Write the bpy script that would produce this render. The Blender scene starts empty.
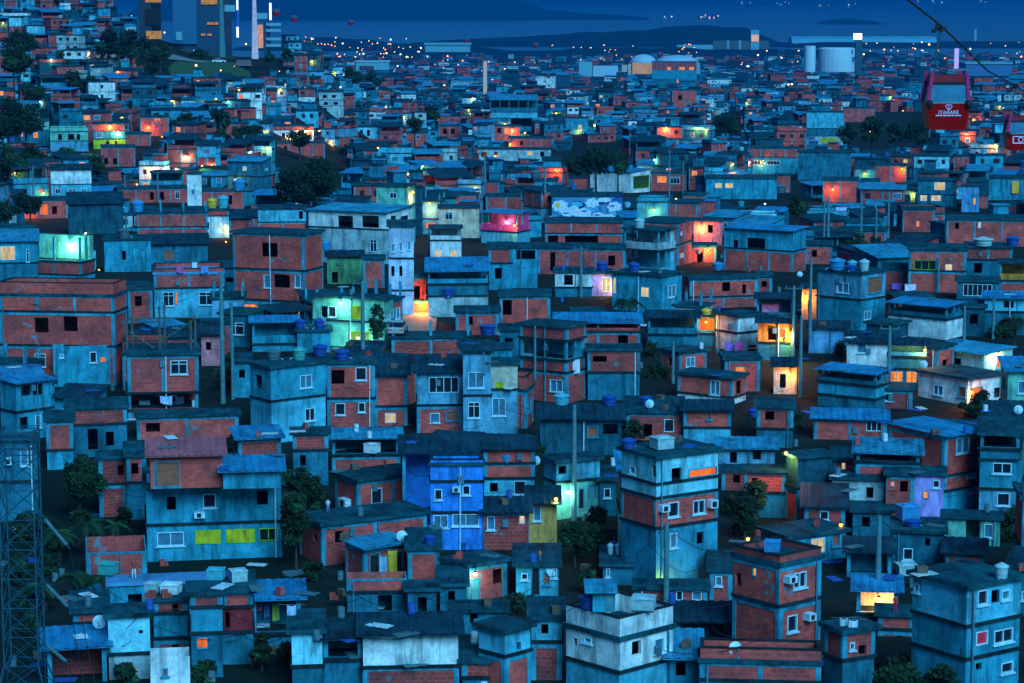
import bpy, math, random
from mathutils import Vector
RN = random.Random(11)
FPX = 85.0 / 36.0 * 1024.0
CAMZ = 112.0
PITCH = math.atan(347.5 / FPX)
CP, SP = math.cos(PITCH), math.sin(PITCH)
scene = bpy.context.scene
COL = scene.collection

# ------------------------------------------------------------------ camera geometry
def ray(px, py):
    cx = (px - 512.0) / FPX
    cy = -(py - 341.5) / FPX
    return Vector((cx, cy * SP + CP, cy * CP - SP))

def pt(px, py, Y):
    d = ray(px, py)
    k = Y / d.y
    return Vector((d.x * k, Y, CAMZ + d.z * k))

def proj(p):
    x, y, z = p[0], p[1], p[2] - CAMZ
    w = y * CP - z * SP
    if w < 1e-3:
        return None
    v = y * SP + z * CP
    return (512 + FPX * x / w, 341.5 - FPX * v / w, w)

def pxm(Y):
    return FPX / (Y * 1.01)

# ------------------------------------------------------------------ terrain
TAB = [(20, 84), (60, 83.5), (108, 81.5), (128, 79.5), (152, 80.2), (185, 81), (205, 82), (235, 82.3), (280, 80), (350, 76.4),
       (430, 72), (480, 71), (570, 68), (780, 62), (1100, 55), (1500, 46), (2200, 30), (3000, 12), (3600, 3.5), (4300, 1.5),
       (4420, -3), (9e9, -3)]

def sstep(a, b, x):
    t = min(1.0, max(0.0, (x - a) / (b - a)))
    return t * t * (3 - 2 * t)

def tz(X, Y):
    z = TAB[0][1]
    for (y0, z0), (y1, z1) in zip(TAB, TAB[1:]):
        if y0 <= Y < y1:
            z = z0 + (z1 - z0) * (Y - y0) / (y1 - y0)
            break
    A = 29 * sstep(-40, -88, X) + 16 * sstep(-100, -185, X)
    g = sstep(430, 900, Y) * (1 - sstep(960, 1250, Y))
    return z + A * g

def gd(px, py):
    d = ray(px, py)
    Y = 40.0
    while Y < 4400:
        k = Y / d.y
        if CAMZ + d.z * k < tz(d.x * k, Y):
            lo, hi = Y / 1.01, Y
            for _ in range(12):
                m = (lo + hi) / 2
                k = m / d.y
                if CAMZ + d.z * k < tz(d.x * k, m):
                    hi = m
                else:
                    lo = m
            return hi
        Y *= 1.01
    return 4300.0

# ------------------------------------------------------------------ materials
MC = {}
def nodes(name, rough=.8, metal=0.0, spec=.3):
    m = bpy.data.materials.new(name)
    m.use_nodes = True
    nt = m.node_tree
    b = nt.nodes['Principled BSDF']
    b.inputs['Roughness'].default_value = rough
    b.inputs['Metallic'].default_value = metal
    b.inputs['Specular IOR Level'].default_value = spec
    return m, nt, b

def coords(nt, sx=1, sy=1):
    uv = nt.nodes.new('ShaderNodeUVMap')
    oi = nt.nodes.new('ShaderNodeObjectInfo')
    mul = nt.nodes.new('ShaderNodeMath'); mul.operation = 'MULTIPLY'; mul.inputs[1].default_value = 71.0
    nt.links.new(oi.outputs['Random'], mul.inputs[0])
    add = nt.nodes.new('ShaderNodeVectorMath'); add.operation = 'ADD'
    nt.links.new(uv.outputs[0], add.inputs[0]); nt.links.new(mul.outputs[0], add.inputs[1])
    sc = nt.nodes.new('ShaderNodeVectorMath'); sc.operation = 'MULTIPLY'
    nt.links.new(add.outputs[0], sc.inputs[0]); sc.inputs[1].default_value = (sx, sy, 1)
    return sc.outputs[0]

def noise(nt, vec, scale, detail=4, rough=.6):
    n = nt.nodes.new('ShaderNodeTexNoise')
    n.inputs['Scale'].default_value = scale; n.inputs['Detail'].default_value = detail; n.inputs['Roughness'].default_value = rough
    nt.links.new(vec, n.inputs['Vector'])
    return n.outputs['Fac']

def ramp(nt, fac, a, b, ca=(0, 0, 0, 1), cb=(1, 1, 1, 1)):
    r = nt.nodes.new('ShaderNodeValToRGB')
    r.color_ramp.elements[0].position = a; r.color_ramp.elements[0].color = ca
    r.color_ramp.elements[1].position = b; r.color_ramp.elements[1].color = cb
    nt.links.new(fac, r.inputs[0])
    return r.outputs[0]

def mix(nt, fac, a, b, mode='MIX'):
    x = nt.nodes.new('ShaderNodeMix'); x.data_type = 'RGBA'; x.blend_type = mode
    if isinstance(fac, (int, float)): x.inputs[0].default_value = fac
    else: nt.links.new(fac, x.inputs[0])
    for k, v in ((6, a), (7, b)):
        if isinstance(v, tuple): x.inputs[k].default_value = (v + (1,))[:4]
        else: nt.links.new(v, x.inputs[k])
    return x.outputs[2]

def bump(nt, b, fac, s=.3, d=.02):
    n = nt.nodes.new('ShaderNodeBump'); n.inputs['Strength'].default_value = s; n.inputs['Distance'].default_value = d
    nt.links.new(fac, n.inputs['Height']); nt.links.new(n.outputs[0], b.inputs['Normal'])

def tone(c, k):
    return tuple(min(1, x * k) for x in c[:3])

def m_brick(v):
    k = 'brick%d' % v
    if k in MC: return MC[k]
    m, nt, b = nodes('hollow_clay_brick', .95, 0, .03)
    c1 = [(.68, .088, .066), (.56, .080, .068), (.75, .11, .082), (.44, .062, .052)][v]
    vec = coords(nt)
    t = nt.nodes.new('ShaderNodeTexBrick')
    t.inputs['Scale'].default_value = 1.0
    t.inputs['Brick Width'].default_value = .32; t.inputs['Row Height'].default_value = .21
    t.inputs['Mortar Size'].default_value = .02; t.inputs['Mortar Smooth'].default_value = .3; t.inputs['Bias'].default_value = -.1
    t.inputs['Color1'].default_value = tone(c1, 1.15) + (1,)
    t.inputs['Color2'].default_value = tone(c1, .74) + (1,)
    t.inputs['Mortar'].default_value = (.55, .12, .105, 1)
    nt.links.new(vec, t.inputs['Vector'])
    n1 = noise(nt, vec, .55, 5, .65)
    pale = ramp(nt, noise(nt, vec, 2.3, 5, .75), .58, .68, (0, 0, 0, 1), (.7, .7, .7, 1))
    c = mix(nt, pale, t.outputs['Color'], (.62, .17, .15))
    c = mix(nt, ramp(nt, noise(nt, vec, .8, 6, .75), .615, .64), c, mix(nt, n1, (.01, .20, .28), (.03, .46, .58)))
    c = mix(nt, ramp(nt, n1, .40, .66), c, mix(nt, .62, c, (.030, .035, .045)))
    c = mix(nt, ramp(nt, noise(nt, coords(nt, 1, .22), 1.5, 5, .7), .56, .72, (0, 0, 0, 1), (.6, .6, .6, 1)), c, (.03, .05, .06))
    nt.links.new(c, b.inputs['Base Color'])
    bump(nt, b, t.outputs['Fac'], .4, .01)
    MC[k] = m
    return m

PAL = {
    'C': (.026, .31, .44), 'Cd': (.012, .095, .14), 'Cl': (.075, .46, .62), 'Cm': (.018, .175, .26),
    'white': (.66, .84, .90), 'pale': (.34, .52, .55), 'cream': (.55, .55, .43), 'cyan': (.20, .66, .82), 'blue': (.03, .26, .85),
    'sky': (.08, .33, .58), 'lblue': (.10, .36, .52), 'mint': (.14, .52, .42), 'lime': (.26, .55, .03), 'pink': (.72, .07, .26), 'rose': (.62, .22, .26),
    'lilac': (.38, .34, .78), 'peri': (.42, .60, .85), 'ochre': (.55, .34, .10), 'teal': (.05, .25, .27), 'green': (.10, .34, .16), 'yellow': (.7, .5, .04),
    'maroon': (.25, .03, .04), 'orange': (.75, .30, .05)}  # orange is lamplight put into the wall colour

def m_plaster(c, stain=.8):
    k = 'pl' + c
    if k in MC: return MC[k]
    m, nt, b = nodes('cement_render' if c[0] == 'C' else 'painted_plaster', .92, 0, .04)
    col = PAL[c]
    vec = coords(nt)
    st = coords(nt, 1.0, .16)
    n1 = noise(nt, vec, .7, 6, .7)
    n2 = noise(nt, st, 1.7, 5, .7)
    n3 = noise(nt, vec, 7.0, 4, .8)
    base = mix(nt, ramp(nt, n1, .38, .62), tone(col, 1.30), tone(col, .62))
    dark = tone(col, .25)
    base = mix(nt, ramp(nt, n2, .49, .64, (0, 0, 0, 1), (stain, stain, stain, 1)), base, (dark[0] * .8 + .004, dark[1] * .8 + .008, dark[2] * .8 + .012))
    if c[0] != 'C':
        base = mix(nt, ramp(nt, noise(nt, vec, 1.1, 6, .7), .60, .66, (0, 0, 0, 1), (.6, .6, .6, 1)), base, mix(nt, .5, base, (.10, .17, .18)))
    base = mix(nt, ramp(nt, n3, .42, .62, (0, 0, 0, 1), (.5, .5, .5, 1)), base, tone(col, .5))
    nt.links.new(base, b.inputs['Base Color'])
    bump(nt, b, n3, .3, .01)
    MC[k] = m
    return m

def m_roof(kind):
    k = 'roof' + kind
    if k in MC: return MC[k]
    if kind == 'slab':      # weathered, mossy concrete
        m, nt, b = nodes('weathered_concrete_slab', .9, 0, .06)
        a, c = (.010, .085, .115), (.004, .018, .026)
    elif kind == 'fibre':
        m, nt, b = nodes('aged_fibre_cement_sheet', .8, 0, .12)
        a, c = (.008, .055, .085), (.003, .015, .024)
    elif kind == 'metal':
        m, nt, b = nodes('galvanised_roof_sheet', .5, .25, .5)
        a, c = (.03, .36, .54), (.01, .11, .19)
    elif kind == 'bluemetal':
        m, nt, b = nodes('blue_painted_roof_sheet', .5, .1, .5)
        a, c = (.012, .27, .50), (.006, .09, .20)
    elif kind == 'rose':
        m, nt, b = nodes('faded_red_tile_sheet', .8, 0, .2)
        a, c = (.42, .11, .13), (.26, .06, .08)
    elif kind == 'deck':
        m, nt, b = nodes('blue_painted_terrace_floor', .6, 0, .3)
        a, c = (.07, .27, .50), (.04, .15, .27)
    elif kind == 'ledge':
        m, nt, b = nodes('mossy_shadowed_slab_edge', .9, 0, .1)  # dark tone combines moss with the shadow line along each slab
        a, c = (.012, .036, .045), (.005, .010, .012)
    vec = coords(nt)
    n1 = noise(nt, vec, .45, 6, .7); n2 = noise(nt, coords(nt, 1, .2), 2.2, 4, .7)
    f = mix(nt, .45, n1, n2)
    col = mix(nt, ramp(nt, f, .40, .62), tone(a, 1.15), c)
    nt.links.new(col, b.inputs['Base Color'])
    if kind in ('metal', 'bluemetal', 'fibre', 'rose'):
        w = nt.nodes.new('ShaderNodeTexWave'); w.inputs['Scale'].default_value = 1.6
        uv = nt.nodes.new('ShaderNodeUVMap'); nt.links.new(uv.outputs[0], w.inputs['Vector'])
        bump(nt, b, w.outputs['Fac'], .5, .03)
    else:
        bump(nt, b, n2, .4, .02)
    MC[k] = m
    return m

def m_flat(name, col, rough=.6, metal=0.0, spec=.3, vary=.25):
    k = 'flat' + name
    if k in MC: return MC[k]
    m, nt, b = nodes(name, rough, metal, spec)
    tc = nt.nodes.new('ShaderNodeTexCoord')
    n = noise(nt, tc.outputs['Object'], 2.5, 4, .6)
    nt.links.new(mix(nt, ramp(nt, n, .3, .7), tone(col, 1 + vary), tone(col, 1 - vary)), b.inputs['Base Color'])
    MC[k] = m
    return m

def m_emit(name, col, s, vary=0):
    k = 'em' + name
    if k in MC: return MC[k]
    m, nt, b = nodes(name, .6)
    b.inputs['Base Color'].default_value = (.02, .02, .02, 1); b.inputs['Specular IOR Level'].default_value = .05
    b.inputs['Emission Strength'].default_value = s * .34
    if vary:
        vec = coords(nt, 1, .35)
        n = noise(nt, vec, 2.2, 4, .6)
        nt.links.new(mix(nt, ramp(nt, n, .36, .66), col, tone(col, vary)), b.inputs['Emission Color'])
    else:
        b.inputs['Emission Color'].default_value = col + (1,)
    MC[k] = m
    return m

ELV = 1.0
def M(c):
    if c in ('B', 'B0'): return m_brick(0)
    if c in ('B1', 'B2', 'B3'): return m_brick(int(c[1]))
    if c in PAL: return m_plaster(c)
    if c == 'frame': return m_plaster('Cf')
    if c == 'glass': return m_flat('dark_window_glass', (.010, .018, .03), .12, 0, .5)
    if c == 'glassb': return m_flat('sky_reflection_glass', (.05, .17, .26), .2, 0, .5)  # lighter base colour carries the reflected sky
    if c == 'white_metal': return m_flat('white_window_frame', (.40, .66, .76), .5)
    if c == 'alu': return m_flat('grey_window_frame', (.06, .17, .22), .5)
    if c == 'brownf': return m_flat('brown_window_frame', (.20, .07, .04), .6)
    if c == 'wood': return m_flat('brown_wooden_shutter', (.28, .09, .05), .7)
    if c == 'tealdoor': return m_flat('teal_metal_door', (.06, .22, .27), .5)
    if c == 'dark': return m_flat('unlit_room', (.012, .014, .016), .9)
    if c == 'lit_y': return m_emit('warm_lit_curtain', (1.0, .27, .022), 1.3 * ELV, .35)
    if c == 'lit_o': return m_emit('orange_lit_window', (1.0, .16, .006), 1.2 * ELV, .4)
    if c == 'lit_l': return m_emit('pale_lit_window', (.95, .68, .30), .8 * ELV, .45)
    if c == 'lit_g': return m_emit('lime_lit_room', (.16, .42, .004), .9 * ELV, .25)
    if c == 'lit_m': return m_emit('magenta_lit_curtain', (.45, .02, .12), .55 * ELV, .5)
    if c == 'bulb_w': return m_emit('warm_lamp_glow', (1.0, .42, .07), 5 * ELV)
    if c == 'bulb_o': return m_emit('orange_lamp_glow', (1.0, .30, .03), 5 * ELV)
    if c == 'bulb_l': return m_emit('white_lamp_glow', (.85, .9, 1.0), 5 * ELV)
    raise KeyError(c)
PAL['Cf'] = (.035, .31, .43)

# ------------------------------------------------------------------ mesh builder
class MB:
    def __init__(self):
        self.v, self.f, self.m = [], [], []
    def quad(self, a, b, c, d, mi=0):
        n = len(self.v); self.v += [tuple(a), tuple(b), tuple(c), tuple(d)]; self.f.append((n, n + 1, n + 2, n + 3)); self.m.append(mi)
    def poly(self, pts, mi=0):
        n = len(self.v); self.v += [tuple(p) for p in pts]; self.f.append(tuple(range(n, n + len(pts)))); self.m.append(mi)
    def box(self, x0, x1, y0, y1, z0, z1, mi=0):
        n = len(self.v)
        self.v += [(x0, y0, z0), (x1, y0, z0), (x1, y1, z0), (x0, y1, z0), (x0, y0, z1), (x1, y0, z1), (x1, y1, z1), (x0, y1, z1)]
        for q in ((0, 3, 2, 1), (4, 5, 6, 7), (0, 1, 5, 4), (1, 2, 6, 5), (2, 3, 7, 6), (3, 0, 4, 7)):
            self.f.append(tuple(n + i for i in q)); self.m.append(mi)
    def obox(self, o, ex, ey, x0, x1, y0, y1, z0, z1, mi=0):
        n0 = len(self.v)
        self.box(x0, x1, y0, y1, z0, z1, mi)
        for i in range(n0, len(self.v)):
            x, y, z = self.v[i]
            self.v[i] = (o[0] + ex[0] * x + ey[0] * y, o[1] + ex[1] * x + ey[1] * y, o[2] + z)
    def tube(self, p, q, r0, r1=None, n=6, mi=0, cap=True):
        r1 = r0 if r1 is None else r1
        p, q = Vector(p), Vector(q)
        d = (q - p)
        if d.length < 1e-6: return
        d.normalize()
        a = d.orthogonal().normalized(); b = d.cross(a)
        k = len(self.v)
        for i in range(n):
            t = 2 * math.pi * i / n
            e = a * math.cos(t) + b * math.sin(t)
            self.v.append(tuple(p + e * r0)); self.v.append(tuple(q + e * r1))
        for i in range(n):
            j = (i + 1) % n
            self.f.append((k + 2 * i, k + 2 * j, k + 2 * j + 1, k + 2 * i + 1)); self.m.append(mi)
        if cap:
            self.f.append(tuple(k + 2 * i for i in range(n))); self.m.append(mi)
            self.f.append(tuple(k + 2 * i + 1 for i in reversed(range(n)))); self.m.append(mi)
    def lathe(self, prof, n=16, c=(0, 0, 0), mi=0):
        k = len(self.v)
        for r, z in prof:
            for i in range(n):
                t = 2 * math.pi * i / n
                self.v.append((c[0] + r * math.cos(t), c[1] + r * math.sin(t), c[2] + z))
        for j in range(len(prof) - 1):
            for i in range(n):
                i2 = (i + 1) % n
                self.f.append((k + j * n + i, k + j * n + i2, k + (j + 1) * n + i2, k + (j + 1) * n + i)); self.m.append(mi)
        self.f.append(tuple(k + i for i in reversed(range(n)))); self.m.append(mi)
        self.f.append(tuple(k + (len(prof) - 1) * n + i for i in range(n))); self.m.append(mi)
    def mesh(self, name, mats):
        me = bpy.data.meshes.new(name)
        me.from_pydata(self.v, [], self.f)
        for m in mats: me.materials.append(m)
        if len(mats) > 1: me.polygons.foreach_set('material_index', self.m)
        uv = me.uv_layers.new(name='UVMap')
        data = [0.0] * (2 * len(me.loops))
        vs = self.v
        li = 0
        for p in me.polygons:
            n = p.normal
            ax, ay, az = abs(n.x), abs(n.y), abs(n.z)
            for vi in p.vertices:
                v = vs[vi]
                if az > .6: u, w = v[0], v[1]
                elif ax > ay: u, w = v[1], v[2]
                else: u, w = v[0], v[2]
                data[2 * li] = u; data[2 * li + 1] = w
                li += 1
        uv.data.foreach_set('uv', data)
        return me
    def build(self, name, mats, parent=None):
        if not isinstance(mats, (list, tuple)): mats = [mats]
        o = bpy.data.objects.new(name, self.mesh(name, mats))
        COL.objects.link(o)
        if parent is not None: o.parent = parent
        return o

def tag(o, label=None, cat=None, group=None, kind=None):
    if label: o['label'] = label
    if cat: o['category'] = cat
    if group: o['group'] = group
    if kind: o['kind'] = kind
    return o

def empty(name, loc, rz=0.0):
    o = bpy.data.objects.new(name, None)
    o.empty_display_size = .2
    COL.objects.link(o)
    o.location = loc; o.rotation_euler = (0, 0, rz)
    return o

def copy_tree(o, parent=None):
    c = o.copy(); COL.objects.link(c)
    if parent is not None: c.parent = parent
    for ch in list(o.children): copy_tree(ch, c)
    return c
# ------------------------------------------------------------------ houses
HOUSES = []      # (screen rect, root, Y, label, kind)
FOOT = []        # world footprints: (cx, cy, r, corners)

ROOFMAT = {'S': 'slab', 'P': 'slab', 'T': 'slab', 'M': 'metal', 'N': 'slab', 'F': 'fibre', 'Q': 'bluemetal', 'R': 'rose', 'G': 'fibre', 'K': 'deck', 'D': 'deck'}
KIND = {'B': 'brick_house', 'C': 'concrete_house', 'P': 'painted_house', 'O': 'terrace_house'}

def panel(mb, fp, L, z0, z1, ops, mi=0):
    """A wall face with real openings; reveals go inward."""
    us = sorted({0.0, L} | {max(0, min(L, o[0])) for o in ops} | {max(0, min(L, o[1])) for o in ops})
    zs = sorted({z0, z1} | {max(z0, min(z1, o[2])) for o in ops} | {max(z0, min(z1, o[3])) for o in ops})
    for a, b in zip(us, us[1:]):
        for c, d in zip(zs, zs[1:]):
            uc, zc = (a + b) / 2, (c + d) / 2
            if any(o[0] < uc < o[1] and o[2] < zc < o[3] for o in ops): continue
            mb.quad(fp(a, c, 0), fp(b, c, 0), fp(b, d, 0), fp(a, d, 0), mi)
    for a, b, c, d in ops:
        t = .16
        mb.quad(fp(a, c, 0), fp(b, c, 0), fp(b, c, t), fp(a, c, t), mi)
        mb.quad(fp(a, d, 0), fp(b, d, 0), fp(b, d, t), fp(a, d, t), mi)
        mb.quad(fp(a, c, 0), fp(a, d, 0), fp(a, d, t), fp(a, c, t), mi)
        mb.quad(fp(b, c, 0), fp(b, d, 0), fp(b, d, t), fp(b, c, t), mi)

class House:
    def __init__(h, root, W, D, near=True):
        h.root, h.W, h.D, h.near = root, W, D, near
        h.frame = MB(); h.nframe = 0; h.vary = False
    def fp(h, face):
        W = h.W
        if face == 'f': return lambda u, z, d: (u, d, z)
        if face == 'r': return lambda u, z, d: (W - d, u, z)
        if face == 'l': return lambda u, z, d: (d, u, z)
        return lambda u, z, d: (u, h.D - d, z)
    def fbox(h, mb, face, u0, u1, d0, d1, z0, z1, mi=0):
        a, b = h.fp(face)(u0, z0, d0), h.fp(face)(u1, z1, d1)
        mb.box(min(a[0], b[0]), max(a[0], b[0]), min(a[1], b[1]), max(a[1], b[1]), z0, z1, mi)
    def wallmat(h, code):
        c = code[1:] if code[0] == 'P' and code[1:] in PAL else code
        if code == 'B': return m_brick(h.bv)
        return M(c)
    def level(h, code, z0, z1, ops, side, wedge=0):
        """ops: {face: [(u0,u1,z0,z1,type)]}"""
        W, D = h.W, h.D
        if code[0] == 'O':
            sub = code.split(':')[1]
            low = z0 + (z1 - z0) * (.36 if code[1] != '0' else 0.02)
            wm = h.wallmat(sub)
            mb = MB()
            for face, L in (('f', W), ('r', D), ('l', D)):
                e = 0 if face == 'f' else .14
                h.fbox(mb, face, e, L, 0, .14, z0, low)
            mb.build('parapet', wm, h.root)
            mb = MB()
            dep = D * h.odepth
            mb.box(.16, W - .16, D - dep, D, z0, z1 - .05)
            back = mb.build('wall', wm, h.root)
            mb = MB()
            n = max(1, int(W / 3.2))
            for i in range(n + 1):
                u = (W - .22) * i / n
                mb = MB(); mb.box(u + .01, u + .21, .01, .21, low + .004, z1); mb.build('post', M('Cf'), h.root)
            if dep < D * .7:
                for u in (.01, W - .21):
                    mb = MB(); mb.box(u, u + .2, D * .45, D * .45 + .2, low + .004, z1); mb.build('post', M('Cf'), h.root)
            # windows or doors on the back wall
            for (u0, u1, w0, w1, t) in ops.get('f', []):
                h.window('f', u0, u1, max(w0, z0 + .1), min(w1, z1 - .1), t, off=D - dep)
            return
        wm = h.wallmat(code)
        mb = MB()
        for face, L in (('f', W), ('r', D), ('l', D), ('b', W)):
            o = [q[:4] for q in ops.get(face, []) if q[4] not in 'a']
            panel(mb, h.fp(face), L, z0, z1, o)
        if wedge > 0:
            mb.poly([(0, 0, z1), (0, D, z1), (0, D, z1 + wedge)]); mb.poly([(W, 0, z1), (W, D, z1), (W, D, z1 + wedge)])
            mb.quad((0, D, z1), (W, D, z1), (W, D, z1 + wedge), (0, D, z1 + wedge))
        mb.build('wall', wm, h.root)
        if code[0] == 'B' and code != 'B0':
            for face in side:
                L = W if face == 'f' else D
                n = max(1, round(L / 3.3))
                for i in range(n + 1):
                    u = (L - .22) * i / n
                    if any(o[0] < u + .22 and o[1] > u for o in ops.get(face, [])): continue
                    h.fbox(h.frame, face, max(.002, u), min(L - .002, u + .22), -.035, .05, z0 + .01, z1 - .01)
                h.fbox(h.frame, face, .01, L - .01, -.028, .05, z1 - (.24 if z1 - z0 > 1.6 else .12), z1 - .005)
                h.nframe += 1
            if h.frame.f:
                h.frame.build('concrete_frame', M('Cf'), h.root); h.frame = MB()
        for face in ops:
            for (u0, u1, w0, w1, t) in ops[face]:
                h.window(face, u0, u1, w0, w1, t)
    def window(h, face, u0, u1, z0, z1, t, off=0.0):
        W = h.W
        fb = lambda mb, a, b, d0, d1, c, d, mi=0: h.fbox(mb, face, a, b, d0 + off, d1 + off, c, d, mi)
        if off and t == 'k': t = 'D'
        if t == 'k':
            return
        if t == 'a':
            mb = MB(); fb(mb, u0, u1, -.42, -.005, z0, z1); o = mb.build('air_conditioner', M('white_metal'), h.root)
            if h.near:
                mb = MB(); um, zm, r = (u0 * .55 + u1 * .45), (z0 + z1) / 2, (z1 - z0) * .34
                fb(mb, um - r, um + r, -.44, -.425, zm - r, zm + r); mb.build('fan_grille', M('dark'), o)
            return
        pm = {'w': 'glass', 'b': 'glassb', 'y': 'lit_y', 'o': 'lit_o', 'l': 'lit_l', 'g': 'lit_g', 'm': 'lit_m', 's': 'wood', 'd': 'tealdoor', 'D': 'dark', 'v': 'glass', 'G': 'glass'}[t]
        nm = 'door' if t in 'dD' else 'window'
        fm = {'s': 'Cf', 'd': 'Cf', 'D': 'Cf', 'y': 'Cf', 'o': 'Cf', 'g': 'lime', 'G': 'lime'}.get(t, RN.choice(['white_metal', 'white_metal', 'alu', 'alu', 'brownf', 'tealdoor']) if t == 'w' and h.vary else 'white_metal')
        fr = .06 if h.near else .10
        f = MB()
        lo = .005 if not off else -.04
        fb(f, u0 + .003, u0 + fr, -.035, .09, z0 + .003, z1 - .003); fb(f, u1 - fr, u1 - .003, -.035, .09, z0 + .003, z1 - .003)
        fb(f, u0 + fr, u1 - fr, -.032, .088, z1 - fr, z1 - .004)
        if nm == 'window': fb(f, u0 + fr, u1 - fr, -.05, .088, z0 + .004, z0 + fr)
        if u1 - u0 > .8 and t in 'wblyGv':
            n = max(2, round((u1 - u0) / .75)) if t != 'v' else max(3, round((u1 - u0) / .5))
            for i in range(1, n):
                u = u0 + (u1 - u0) * i / n
                fb(f, u - .025, u + .025, -.02, .08, z0 + fr + .002, z1 - fr - .002)
        if t == 'w' and z1 - z0 > 1.0:
            zt = z1 - (z1 - z0) * .27
            fb(f, u0 + fr, u1 - fr, -.018, .078, zt - .02, zt + .02)
        if nm == 'window' and h.near and t in 'wbks':
            fb(f, u0 - .08, u1 + .08, -.11, -.004, z0 - .07, z0 - .004)
        p = MB()
        fb(p, u0 + .01, u1 - .01, .06, .075, z0 + .01, z1 - .01)
        if h.near:
            w = f.build(nm, M(fm), h.root)
            p.build('leaf' if nm == 'door' else 'pane', M(pm), w)
        else:
            n0 = len(f.f); k = len(f.v)
            f.v += p.v; f.f += [tuple(i + k for i in q) for q in p.f]; f.m += [1] * len(p.f)
            f.build(nm, [M(fm), M(pm)], h.root)
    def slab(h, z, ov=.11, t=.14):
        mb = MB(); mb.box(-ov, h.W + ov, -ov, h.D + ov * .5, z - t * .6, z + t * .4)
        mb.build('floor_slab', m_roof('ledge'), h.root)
    def roof(h, code, z, side, wallcode, slope, ph=.85):
        W, D = h.W, h.D
        k = code[0]
        mat = m_roof(ROOFMAT[k])
        if k == 'N': return
        if k in 'SPTKD':
            ov = .22 if k in 'ST' else .12
            mb = MB(); mb.box(-ov, W + ov, -ov, D + ov, z - .06, z + .14)
            mb.build('roof', mat, h.root)
            if k in 'PD':
                wm = h.wallmat(wallcode)
                mb = MB(); zt = z + .14
                mb.box(0, W, 0, .14, zt, zt + ph); mb.box(0, W, D - .14, D, zt, zt + ph)
                mb.box(0, .14, .14, D - .14, zt, zt + ph * .98); mb.box(W - .14, W, .14, D - .14, zt, zt + ph * .98)
                mb.build('parapet', wm, h.root)
                mb = MB(); zt += ph
                for b in ((-.03, W + .03, -.03, .17), (-.03, W + .03, D - .17, D + .03), (-.03, .17, .17, D - .17), (W - .17, W + .03, .17, D - .17)):
                    mb.box(b[0], b[1], b[2], b[3], zt + .002, zt + .06)
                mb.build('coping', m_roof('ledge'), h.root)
            if k == 'T':
                n = max(1, int(W / 3))
                for i in range(n + 1):
                    for y in (.02, D - .24):
                        u = (W - .24) * i / n + .01
                        hh = RN.uniform(.7, 1.5)
                        mb = MB(); mb.box(u, u + .22, y, y + .22, z + .142, z + .14 + hh)
                        mb.tube((u + .06, y + .06, z + hh), (u + .07, y + .05, z + hh + .6), .012, n=4)
                        mb.tube((u + .16, y + .16, z + hh), (u + .15, y + .17, z + hh + .5), .012, n=4)
                        mb.build('column', M('Cf'), h.root)
            return
        zb = z + slope * D
        mb = MB()
        ovf, ovs = (.45, .3)
        if k == 'G':
            zm = z + .22 * D
            for (ya, za, yb, zb2) in ((-ovf, z - .06, D / 2, zm), (D / 2, zm, D + ovf, z - .06)):
                mb.quad((-ovs, ya, za), (W + ovs, ya, za), (W + ovs, yb, zb2), (-ovs, yb, zb2))
                mb.quad((-ovs, ya, za - .05), (W + ovs, ya, za - .05), (W + ovs, yb, zb2 - .05), (-ovs, yb, zb2 - .05))
            mb.build('roof', mat, h.root)
            return
        ya, yb = -ovf, D + ovs
        za = z + .06 - slope * ovf; zc = zb + .06 + slope * ovs
        xs0, xs1 = -ovs, W + ovs
        n = max(2, int((xs1 - xs0) / .22)) if h.near else 1
        am = .022 if h.near else 0
        for i in range(n):
            a = xs0 + (xs1 - xs0) * i / n; b = xs0 + (xs1 - xs0) * (i + 1) / n
            da, db = (am if i % 2 else -am), (-am if i % 2 else am)
            mb.quad((a, ya, za + da), (b, ya, za + db), (b, yb, zc + db), (a, yb, zc + da))
        mb.quad((xs0, ya, za - .07), (xs1, ya, za - .07), (xs1, ya, za - .025), (xs0, ya, za - .025))
        mb.quad((xs0, ya, za - .07), (xs1, ya, za - .07), (xs1, yb, zc - .07), (xs0, yb, zc - .07))
        mb.build('roof', mat, h.root)

def finish(h, name_levels):
    if h.near and h.W > 2.5 and h.ztop:
        r = RN
        if r.random() < .6:
            u = r.choice([.32, h.W - .36, h.W * .5 + .2]); mb = MB()
            mb.tube((u, -.09, .2), (u, -.09, h.ztop - .2), .045, n=6); mb.tube((u, -.09, h.ztop - .2), (u, .02, h.ztop - .12), .045, n=6)
            mb.build('drain_pipe', M(r.choice(['white_metal', 'alu', 'Cf'])), h.root)
        if r.random() < .35:
            u = r.uniform(.8, max(.9, h.W - 1)); z = h.ztop - r.uniform(.5, 1.0); mb = MB()
            mb.box(u, u + .35, -.16, -.004, z - .2, z + .25); mb.build('meter_box', M('alu'), h.root)

def kind_of_levels(lv):
    n = {}
    for c in lv:
        q = c[0] if c[0] in 'BCO' else 'P'
        n[q] = n.get(q, 0) + 1
    if set(n) == {'O'}: return 'terrace_house'
    n.pop('O', None)
    return KIND[max(n, key=n.get)]

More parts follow.
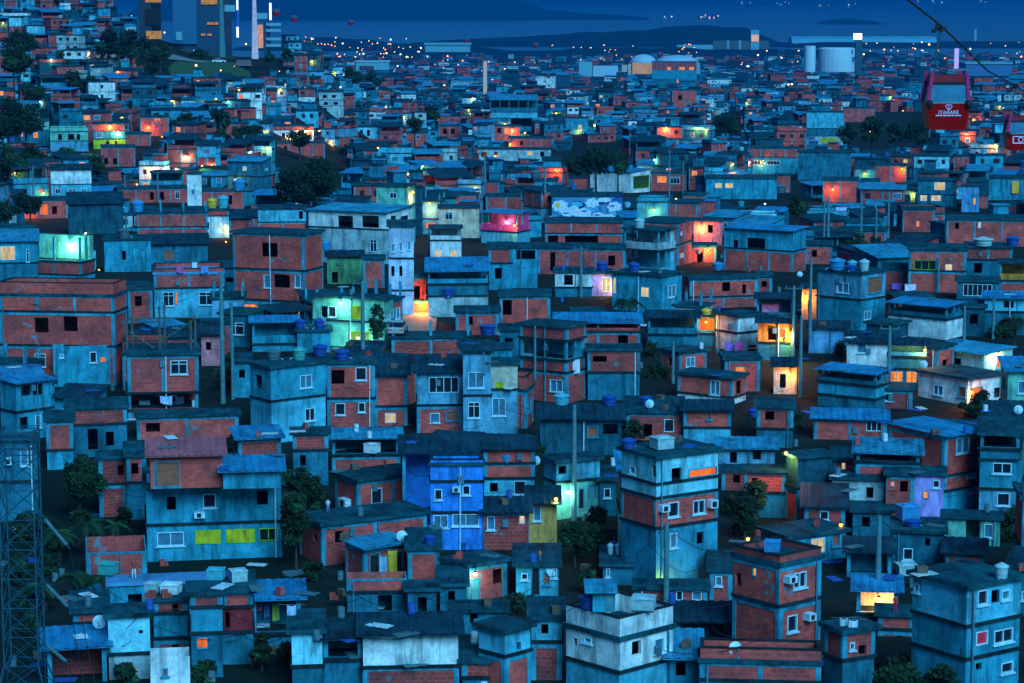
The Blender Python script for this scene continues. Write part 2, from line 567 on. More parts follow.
ROOFPX = {'two-storey house with a bright blue sheet roof': 9, 'covered rooftop veranda': 7, 'big dark sagging': 20, 'white casement': 17, 'white hall under': 14, 'bright blue awning': 13, 'beneath a long blue sheet': 10, 'stepping down to the tiled': 10,
 'deep recessed loggia': 9, 'dark sheet roofed shed': 15, 'roof over an open top and': 18, 'pinkish white house': 10, 'bulb-lit veranda': 10, 'steep blue sheet': 15, 'bright cyan house with': 18, 'beside the dark palm': 9, 'faded rose': 27,
 'small plastered upper': 16, 'machines inside': 12, 'open rooftop shelter with': 21, 'paler blue sheet': 14, 'brick hut with a light blue': 18, 'huge dark sheet': 19, 'deep open bay': 10, 'laundry yard house': 15, 'brick strip and a mossy': 11,
 'ochre walled': 15, 'graffiti wall': 13, 'single brick patch': 14, 'end of the long brick row': 9, 'right of the tall corner': 14, 'white shutters under': 18, 'open-topped brick': 19, 'low brick hut': 14, 'dark low roof behind': 12,
 'bright lit white wall': 12, 'long shed': 20, 'bright pink open': 7, 'glazed right': 5, 'dark roofed shack': 10, 'lilac sheet hung': 6, 'orange-lit house wall': 6, 'two barred': 8, 'over red brick': 12, 'big grey house': 22, 'ledge roof': 16, 'thick dark slab': 13}
def hero(label, xa, xb, xs, rows, levels, roof='S', wins='', yb=None, d=None, base=False, slope=None, od=.25, ph=.85, bv=None, cat='house', name=None, dy=0.0, th=None, rpmax=None):
    lv = levels.split()
    side = 0 if xs is None else (1 if xs > xb else -1)
    pn = xb if side > 0 else xa
    Y = gd((xa + xb) / 2, min(rows[-1] if yb is None else yb, 900)) + dy
    s = pxm(Y)
    fw = (xb - xa) / s
    if side:
        sp = abs(xs - (xb if side > 0 else xa)) / s
        th = max(.30, min(.87, math.atan(math.sqrt(sp / fw))))
        D = sp / math.sin(th)
    else:
        D = d or max(3.5, min(6.5, fw * .9))
        se = (rows[0] + 6) / FPX
        D = min(D, max(2.6, (20 if rows[0] > 470 else 17) / (s * se)))
        rp = next((v for k, v in ROOFPX.items() if k in label), None)
        if rp:
            sl0 = min(.12, slope if slope is not None else float(roof[1:]) if len(roof) > 1 else .08)
            D = max(2.0, min(rp, rpmax or 99) / (s * (se + sl0)))
        elif rpmax:
            D = max(1.5, min(D, rpmax / (s * se)))
        th = (0.0 if th is None else th)
    W = fw / math.cos(th)
    P = pt(pn, rows[0], Y)
    be = math.atan2(P.x, P.y)
    v = Vector((math.sin(be), math.cos(be), 0)); r = Vector((math.cos(be), -math.sin(be), 0))
    sg = -1 if side > 0 else 1
    if not side: sg = 1
    ex = r * math.cos(th) + v * math.sin(th) * sg
    ey = v * math.cos(th) - r * math.sin(th) * sg
    zs = [pt(pn, y, Y).z for y in rows]
    o = Vector((P.x, P.y, 0)) - (ex * W if side > 0 else Vector((0, 0, 0)))
    cs = [o, o + ex * W, o + ey * D, o + ex * W + ey * D]
    zg = min(tz(c.x, c.y) for c in cs) - .4
    zbase = zs[-1] if base else min(zs[-1], zg)
    zs[-1] = zbase
    o.z = zbase
    nm = name or kind_of_levels(lv)
    root = empty(nm, o, math.atan2(ex.y, ex.x))
    near = Y < 330
    h = House(root, W, D, near)
    h.odepth = od
    h.bv = RN.randrange(4) if bv is None else bv
    zl = [z - zbase for z in zs]
    faces = ['f'] + (['r'] if side > 0 else ['l'] if side < 0 else ['r', 'l'])
    # openings, given as pixels on the photograph, put on the wall they fall on
    cam = Vector((0, 0, CAMZ))
    root.rotation_euler.x = RN.uniform(-.006, .006); root.rotation_euler.y = RN.uniform(-.008, .008)
    ops_all = []
    for w in wins.split():
        t = w[0]
        x0, y0, x1, y1 = [float(q) for q in w[1:].split(',')]
        xm, ym = (x0 + x1) / 2, (y0 + y1) / 2
        face = 'f'
        if side > 0 and xm > xb: face = 'r'
        if side < 0 and xm < xa: face = 'l'
        e, q0 = (ex, o) if face == 'f' else (ey, o + ex * W) if face == 'r' else (ey, o)
        n = Vector((-e.y, e.x, 0))
        def hit(x, y):
            dd = ray(x, y)
            tt = n.dot(Vector((q0.x, q0.y, CAMZ)) - cam) / n.dot(dd)
            p = cam + dd * tt
            return (p - q0).dot(e), p.z - zbase
        ua, za = hit(x0, ym); ub, zb = hit(x1, ym)
        _, zt = hit(xm, y0); _, zd = hit(xm, y1)
        L = W if face == 'f' else D
        u0, u1 = sorted((ua, ub))
        u0, u1 = max(.08, u0), min(L - .08, u1)
        if u1 - u0 < .1: continue
        ops_all.append((face, u0, u1, zd, zt, t))
    sl = 0 if roof[0] not in 'MFQR' else min(.12, slope if slope is not None else float(roof[1:]) if len(roof) > 1 else .08)
    if side: sl = min(sl, .05)
    nl = len(lv)
    for i, c in enumerate(lv):
        z1, z0 = zl[i], zl[i + 1]
        ops = {}
        for (face, u0, u1, w0, w1, t) in ops_all:
            if z0 <= (w0 + w1) / 2 < z1:
                m0, m1 = max(w0, z0 + .05), min(w1, z1 - .12)
                if m1 - m0 > .12:
                    lst = ops.setdefault(face, [])
                    if t == 'a' or not any(u0 < q[1] and u1 > q[0] and m0 < q[3] and m1 > q[2] for q in lst if q[4] != 'a'):
                        lst.append((u0, u1, m0, m1, t))
        h.level(c, z0 + (.056 if i < nl - 1 else 0), z1 - (.084 if i > 0 else .06), ops, faces, wedge=(sl * D if i == 0 and c[0] != 'O' and roof[0] in 'MFQR' else 0))
        if i > 0: h.slab(z1, .16 if c[0] == 'O' or lv[i - 1][0] == 'O' else .10)
    topc = lv[0].split(':')[-1]
    h.roof(roof, zl[0], faces, topc, sl, ph)
    h.ztop = 0 if lv[0][0] == 'O' else zl[0]
    finish(h, lv)
    tag(root, label, cat)
    register(root, W, D, o, ex, ey, zl[0], label, nm, Y, (min(xa, xs or xa), rows[0], max(xb, xs or xb), rows[-1]))
    return h

def register(root, W, D, o, ex, ey, H, label, nm, Y, rect):
    cs = [(o + ex * a * W + ey * b * D) for a, b in ((0, 0), (1, 0), (1, 1), (0, 1))]
    FOOT.append((cs, Y))
    HOUSES.append({'rect': rect, 'Y': Y, 'label': label, 'root': root, 'kind': nm, 'W': W, 'D': D, 'H': H})

def overlap(c1, c2, gap=0.0):
    """Separating axis test of two footprints (lists of four corners)."""
    for P in (c1, c2):
        for i in range(2):
            e = P[i + 1] - P[i]
            n = Vector((-e.y, e.x)); n.normalize()
            a = [n.x * c.x + n.y * c.y for c in c1]; b = [n.x * c.x + n.y * c.y for c in c2]
            if min(a) > max(b) - gap or min(b) > max(a) - gap: return False
    return True

# houses are described first and built afterwards, so that each roof can be made only as deep as the photograph
# shows it in front of the house standing behind it
SPECS = []
def H_(label, xa, xb, xs, rows, *a, **k): SPECS.append((label, xa, xb, xs, rows, a, k))
def build_specs():
    for i, (label, xa, xb, xs, rows, a, k) in enumerate(SPECS):
        x0, x1 = min(xa, xs if xs is not None else xa), max(xb, xs if xs is not None else xb)
        rp = None
        for j, (l2, a2, b2, s2, r2, _, k2) in enumerate(SPECS):
            if i == j: continue
            u0, u1 = min(a2, s2 if s2 is not None else a2), max(b2, s2 if s2 is not None else b2)
            ov = min(x1, u1) - max(x0, u0)
            if ov < .3 * (u1 - u0) or r2[0] >= rows[0] - 4: continue
            if k2.get('yb', r2[-1]) >= k.get('yb', rows[-1]): continue
            bot = min(r2[-1], 690)
            if bot > rows[0] + 12: continue
            g = max(5, rows[0] - bot + 1)
            rp = g if rp is None else min(rp, g)
        if rp is not None and rp > 40: rp = None
        hero(label, xa, xb, xs, rows, *a, rpmax=rp, **k)
SKYTINT = (.155, .68, 1.0)
SKYE, SUNE, SUNC, EXPO = .032, 1.3, (.25, .67, 1.0), 1.82
# ------------------------------------------------------------------ ground, water, hills, haze
def grid_mesh(name, mat, xs_of, Ys, zf, kind='structure'):
    mb = MB()
    rows = []
    for Y in Ys:
        xs = xs_of(Y)
        k = len(mb.v)
        mb.v += [(x, Y, zf(x, Y)) for x in xs]
        rows.append((k, len(xs)))
    for (a, n), (b, _) in zip(rows, rows[1:]):
        for i in range(n - 1):
            mb.f.append((a + i, a + i + 1, b + i + 1, b + i)); mb.m.append(0)
    o = mb.build(name, mat)
    for p in o.data.polygons: p.use_smooth = True
    return tag(o, kind=kind)

def ground_mat():
    m, nt, b = nodes('earth_and_scrub_ground', .95, 0, .1)
    tc = nt.nodes.new('ShaderNodeTexCoord')
    n = noise(nt, tc.outputs['Object'], .12, 8, .7); n2 = noise(nt, tc.outputs['Object'], .9, 5, .7)
    c = mix(nt, ramp(nt, n, .42, .6), (.005, .016, .011), (.018, .030, .032))
    c = mix(nt, ramp(nt, n2, .4, .7), c, (.006, .014, .011))
    nt.links.new(c, b.inputs['Base Color'])
    return m
GM = ground_mat()
Ys = [20 * 1.025 ** i for i in range(219)]
Ys = [y for y in Ys if y < 4380] + [4400, 4420]
grid_mesh('ground', GM, lambda Y: [(-1 + 2 * i / 60.0) * (.36 * Y + 60) for i in range(61)], Ys, tz)

def water_mat():
    m, nt, b = nodes('bay_water', .28, 0, .5)
    b.inputs['Base Color'].default_value = (.0, .04, .11, 1)
    tc = nt.nodes.new('ShaderNodeTexCoord')
    bump(nt, b, noise(nt, tc.outputs['Object'], .02, 5, .6), .25, 6)
    return m
mb = MB()
mb.quad((-30000, -400, 0), (30000, -400, 0), (30000, 60000, 0), (-30000, 60000, 0))
# the plain's ground stands above the water level nearer in, so this one sheet only shows in the bay
sea = tag(mb.build('sea', water_mat()), kind='structure')

hill_m = m_flat('forested_hill', (.003, .028, .038), .95, 0, .05, .35)
def ridge(name, x0, x1, Y, w, prof, n=80, mat=None, rough=.12, seed=1):
    rr = random.Random(seed)
    ph = [rr.uniform(0, 6.3) for _ in range(6)]
    def hf(x, Y2):
        t = (x - x0) / (x1 - x0)
        if t <= 0 or t >= 1: return -6
        k = t * (len(prof) - 1); i = min(int(k), len(prof) - 2); q = k - i; q = q * q * (3 - 2 * q)
        h = prof[i] * (1 - q) + prof[i + 1] * q
        h *= 1 + rough * (math.sin(x * .011 + ph[0]) * .5 + math.sin(x * .027 + ph[1]) * .3 + math.sin(x * .07 + ph[2]) * .2)
        c = 1 - ((Y2 - Y - w / 2) / (w / 2)) ** 2
        return -6 + (h + 6) * max(0, c) ** .6
    return grid_mesh(name, mat or hill_m, lambda Y2: [x0 + (x1 - x0) * i / n for i in range(n + 1)], [Y + w * j / 10 for j in range(11)], hf)

def wx(px, Y): return (px - 512) / FPX * Y
ridge('headland', wx(400, 5150), wx(800, 5150), 5150, 700, [2, 9, 13, 19, 27, 35, 42, 38, 3], seed=3)
ridge('airport_shore', wx(770, 5300), wx(1200, 5300), 5000, 700, [2, 9, 9, 8, 8, 8, 7, 6, 5], seed=4, rough=.05)
ridge('mangrove_shore', wx(360, 4400), wx(900, 4400), 4330, 260, [4, 12, 15, 11, 16, 14, 9, 13, 10, 6], seed=5, rough=.35)
ridge('western_shore', wx(230, 4900), wx(440, 4900), 4800, 500, [3, 8, 22, 18, 10, 4], seed=6)
ridge('far_hills', wx(120, 10500), wx(660, 10500), 10500, 1800, [60, 105, 112, 118, 122, 118, 124, 116, 84, 34, 18, 4], seed=7, rough=.06)
ridge('islet', wx(825, 9000), wx(890, 9000), 9000, 500, [2, 16, 20, 14, 2], seed=8)
ridge('coast_range', wx(-300, 24000), wx(900, 24000), 24000, 3000, [60, 100, 160, 180, 190, 170, 150, 120, 60], seed=9)

def haze():
    mb = MB(); mb.box(-33000, 33000, -600, 61500, -8, 235)
    m = bpy.data.materials.new('haze_air'); m.use_nodes = True
    nt = m.node_tree; nt.nodes.remove(nt.nodes['Principled BSDF'])
    v = nt.nodes.new('ShaderNodeVolumePrincipled')
    v.inputs['Color'].default_value = (.0, .19, .52, 1); v.inputs['Density'].default_value = HAZE; v.inputs['Anisotropy'].default_value = 0.0
    nt.links.new(v.outputs[0], nt.nodes['Material Output'].inputs['Volume'])
    o = mb.build('haze', m); tag(o, kind='stuff')
HAZE = 1.05e-4
haze()

# ------------------------------------------------------------------ sky, light, camera
w = bpy.data.worlds.new('World'); scene.world = w; w.use_nodes = True
nt = w.node_tree
bg = nt.nodes['Background']
sky = nt.nodes.new('ShaderNodeTexSky'); sky.sky_type = 'NISHITA'; sky.sun_disc = False
SUN_EL, SUN_ROT = math.radians(14), math.radians(158)
sky.sun_elevation = SUN_EL; sky.sun_rotation = SUN_ROT
sky.ozone_density = 6.0; sky.air_density = 1.2; sky.dust_density = .5
mx = nt.nodes.new('ShaderNodeMix'); mx.data_type = 'RGBA'; mx.blend_type = 'MULTIPLY'; mx.inputs[0].default_value = 1
nt.links.new(sky.outputs[0], mx.inputs[6]); mx.inputs[7].default_value = SKYTINT + (1,)
nt.links.new(mx.outputs[2], bg.inputs[0]); bg.inputs[1].default_value = SKYE
sd = bpy.data.lights.new('evening_skyglow', 'SUN'); sd.energy = SUNE; sd.angle = math.radians(35); sd.color = SUNC
so = bpy.data.objects.new('evening_skyglow', sd); COL.objects.link(so)
dirv = Vector((math.sin(SUN_ROT) * math.cos(SUN_EL), math.cos(SUN_ROT) * math.cos(SUN_EL), math.sin(math.radians(48))))
so.rotation_euler = (-dirv).to_track_quat('-Z', 'Y').to_euler()
cd = bpy.data.cameras.new('camera'); cd.lens = 85; cd.sensor_width = 36; cd.clip_end = 200000; cd.clip_start = .5
co = bpy.data.objects.new('camera', cd); COL.objects.link(co)
co.location = (0, 0, CAMZ); co.rotation_euler = (math.pi / 2 - PITCH, 0, 0)
scene.camera = co
vs = scene.view_settings
vs.view_transform = 'Standard'; vs.look = 'None'; vs.exposure = EXPO; vs.gamma = 1; vs.use_curve_mapping = False
scene.cycles.use_denoising = True
scene.cycles.max_bounces = 5; scene.cycles.diffuse_bounces = 3; scene.cycles.glossy_bounces = 2; scene.cycles.volume_bounces = 0
scene.cycles.sample_clamp_indirect = 3
# ------------------------------------------------------------------ the houses one can tell apart
H = H_
# --- strip along the upper middle, left to right
H('concrete house with lit yellowish windows under a blue sheet roof, beside the lit mint terrace', -4, 36, None, [241, 263, 284], 'C Cm', 'M.1', 'l0,246,15,260 w26,249,29,262', d=6)
H('open roof terrace with a brightly lit mint wall above a brick parapet', 27, 80, 94, [237, 262, 275, 284], 'O0:mint B C', 'N', '', od=.25, d=5)
H('dull blank concrete wall house between the lit mint terrace and the brick deck', 104, 150, None, [240, 272], 'C', 'S', 'k122,251,126,260')
H('brick house under a cluttered roof with a blue tarpaulin, above the dark shack', 137, 206, None, [213, 227, 243], 'B B', 'T', '')
H('dark low shack with a patch of bare brick in its grey front', 150, 207, None, [244, 265], 'Cm', 'F.1', 's164,250,174,260')
H('pale two-window house under a brick parapet deck with laundry and one orange lit pane', 154, 223, None, [274, 288, 319], 'B1 Cl', 'D', 'w163,292,174,306 o175,292,178,305 w199,292,214,305', d=5, ph=.3)
H('wide red brick house with two dark square openings and a walled roof terrace', 0, 114, 127, [297, 313, 347, 385], 'B B1 B', 'P', 'k35,318,49,333 k64,317,78,332 w35,354,46,367', d=6.5, bv=0)
H('stained concrete annex with two small orange windows below the wide red brick house', 53, 115, None, [346, 384], 'C', 'N', 'w90,352,97,363 o100,357,106,363 b60,354,64,358', d=1.2, yb=387)
H('grey two-storey house with a bright blue sheet roof behind the lattice tower', 16, 52, 0, [383, 412, 442], 'C C', 'Q.12', 'k21,385,31,396 k33,384,43,395 k20,417,28,430 b35,415,41,428', d=5)
H('square brick house with one white window and an open laundry storey', 127, 197, None, [355, 393, 410, 420], 'B O0:B B', 'S', 'w170,360,187,374', d=5, bv=1)
H('tall red brick block with a row of glowing orange windows at its foot', 233, 304, 323, [235, 271, 302, 319], 'B B C', 'S', 'k262,243,278,257 k274,275,290,288 b264,275,271,288 b295,275,301,288 y243,304,262,317 y265,304,282,317 y286,304,309,317', bv=0, d=6)
H('covered rooftop veranda with a blue sheet roof, below the row of orange windows', 252, 297, None, [322, 344, 352], 'O:C C', 'Q.1', '', od=.3)
H('plain grey plastered block carrying two blue water tanks, beside the green house', 297, 330, None, [331, 353], 'C', 'S', '')
H('grey and pale corner house of two storeys with a flat slab and four water tanks', 271, 326, 250, [368, 401, 444], 'C Cl', 'S', 'b300,375,312,388 w305,408,315,421 k255,375,262,388', d=6)
H('narrow brick house with four small windows, joined to the grey corner house', 327, 374, None, [363, 398, 430], 'B B1', 'S', 'k331,370,344,384 w355,367,366,380 w335,403,345,415 w358,402,365,412', bv=0)
H('brick house under a big dark sagging sheet roof', 374, 407, None, [374, 406, 426], 'B B', 'F.16', 'l385,413,396,423', d=6, bv=2)
H('blue-grey house with a pair of white casement windows over a brick storey', 417, 463, None, [372, 405, 433], 'lblue B', 'F.1', 'v429,377,459,393 b430,413,440,423 s446,411,459,421', d=6)
H('tall blue-plastered house with barred windows beside the cream wall', 463, 491, None, [352, 395, 437], 'lblue lblue', 'S', 'b468,372,484,388 w468,402,480,418')
H('narrow house with a cream upper wall and a barred lower window', 491, 518, None, [364, 389, 436], 'cream lblue', 'S', 'b492,398,506,416 g496,382,504,388')
H('white hall under a broad pale blue hipped roof with dark shuttered windows', 308, 387, 413, [213, 230, 264], 'white pale', 'M.12', 'k338,216,353,228 k362,216,379,228 k391,216,397,228 k401,216,409,228 w370,240,377,252 k316,240,322,247', d=11)
H('tall periwinkle block with three slim bays standing over the orange alley', 388, 413, None, [226, 258, 290, 316], 'peri peri peri', 'S', 'b391,243,394,252 b399,242,402,251 b407,241,410,250 k391,266,394,276 k399,266,402,276', d=5)
H('dark roofed shack with a green wall below the white hall', 327, 362, None, [256, 284], 'green', 'F.15', 'k332,272,338,283')
H('bare brick wall house between the green shack and the periwinkle block', 363, 384, None, [259, 288], 'B2', 'S', '')
H('mint green house flooded by lamplight, with a yellow-green open bay', 312, 384, 393, [299, 322, 348], 'mint mint', 'S', 'k321,306,327,317 w328,306,336,317 g349,305,362,319 g350,331,370,345 b384,315,390,325', d=6)
H('brick house glowing orange under a street lamp at the end of the alley', 410, 436, None, [277, 300, 318], 'B1 B1', 'S', 'k414,286,420,300 k426,284,432,300', yb=314)
H('small white house with two lit windows under a raised slab roof', 430, 461, None, [228, 240, 259], 'O:white white', 'S', 'l435,250,442,257 l450,250,457,257')
H('veranda house with a bright blue awning roof and a pale lower wall', 428, 488, None, [271, 284, 296, 317], 'O:C Cm pale', 'Q.28', '', d=6, od=.3)
H('low brick ruin with bare concrete stubs, at the lower end of the alley', 392, 470, None, [338, 354], 'B', 'T', '')
H('wide stained concrete house behind the cream-walled one', 459, 512, None, [348, 370], 'C', 'S', 'w470,352,476,360')
# --- middle block
H('brick and concrete frame house with long dark strip openings below the mural', 545, 622, None, [222, 233, 248], 'B B', 'S', 'k565,235,598,245 k548,235,558,244')
H('brick house with a white doorway column under a broad dark slab', 538, 624, None, [248, 274], 'B', 'S', 'k550,252,555,271 k608,255,615,265 k580,255,584,266', bv=1)
H('grey walled house with a long dark opening, left neighbour of the white column house', 500, 537, None, [247, 288], 'C', 'S', 'k516,250,535,259')
H('cyan-white house with a columned veranda and a lit corner window', 624, 659, 676, [231, 251, 272], 'O:pale O:Cl', 'S', 'l657,241,664,247', d=5)
H('grey-green slab-roofed house with a lit doorway and one glowing window', 612, 662, 682, [276, 314], 'C', 'S', 'l602,277,616,293 l641,287,649,297 b668,285,676,297')
H('short lilac wall house against the lit doorway house', 590, 612, None, [273, 296], 'lilac', 'S', 'l602,277,611,292', d=3)
H('white walled house with one dark square window and a grey base', 555, 592, None, [272, 287, 297], 'white Cm', 'S', 'k564,275,573,285')
H('open-fronted brick house with white posts beneath a long blue sheet roof', 556, 640, None, [322, 331, 353], 'O:B B', 'Q.1', 'k618,333,628,345', d=5)
H('brick house of two bays standing left of the long blue sheet roof', 500, 550, None, [296, 328], 'B', 'S', 'k503,300,512,315')
H('three-storey brick house with an open middle storey and a dark-clad person', 520, 567, 586, [328, 341, 361, 373, 404], 'B O0:C B B1', 'S', 'b550,380,563,392 w524,378,531,388', d=6)
H('patchy teal and brick house below the white posts', 588, 640, None, [350, 372, 400], 'B Cm', 'S', 'k593,356,607,362')
H('dark-roofed teal house stepping down to the tiled white wall', 648, 697, None, [317, 334, 349], 'O:Cm Cm', 'F.12', '', d=6)
H('white tiled house with an orange lit room and pink laundry over its rail', 716, 738, 764, [317, 333, 352], 'white white', 'S', 's748,345,756,356', d=7)
H('small room with an orange lit window under a yellow water tank', 697, 716, None, [316, 333, 346], 'Cl Cm', 'S', 'o699,318,715,331', d=4)
H('small square brick hut with one blue window and a thin slab', 679, 707, 661, [353, 379], 'B', 'S', 'b686,357,695,367 k668,357,673,366', d=5, bv=0)
H('brick house with white corner posts and one barred window above a white base', 677, 732, 746, [378, 397, 405], 'B white', 'S', 'b710,380,720,395 k736,380,742,394', d=5, bv=2)
H('pinkish house lit by a bare street lamp in the narrow stair alley', 694, 722, None, [221, 245], 'rose', 'S', 'k708,225,713,233', d=4)
H('orange glowing brick house at the foot of the stair alley', 690, 716, None, [246, 270], 'B1', 'S', 'k697,252,703,264', yb=262)
H('wide brick house with teal posts and two small dark windows under a bluish slab', 690, 757, 683, [279, 297, 309], 'B B1', 'S', 'k722,282,730,291 k742,284,746,293 b756,283,761,292', d=6, bv=0)
H('teal house with a pale blue sheet roof and a deep recessed loggia', 724, 793, 806, [231, 251, 272], 'C B', 'Q.12', 'k747,238,765,250 k733,240,738,248', d=6)
# --- right block
H('large blue-grey house with a wide blank wall and four tanks on its slab', 817, 862, 886, [274, 300, 332], 'lblue C', 'S', 's868,277,882,293 b837,283,849,293 b864,311,871,320', d=7)
H('dark sheet roofed shed with a pale blue low wall, below the four tanks', 809, 847, None, [327, 353], 'sky', 'F.3', '', d=6)
H('house with a bright blue sheet roof over an open top and a white wall', 888, 947, 963, [307, 319, 340], 'O:Cm white', 'Q.25', '', d=7)
H('pinkish white house with one blue window under a dark corrugated roof', 847, 889, None, [341, 367], 'white', 'F.16', 'b857,343,866,353', d=7)
H('house with a bulb-lit veranda and two yellow lit windows below', 889, 926, None, [344, 356, 368, 388], 'O:Cl Cm Cm', 'F.1', 'y890,371,903,382 y906,371,917,383', d=6)
H('terrace house under a steep blue sheet roof with slim white posts', 818, 876, 889, [374, 386, 399, 412], 'O:Cm C Cm', 'Q.3', '', d=5)
H('bright cyan house with a wide pale roof and a lamp by its corner door', 927, 984, 1012, [354, 380], 'cyan', 'M.16', 'k952,358,961,370 s996,357,1001,368', d=8)
H('white house with brown windows and an orange lit porch, below the bright cyan house', 918, 968, 1004, [379, 406], 'white', 'S', 'b933,385,943,395 s958,386,966,397 o970,387,982,402 k994,387,1001,397', d=7)
H('orange-lit house wall beside the bright alley lamp', 758, 794, None, [322, 342, 360], 'orange Cm', 'F.1', 'k768,328,776,340 o778,328,786,338')  # orange level: alley lamplight painted into the plaster
H('house with a lilac sheet hung along its dark gallery', 757, 793, None, [298, 316], 'O:Cm', 'F.1', '')
H('little brick room with a single dark window above the dark gallery', 757, 772, None, [276, 296], 'B', 'S', 'k762,281,767,287')
H('brick house with a green framed strip window and one pale lit pane', 909, 965, None, [249, 270, 292], 'B B', 'S', 'G914,260,936,272 l945,264,952,272', bv=2)
H('teal house with a brick parapet and a central window, behind the bright blue roof', 965, 1011, None, [247, 259, 284], 'B Cm', 'S', 'k974,263,982,273')
H('plain brick block with small windows at the upper edge of the slope', 947, 1028, None, [219, 246], 'B', 'S', 'k955,223,959,229 l978,222,981,228')
H('small house with three white framed panes set in a teal wall', 957, 998, None, [281, 299], 'Cm', 'S', 'v963,284,992,296')
H('open terrace house with an orange lit back wall at the frame edge', 1000, 1030, None, [263, 280, 291], 'O:orange B', 'S', '', od=.3)  # orange back wall: the terrace light is painted as plaster colour
H('teal walled house with a blue sheet roof beside the dark palm', 985, 1030, None, [297, 311, 334], 'Cl Cm', 'Q.2', 'k1004,301,1014,308')
# --- lower left
H('short brick wall house with a slanted base, half behind the lattice tower', 46, 72, None, [421, 450, 470], 'B C', 'S', '', bv=1)
H('long low row of brick panels with concrete posts under a dark ledge', 137, 238, None, [417, 440], 'B', 'S', 'k146,423,160,432', d=4, bv=2)
H('low brick and grey yard house left of the long brick row', 67, 126, None, [409, 425, 458], 'B Cm', 'S', 'k88,429,98,450 k106,432,114,446')
H('upper brick house with a slanting faded rose tile roof', 150, 222, None, [455, 489], 'B0', 'R.14', 's154,461,180,487', yb=570, base=True, d=6, slope=.14, bv=0)
H('small plastered upper room with a bright blue awning sheet', 223, 281, None, [470, 489], 'C', 'Q.3', '', yb=570, base=True, d=5)
H('large weathered grey house with lime green lit rooms on its lower storey', 146, 282, None, [488, 525, 562], 'C C', 'S', 'k167,497,176,510 w203,494,216,508 a194,511,205,517 k257,491,268,505 b157,532,184,546 g195,530,221,544 g226,529,255,543 G259,528,278,541', d=7.5)
H('narrow brick house with a dark doorway at the edge of the banana trees', 99, 126, None, [458, 484, 517], 'B B', 'S', 'k118,465,124,476', bv=3)
H('dull plastered house with an air conditioner behind the lattice tower', -6, 36, None, [441, 482, 522], 'Cm Cm', 'S', 'a4,457,11,464 b20,448,28,466')
H('house with a man on its pale blue flat deck and one dark window', 108, 222, None, [585, 616], 'C', 'K', 'k128,594,142,607 w150,590,160,600', d=4.6)
H('brick terrace block carrying a tank, between the palms and the blue deck', 86, 146, None, [552, 580, 590], 'B Cm', 'N', '', yb=592, d=4)
H('slim plaster and brick house with two small dark windows', 153, 187, None, [600, 613, 638, 655], 'B C B', 'S', 'k172,604,178,611 k172,643,178,650', d=1.8, yb=662)
H('white tiled ground floor house below the slim brick one', 150, 190, None, [656, 700], 'white', 'N', 's162,668,168,676', d=2, yb=690)
H('slim concrete house with one glowing orange window', 190, 222, None, [594, 607, 633, 678], 'B C Cm', 'S', 'o196,637,208,649', d=1.8)
H('house with a stepped pale blue-white wall at the bottom edge', 108, 150, None, [616, 654, 700], 'cyan pale', 'S', 'k139,630,143,634', d=4, yb=680)
H('low brick and concrete house with a satellite dish below the blue deck', 74, 107, None, [612, 623, 640], 'B Cm', 'S', '', yb=650)
H('open shed with a pale blue sheet roof and machines inside, by the lattice tower', 47, 107, None, [647, 700], 'O0:B3', 'Q.2', '', d=4, yb=684, od=.2)
H('small house with brick and maroon panels beside the laundry yard', 222, 253, None, [592, 607, 632, 664], 'B maroon Cm', 'S', 'k226,612,230,628')
# --- centre
H('royal blue house with a white ledge and long shaded windows', 430, 483, None, [465, 481, 512, 550], 'blue blue blue', 'P', 'w434,489,442,500 w462,485,470,495 a452,486,460,491 b433,515,448,528 b452,511,479,526', d=6.5, ph=.15)
H('open rooftop shelter with a broad dark sheet roof behind the royal blue house', 402, 476, None, [452, 470], 'O:blue', 'F.12', '', d=8, od=.2, yb=532)
H('rooftop shelter with a paler blue sheet roof over a brick half wall', 332, 400, None, [438, 455, 474], 'O0:Cm B', 'M.1', '', d=7, od=.2)
H('brick house with one white framed window under a thick dark slab', 357, 430, 335, [481, 523], 'B', 'S', 'w371,488,382,504 a344,498,351,507', d=6, bv=0)
H('lower brick storey house with a wide dark ledge roof, beside the black gully', 322, 430, 299, [525, 566], 'B', 'S', 'k335,531,343,543 k313,533,317,541', d=7.5, bv=0)
H('small brick hut with a light blue sheet roof behind a brick terrace wall', 364, 407, 345, [548, 579], 'B', 'M.14', 'D369,553,380,574 D391,551,403,574', d=5, bv=1)
H('brick cube with a dark blue slab next to the light blue roofed hut', 408, 439, None, [549, 586], 'B', 'S', '', d=5, bv=0)
H('brick terrace parapet house in front of the light blue roofed hut', 347, 407, None, [578, 592, 616], 'B Cm', 'N', 'k378,595,392,611', d=2.5, yb=612)
H('long dull plaster house with a pale sagging pipe along its front', 408, 437, None, [590, 616], 'Cm', 'S', 'k418,597,427,612', d=3)
H('house with a huge dark sheet roof and a peeling white wall', 363, 460, None, [633, 667, 700], 'white B3', 'F.15', '', d=6.5, yb=690)
H('square white plastered box house left of the huge dark roof', 292, 323, None, [632, 666, 700], 'cyan Cm', 'S', '', d=4, yb=690)
H('house with a deep open bay between two white walls', 323, 363, None, [637, 659, 700], 'O0:Cm Cm', 'F.1', '', d=5, yb=688)
H('laundry yard house under a small light blue awning', 252, 302, None, [598, 634, 700], 'O0:Cm Cm', 'Q.3', '', d=5, yb=650)
H('small brick house left of the paler rooftop shelter', 293, 328, None, [434, 450, 486], 'B Cm', 'S', 'k300,455,306,466', bv=3)
H('teal house with one dark window under a brick strip and a mossy ledge', 484, 535, None, [448, 463, 478, 499], 'B B Cl', 'F.1', 'w514,481,526,495 k490,483,498,492')
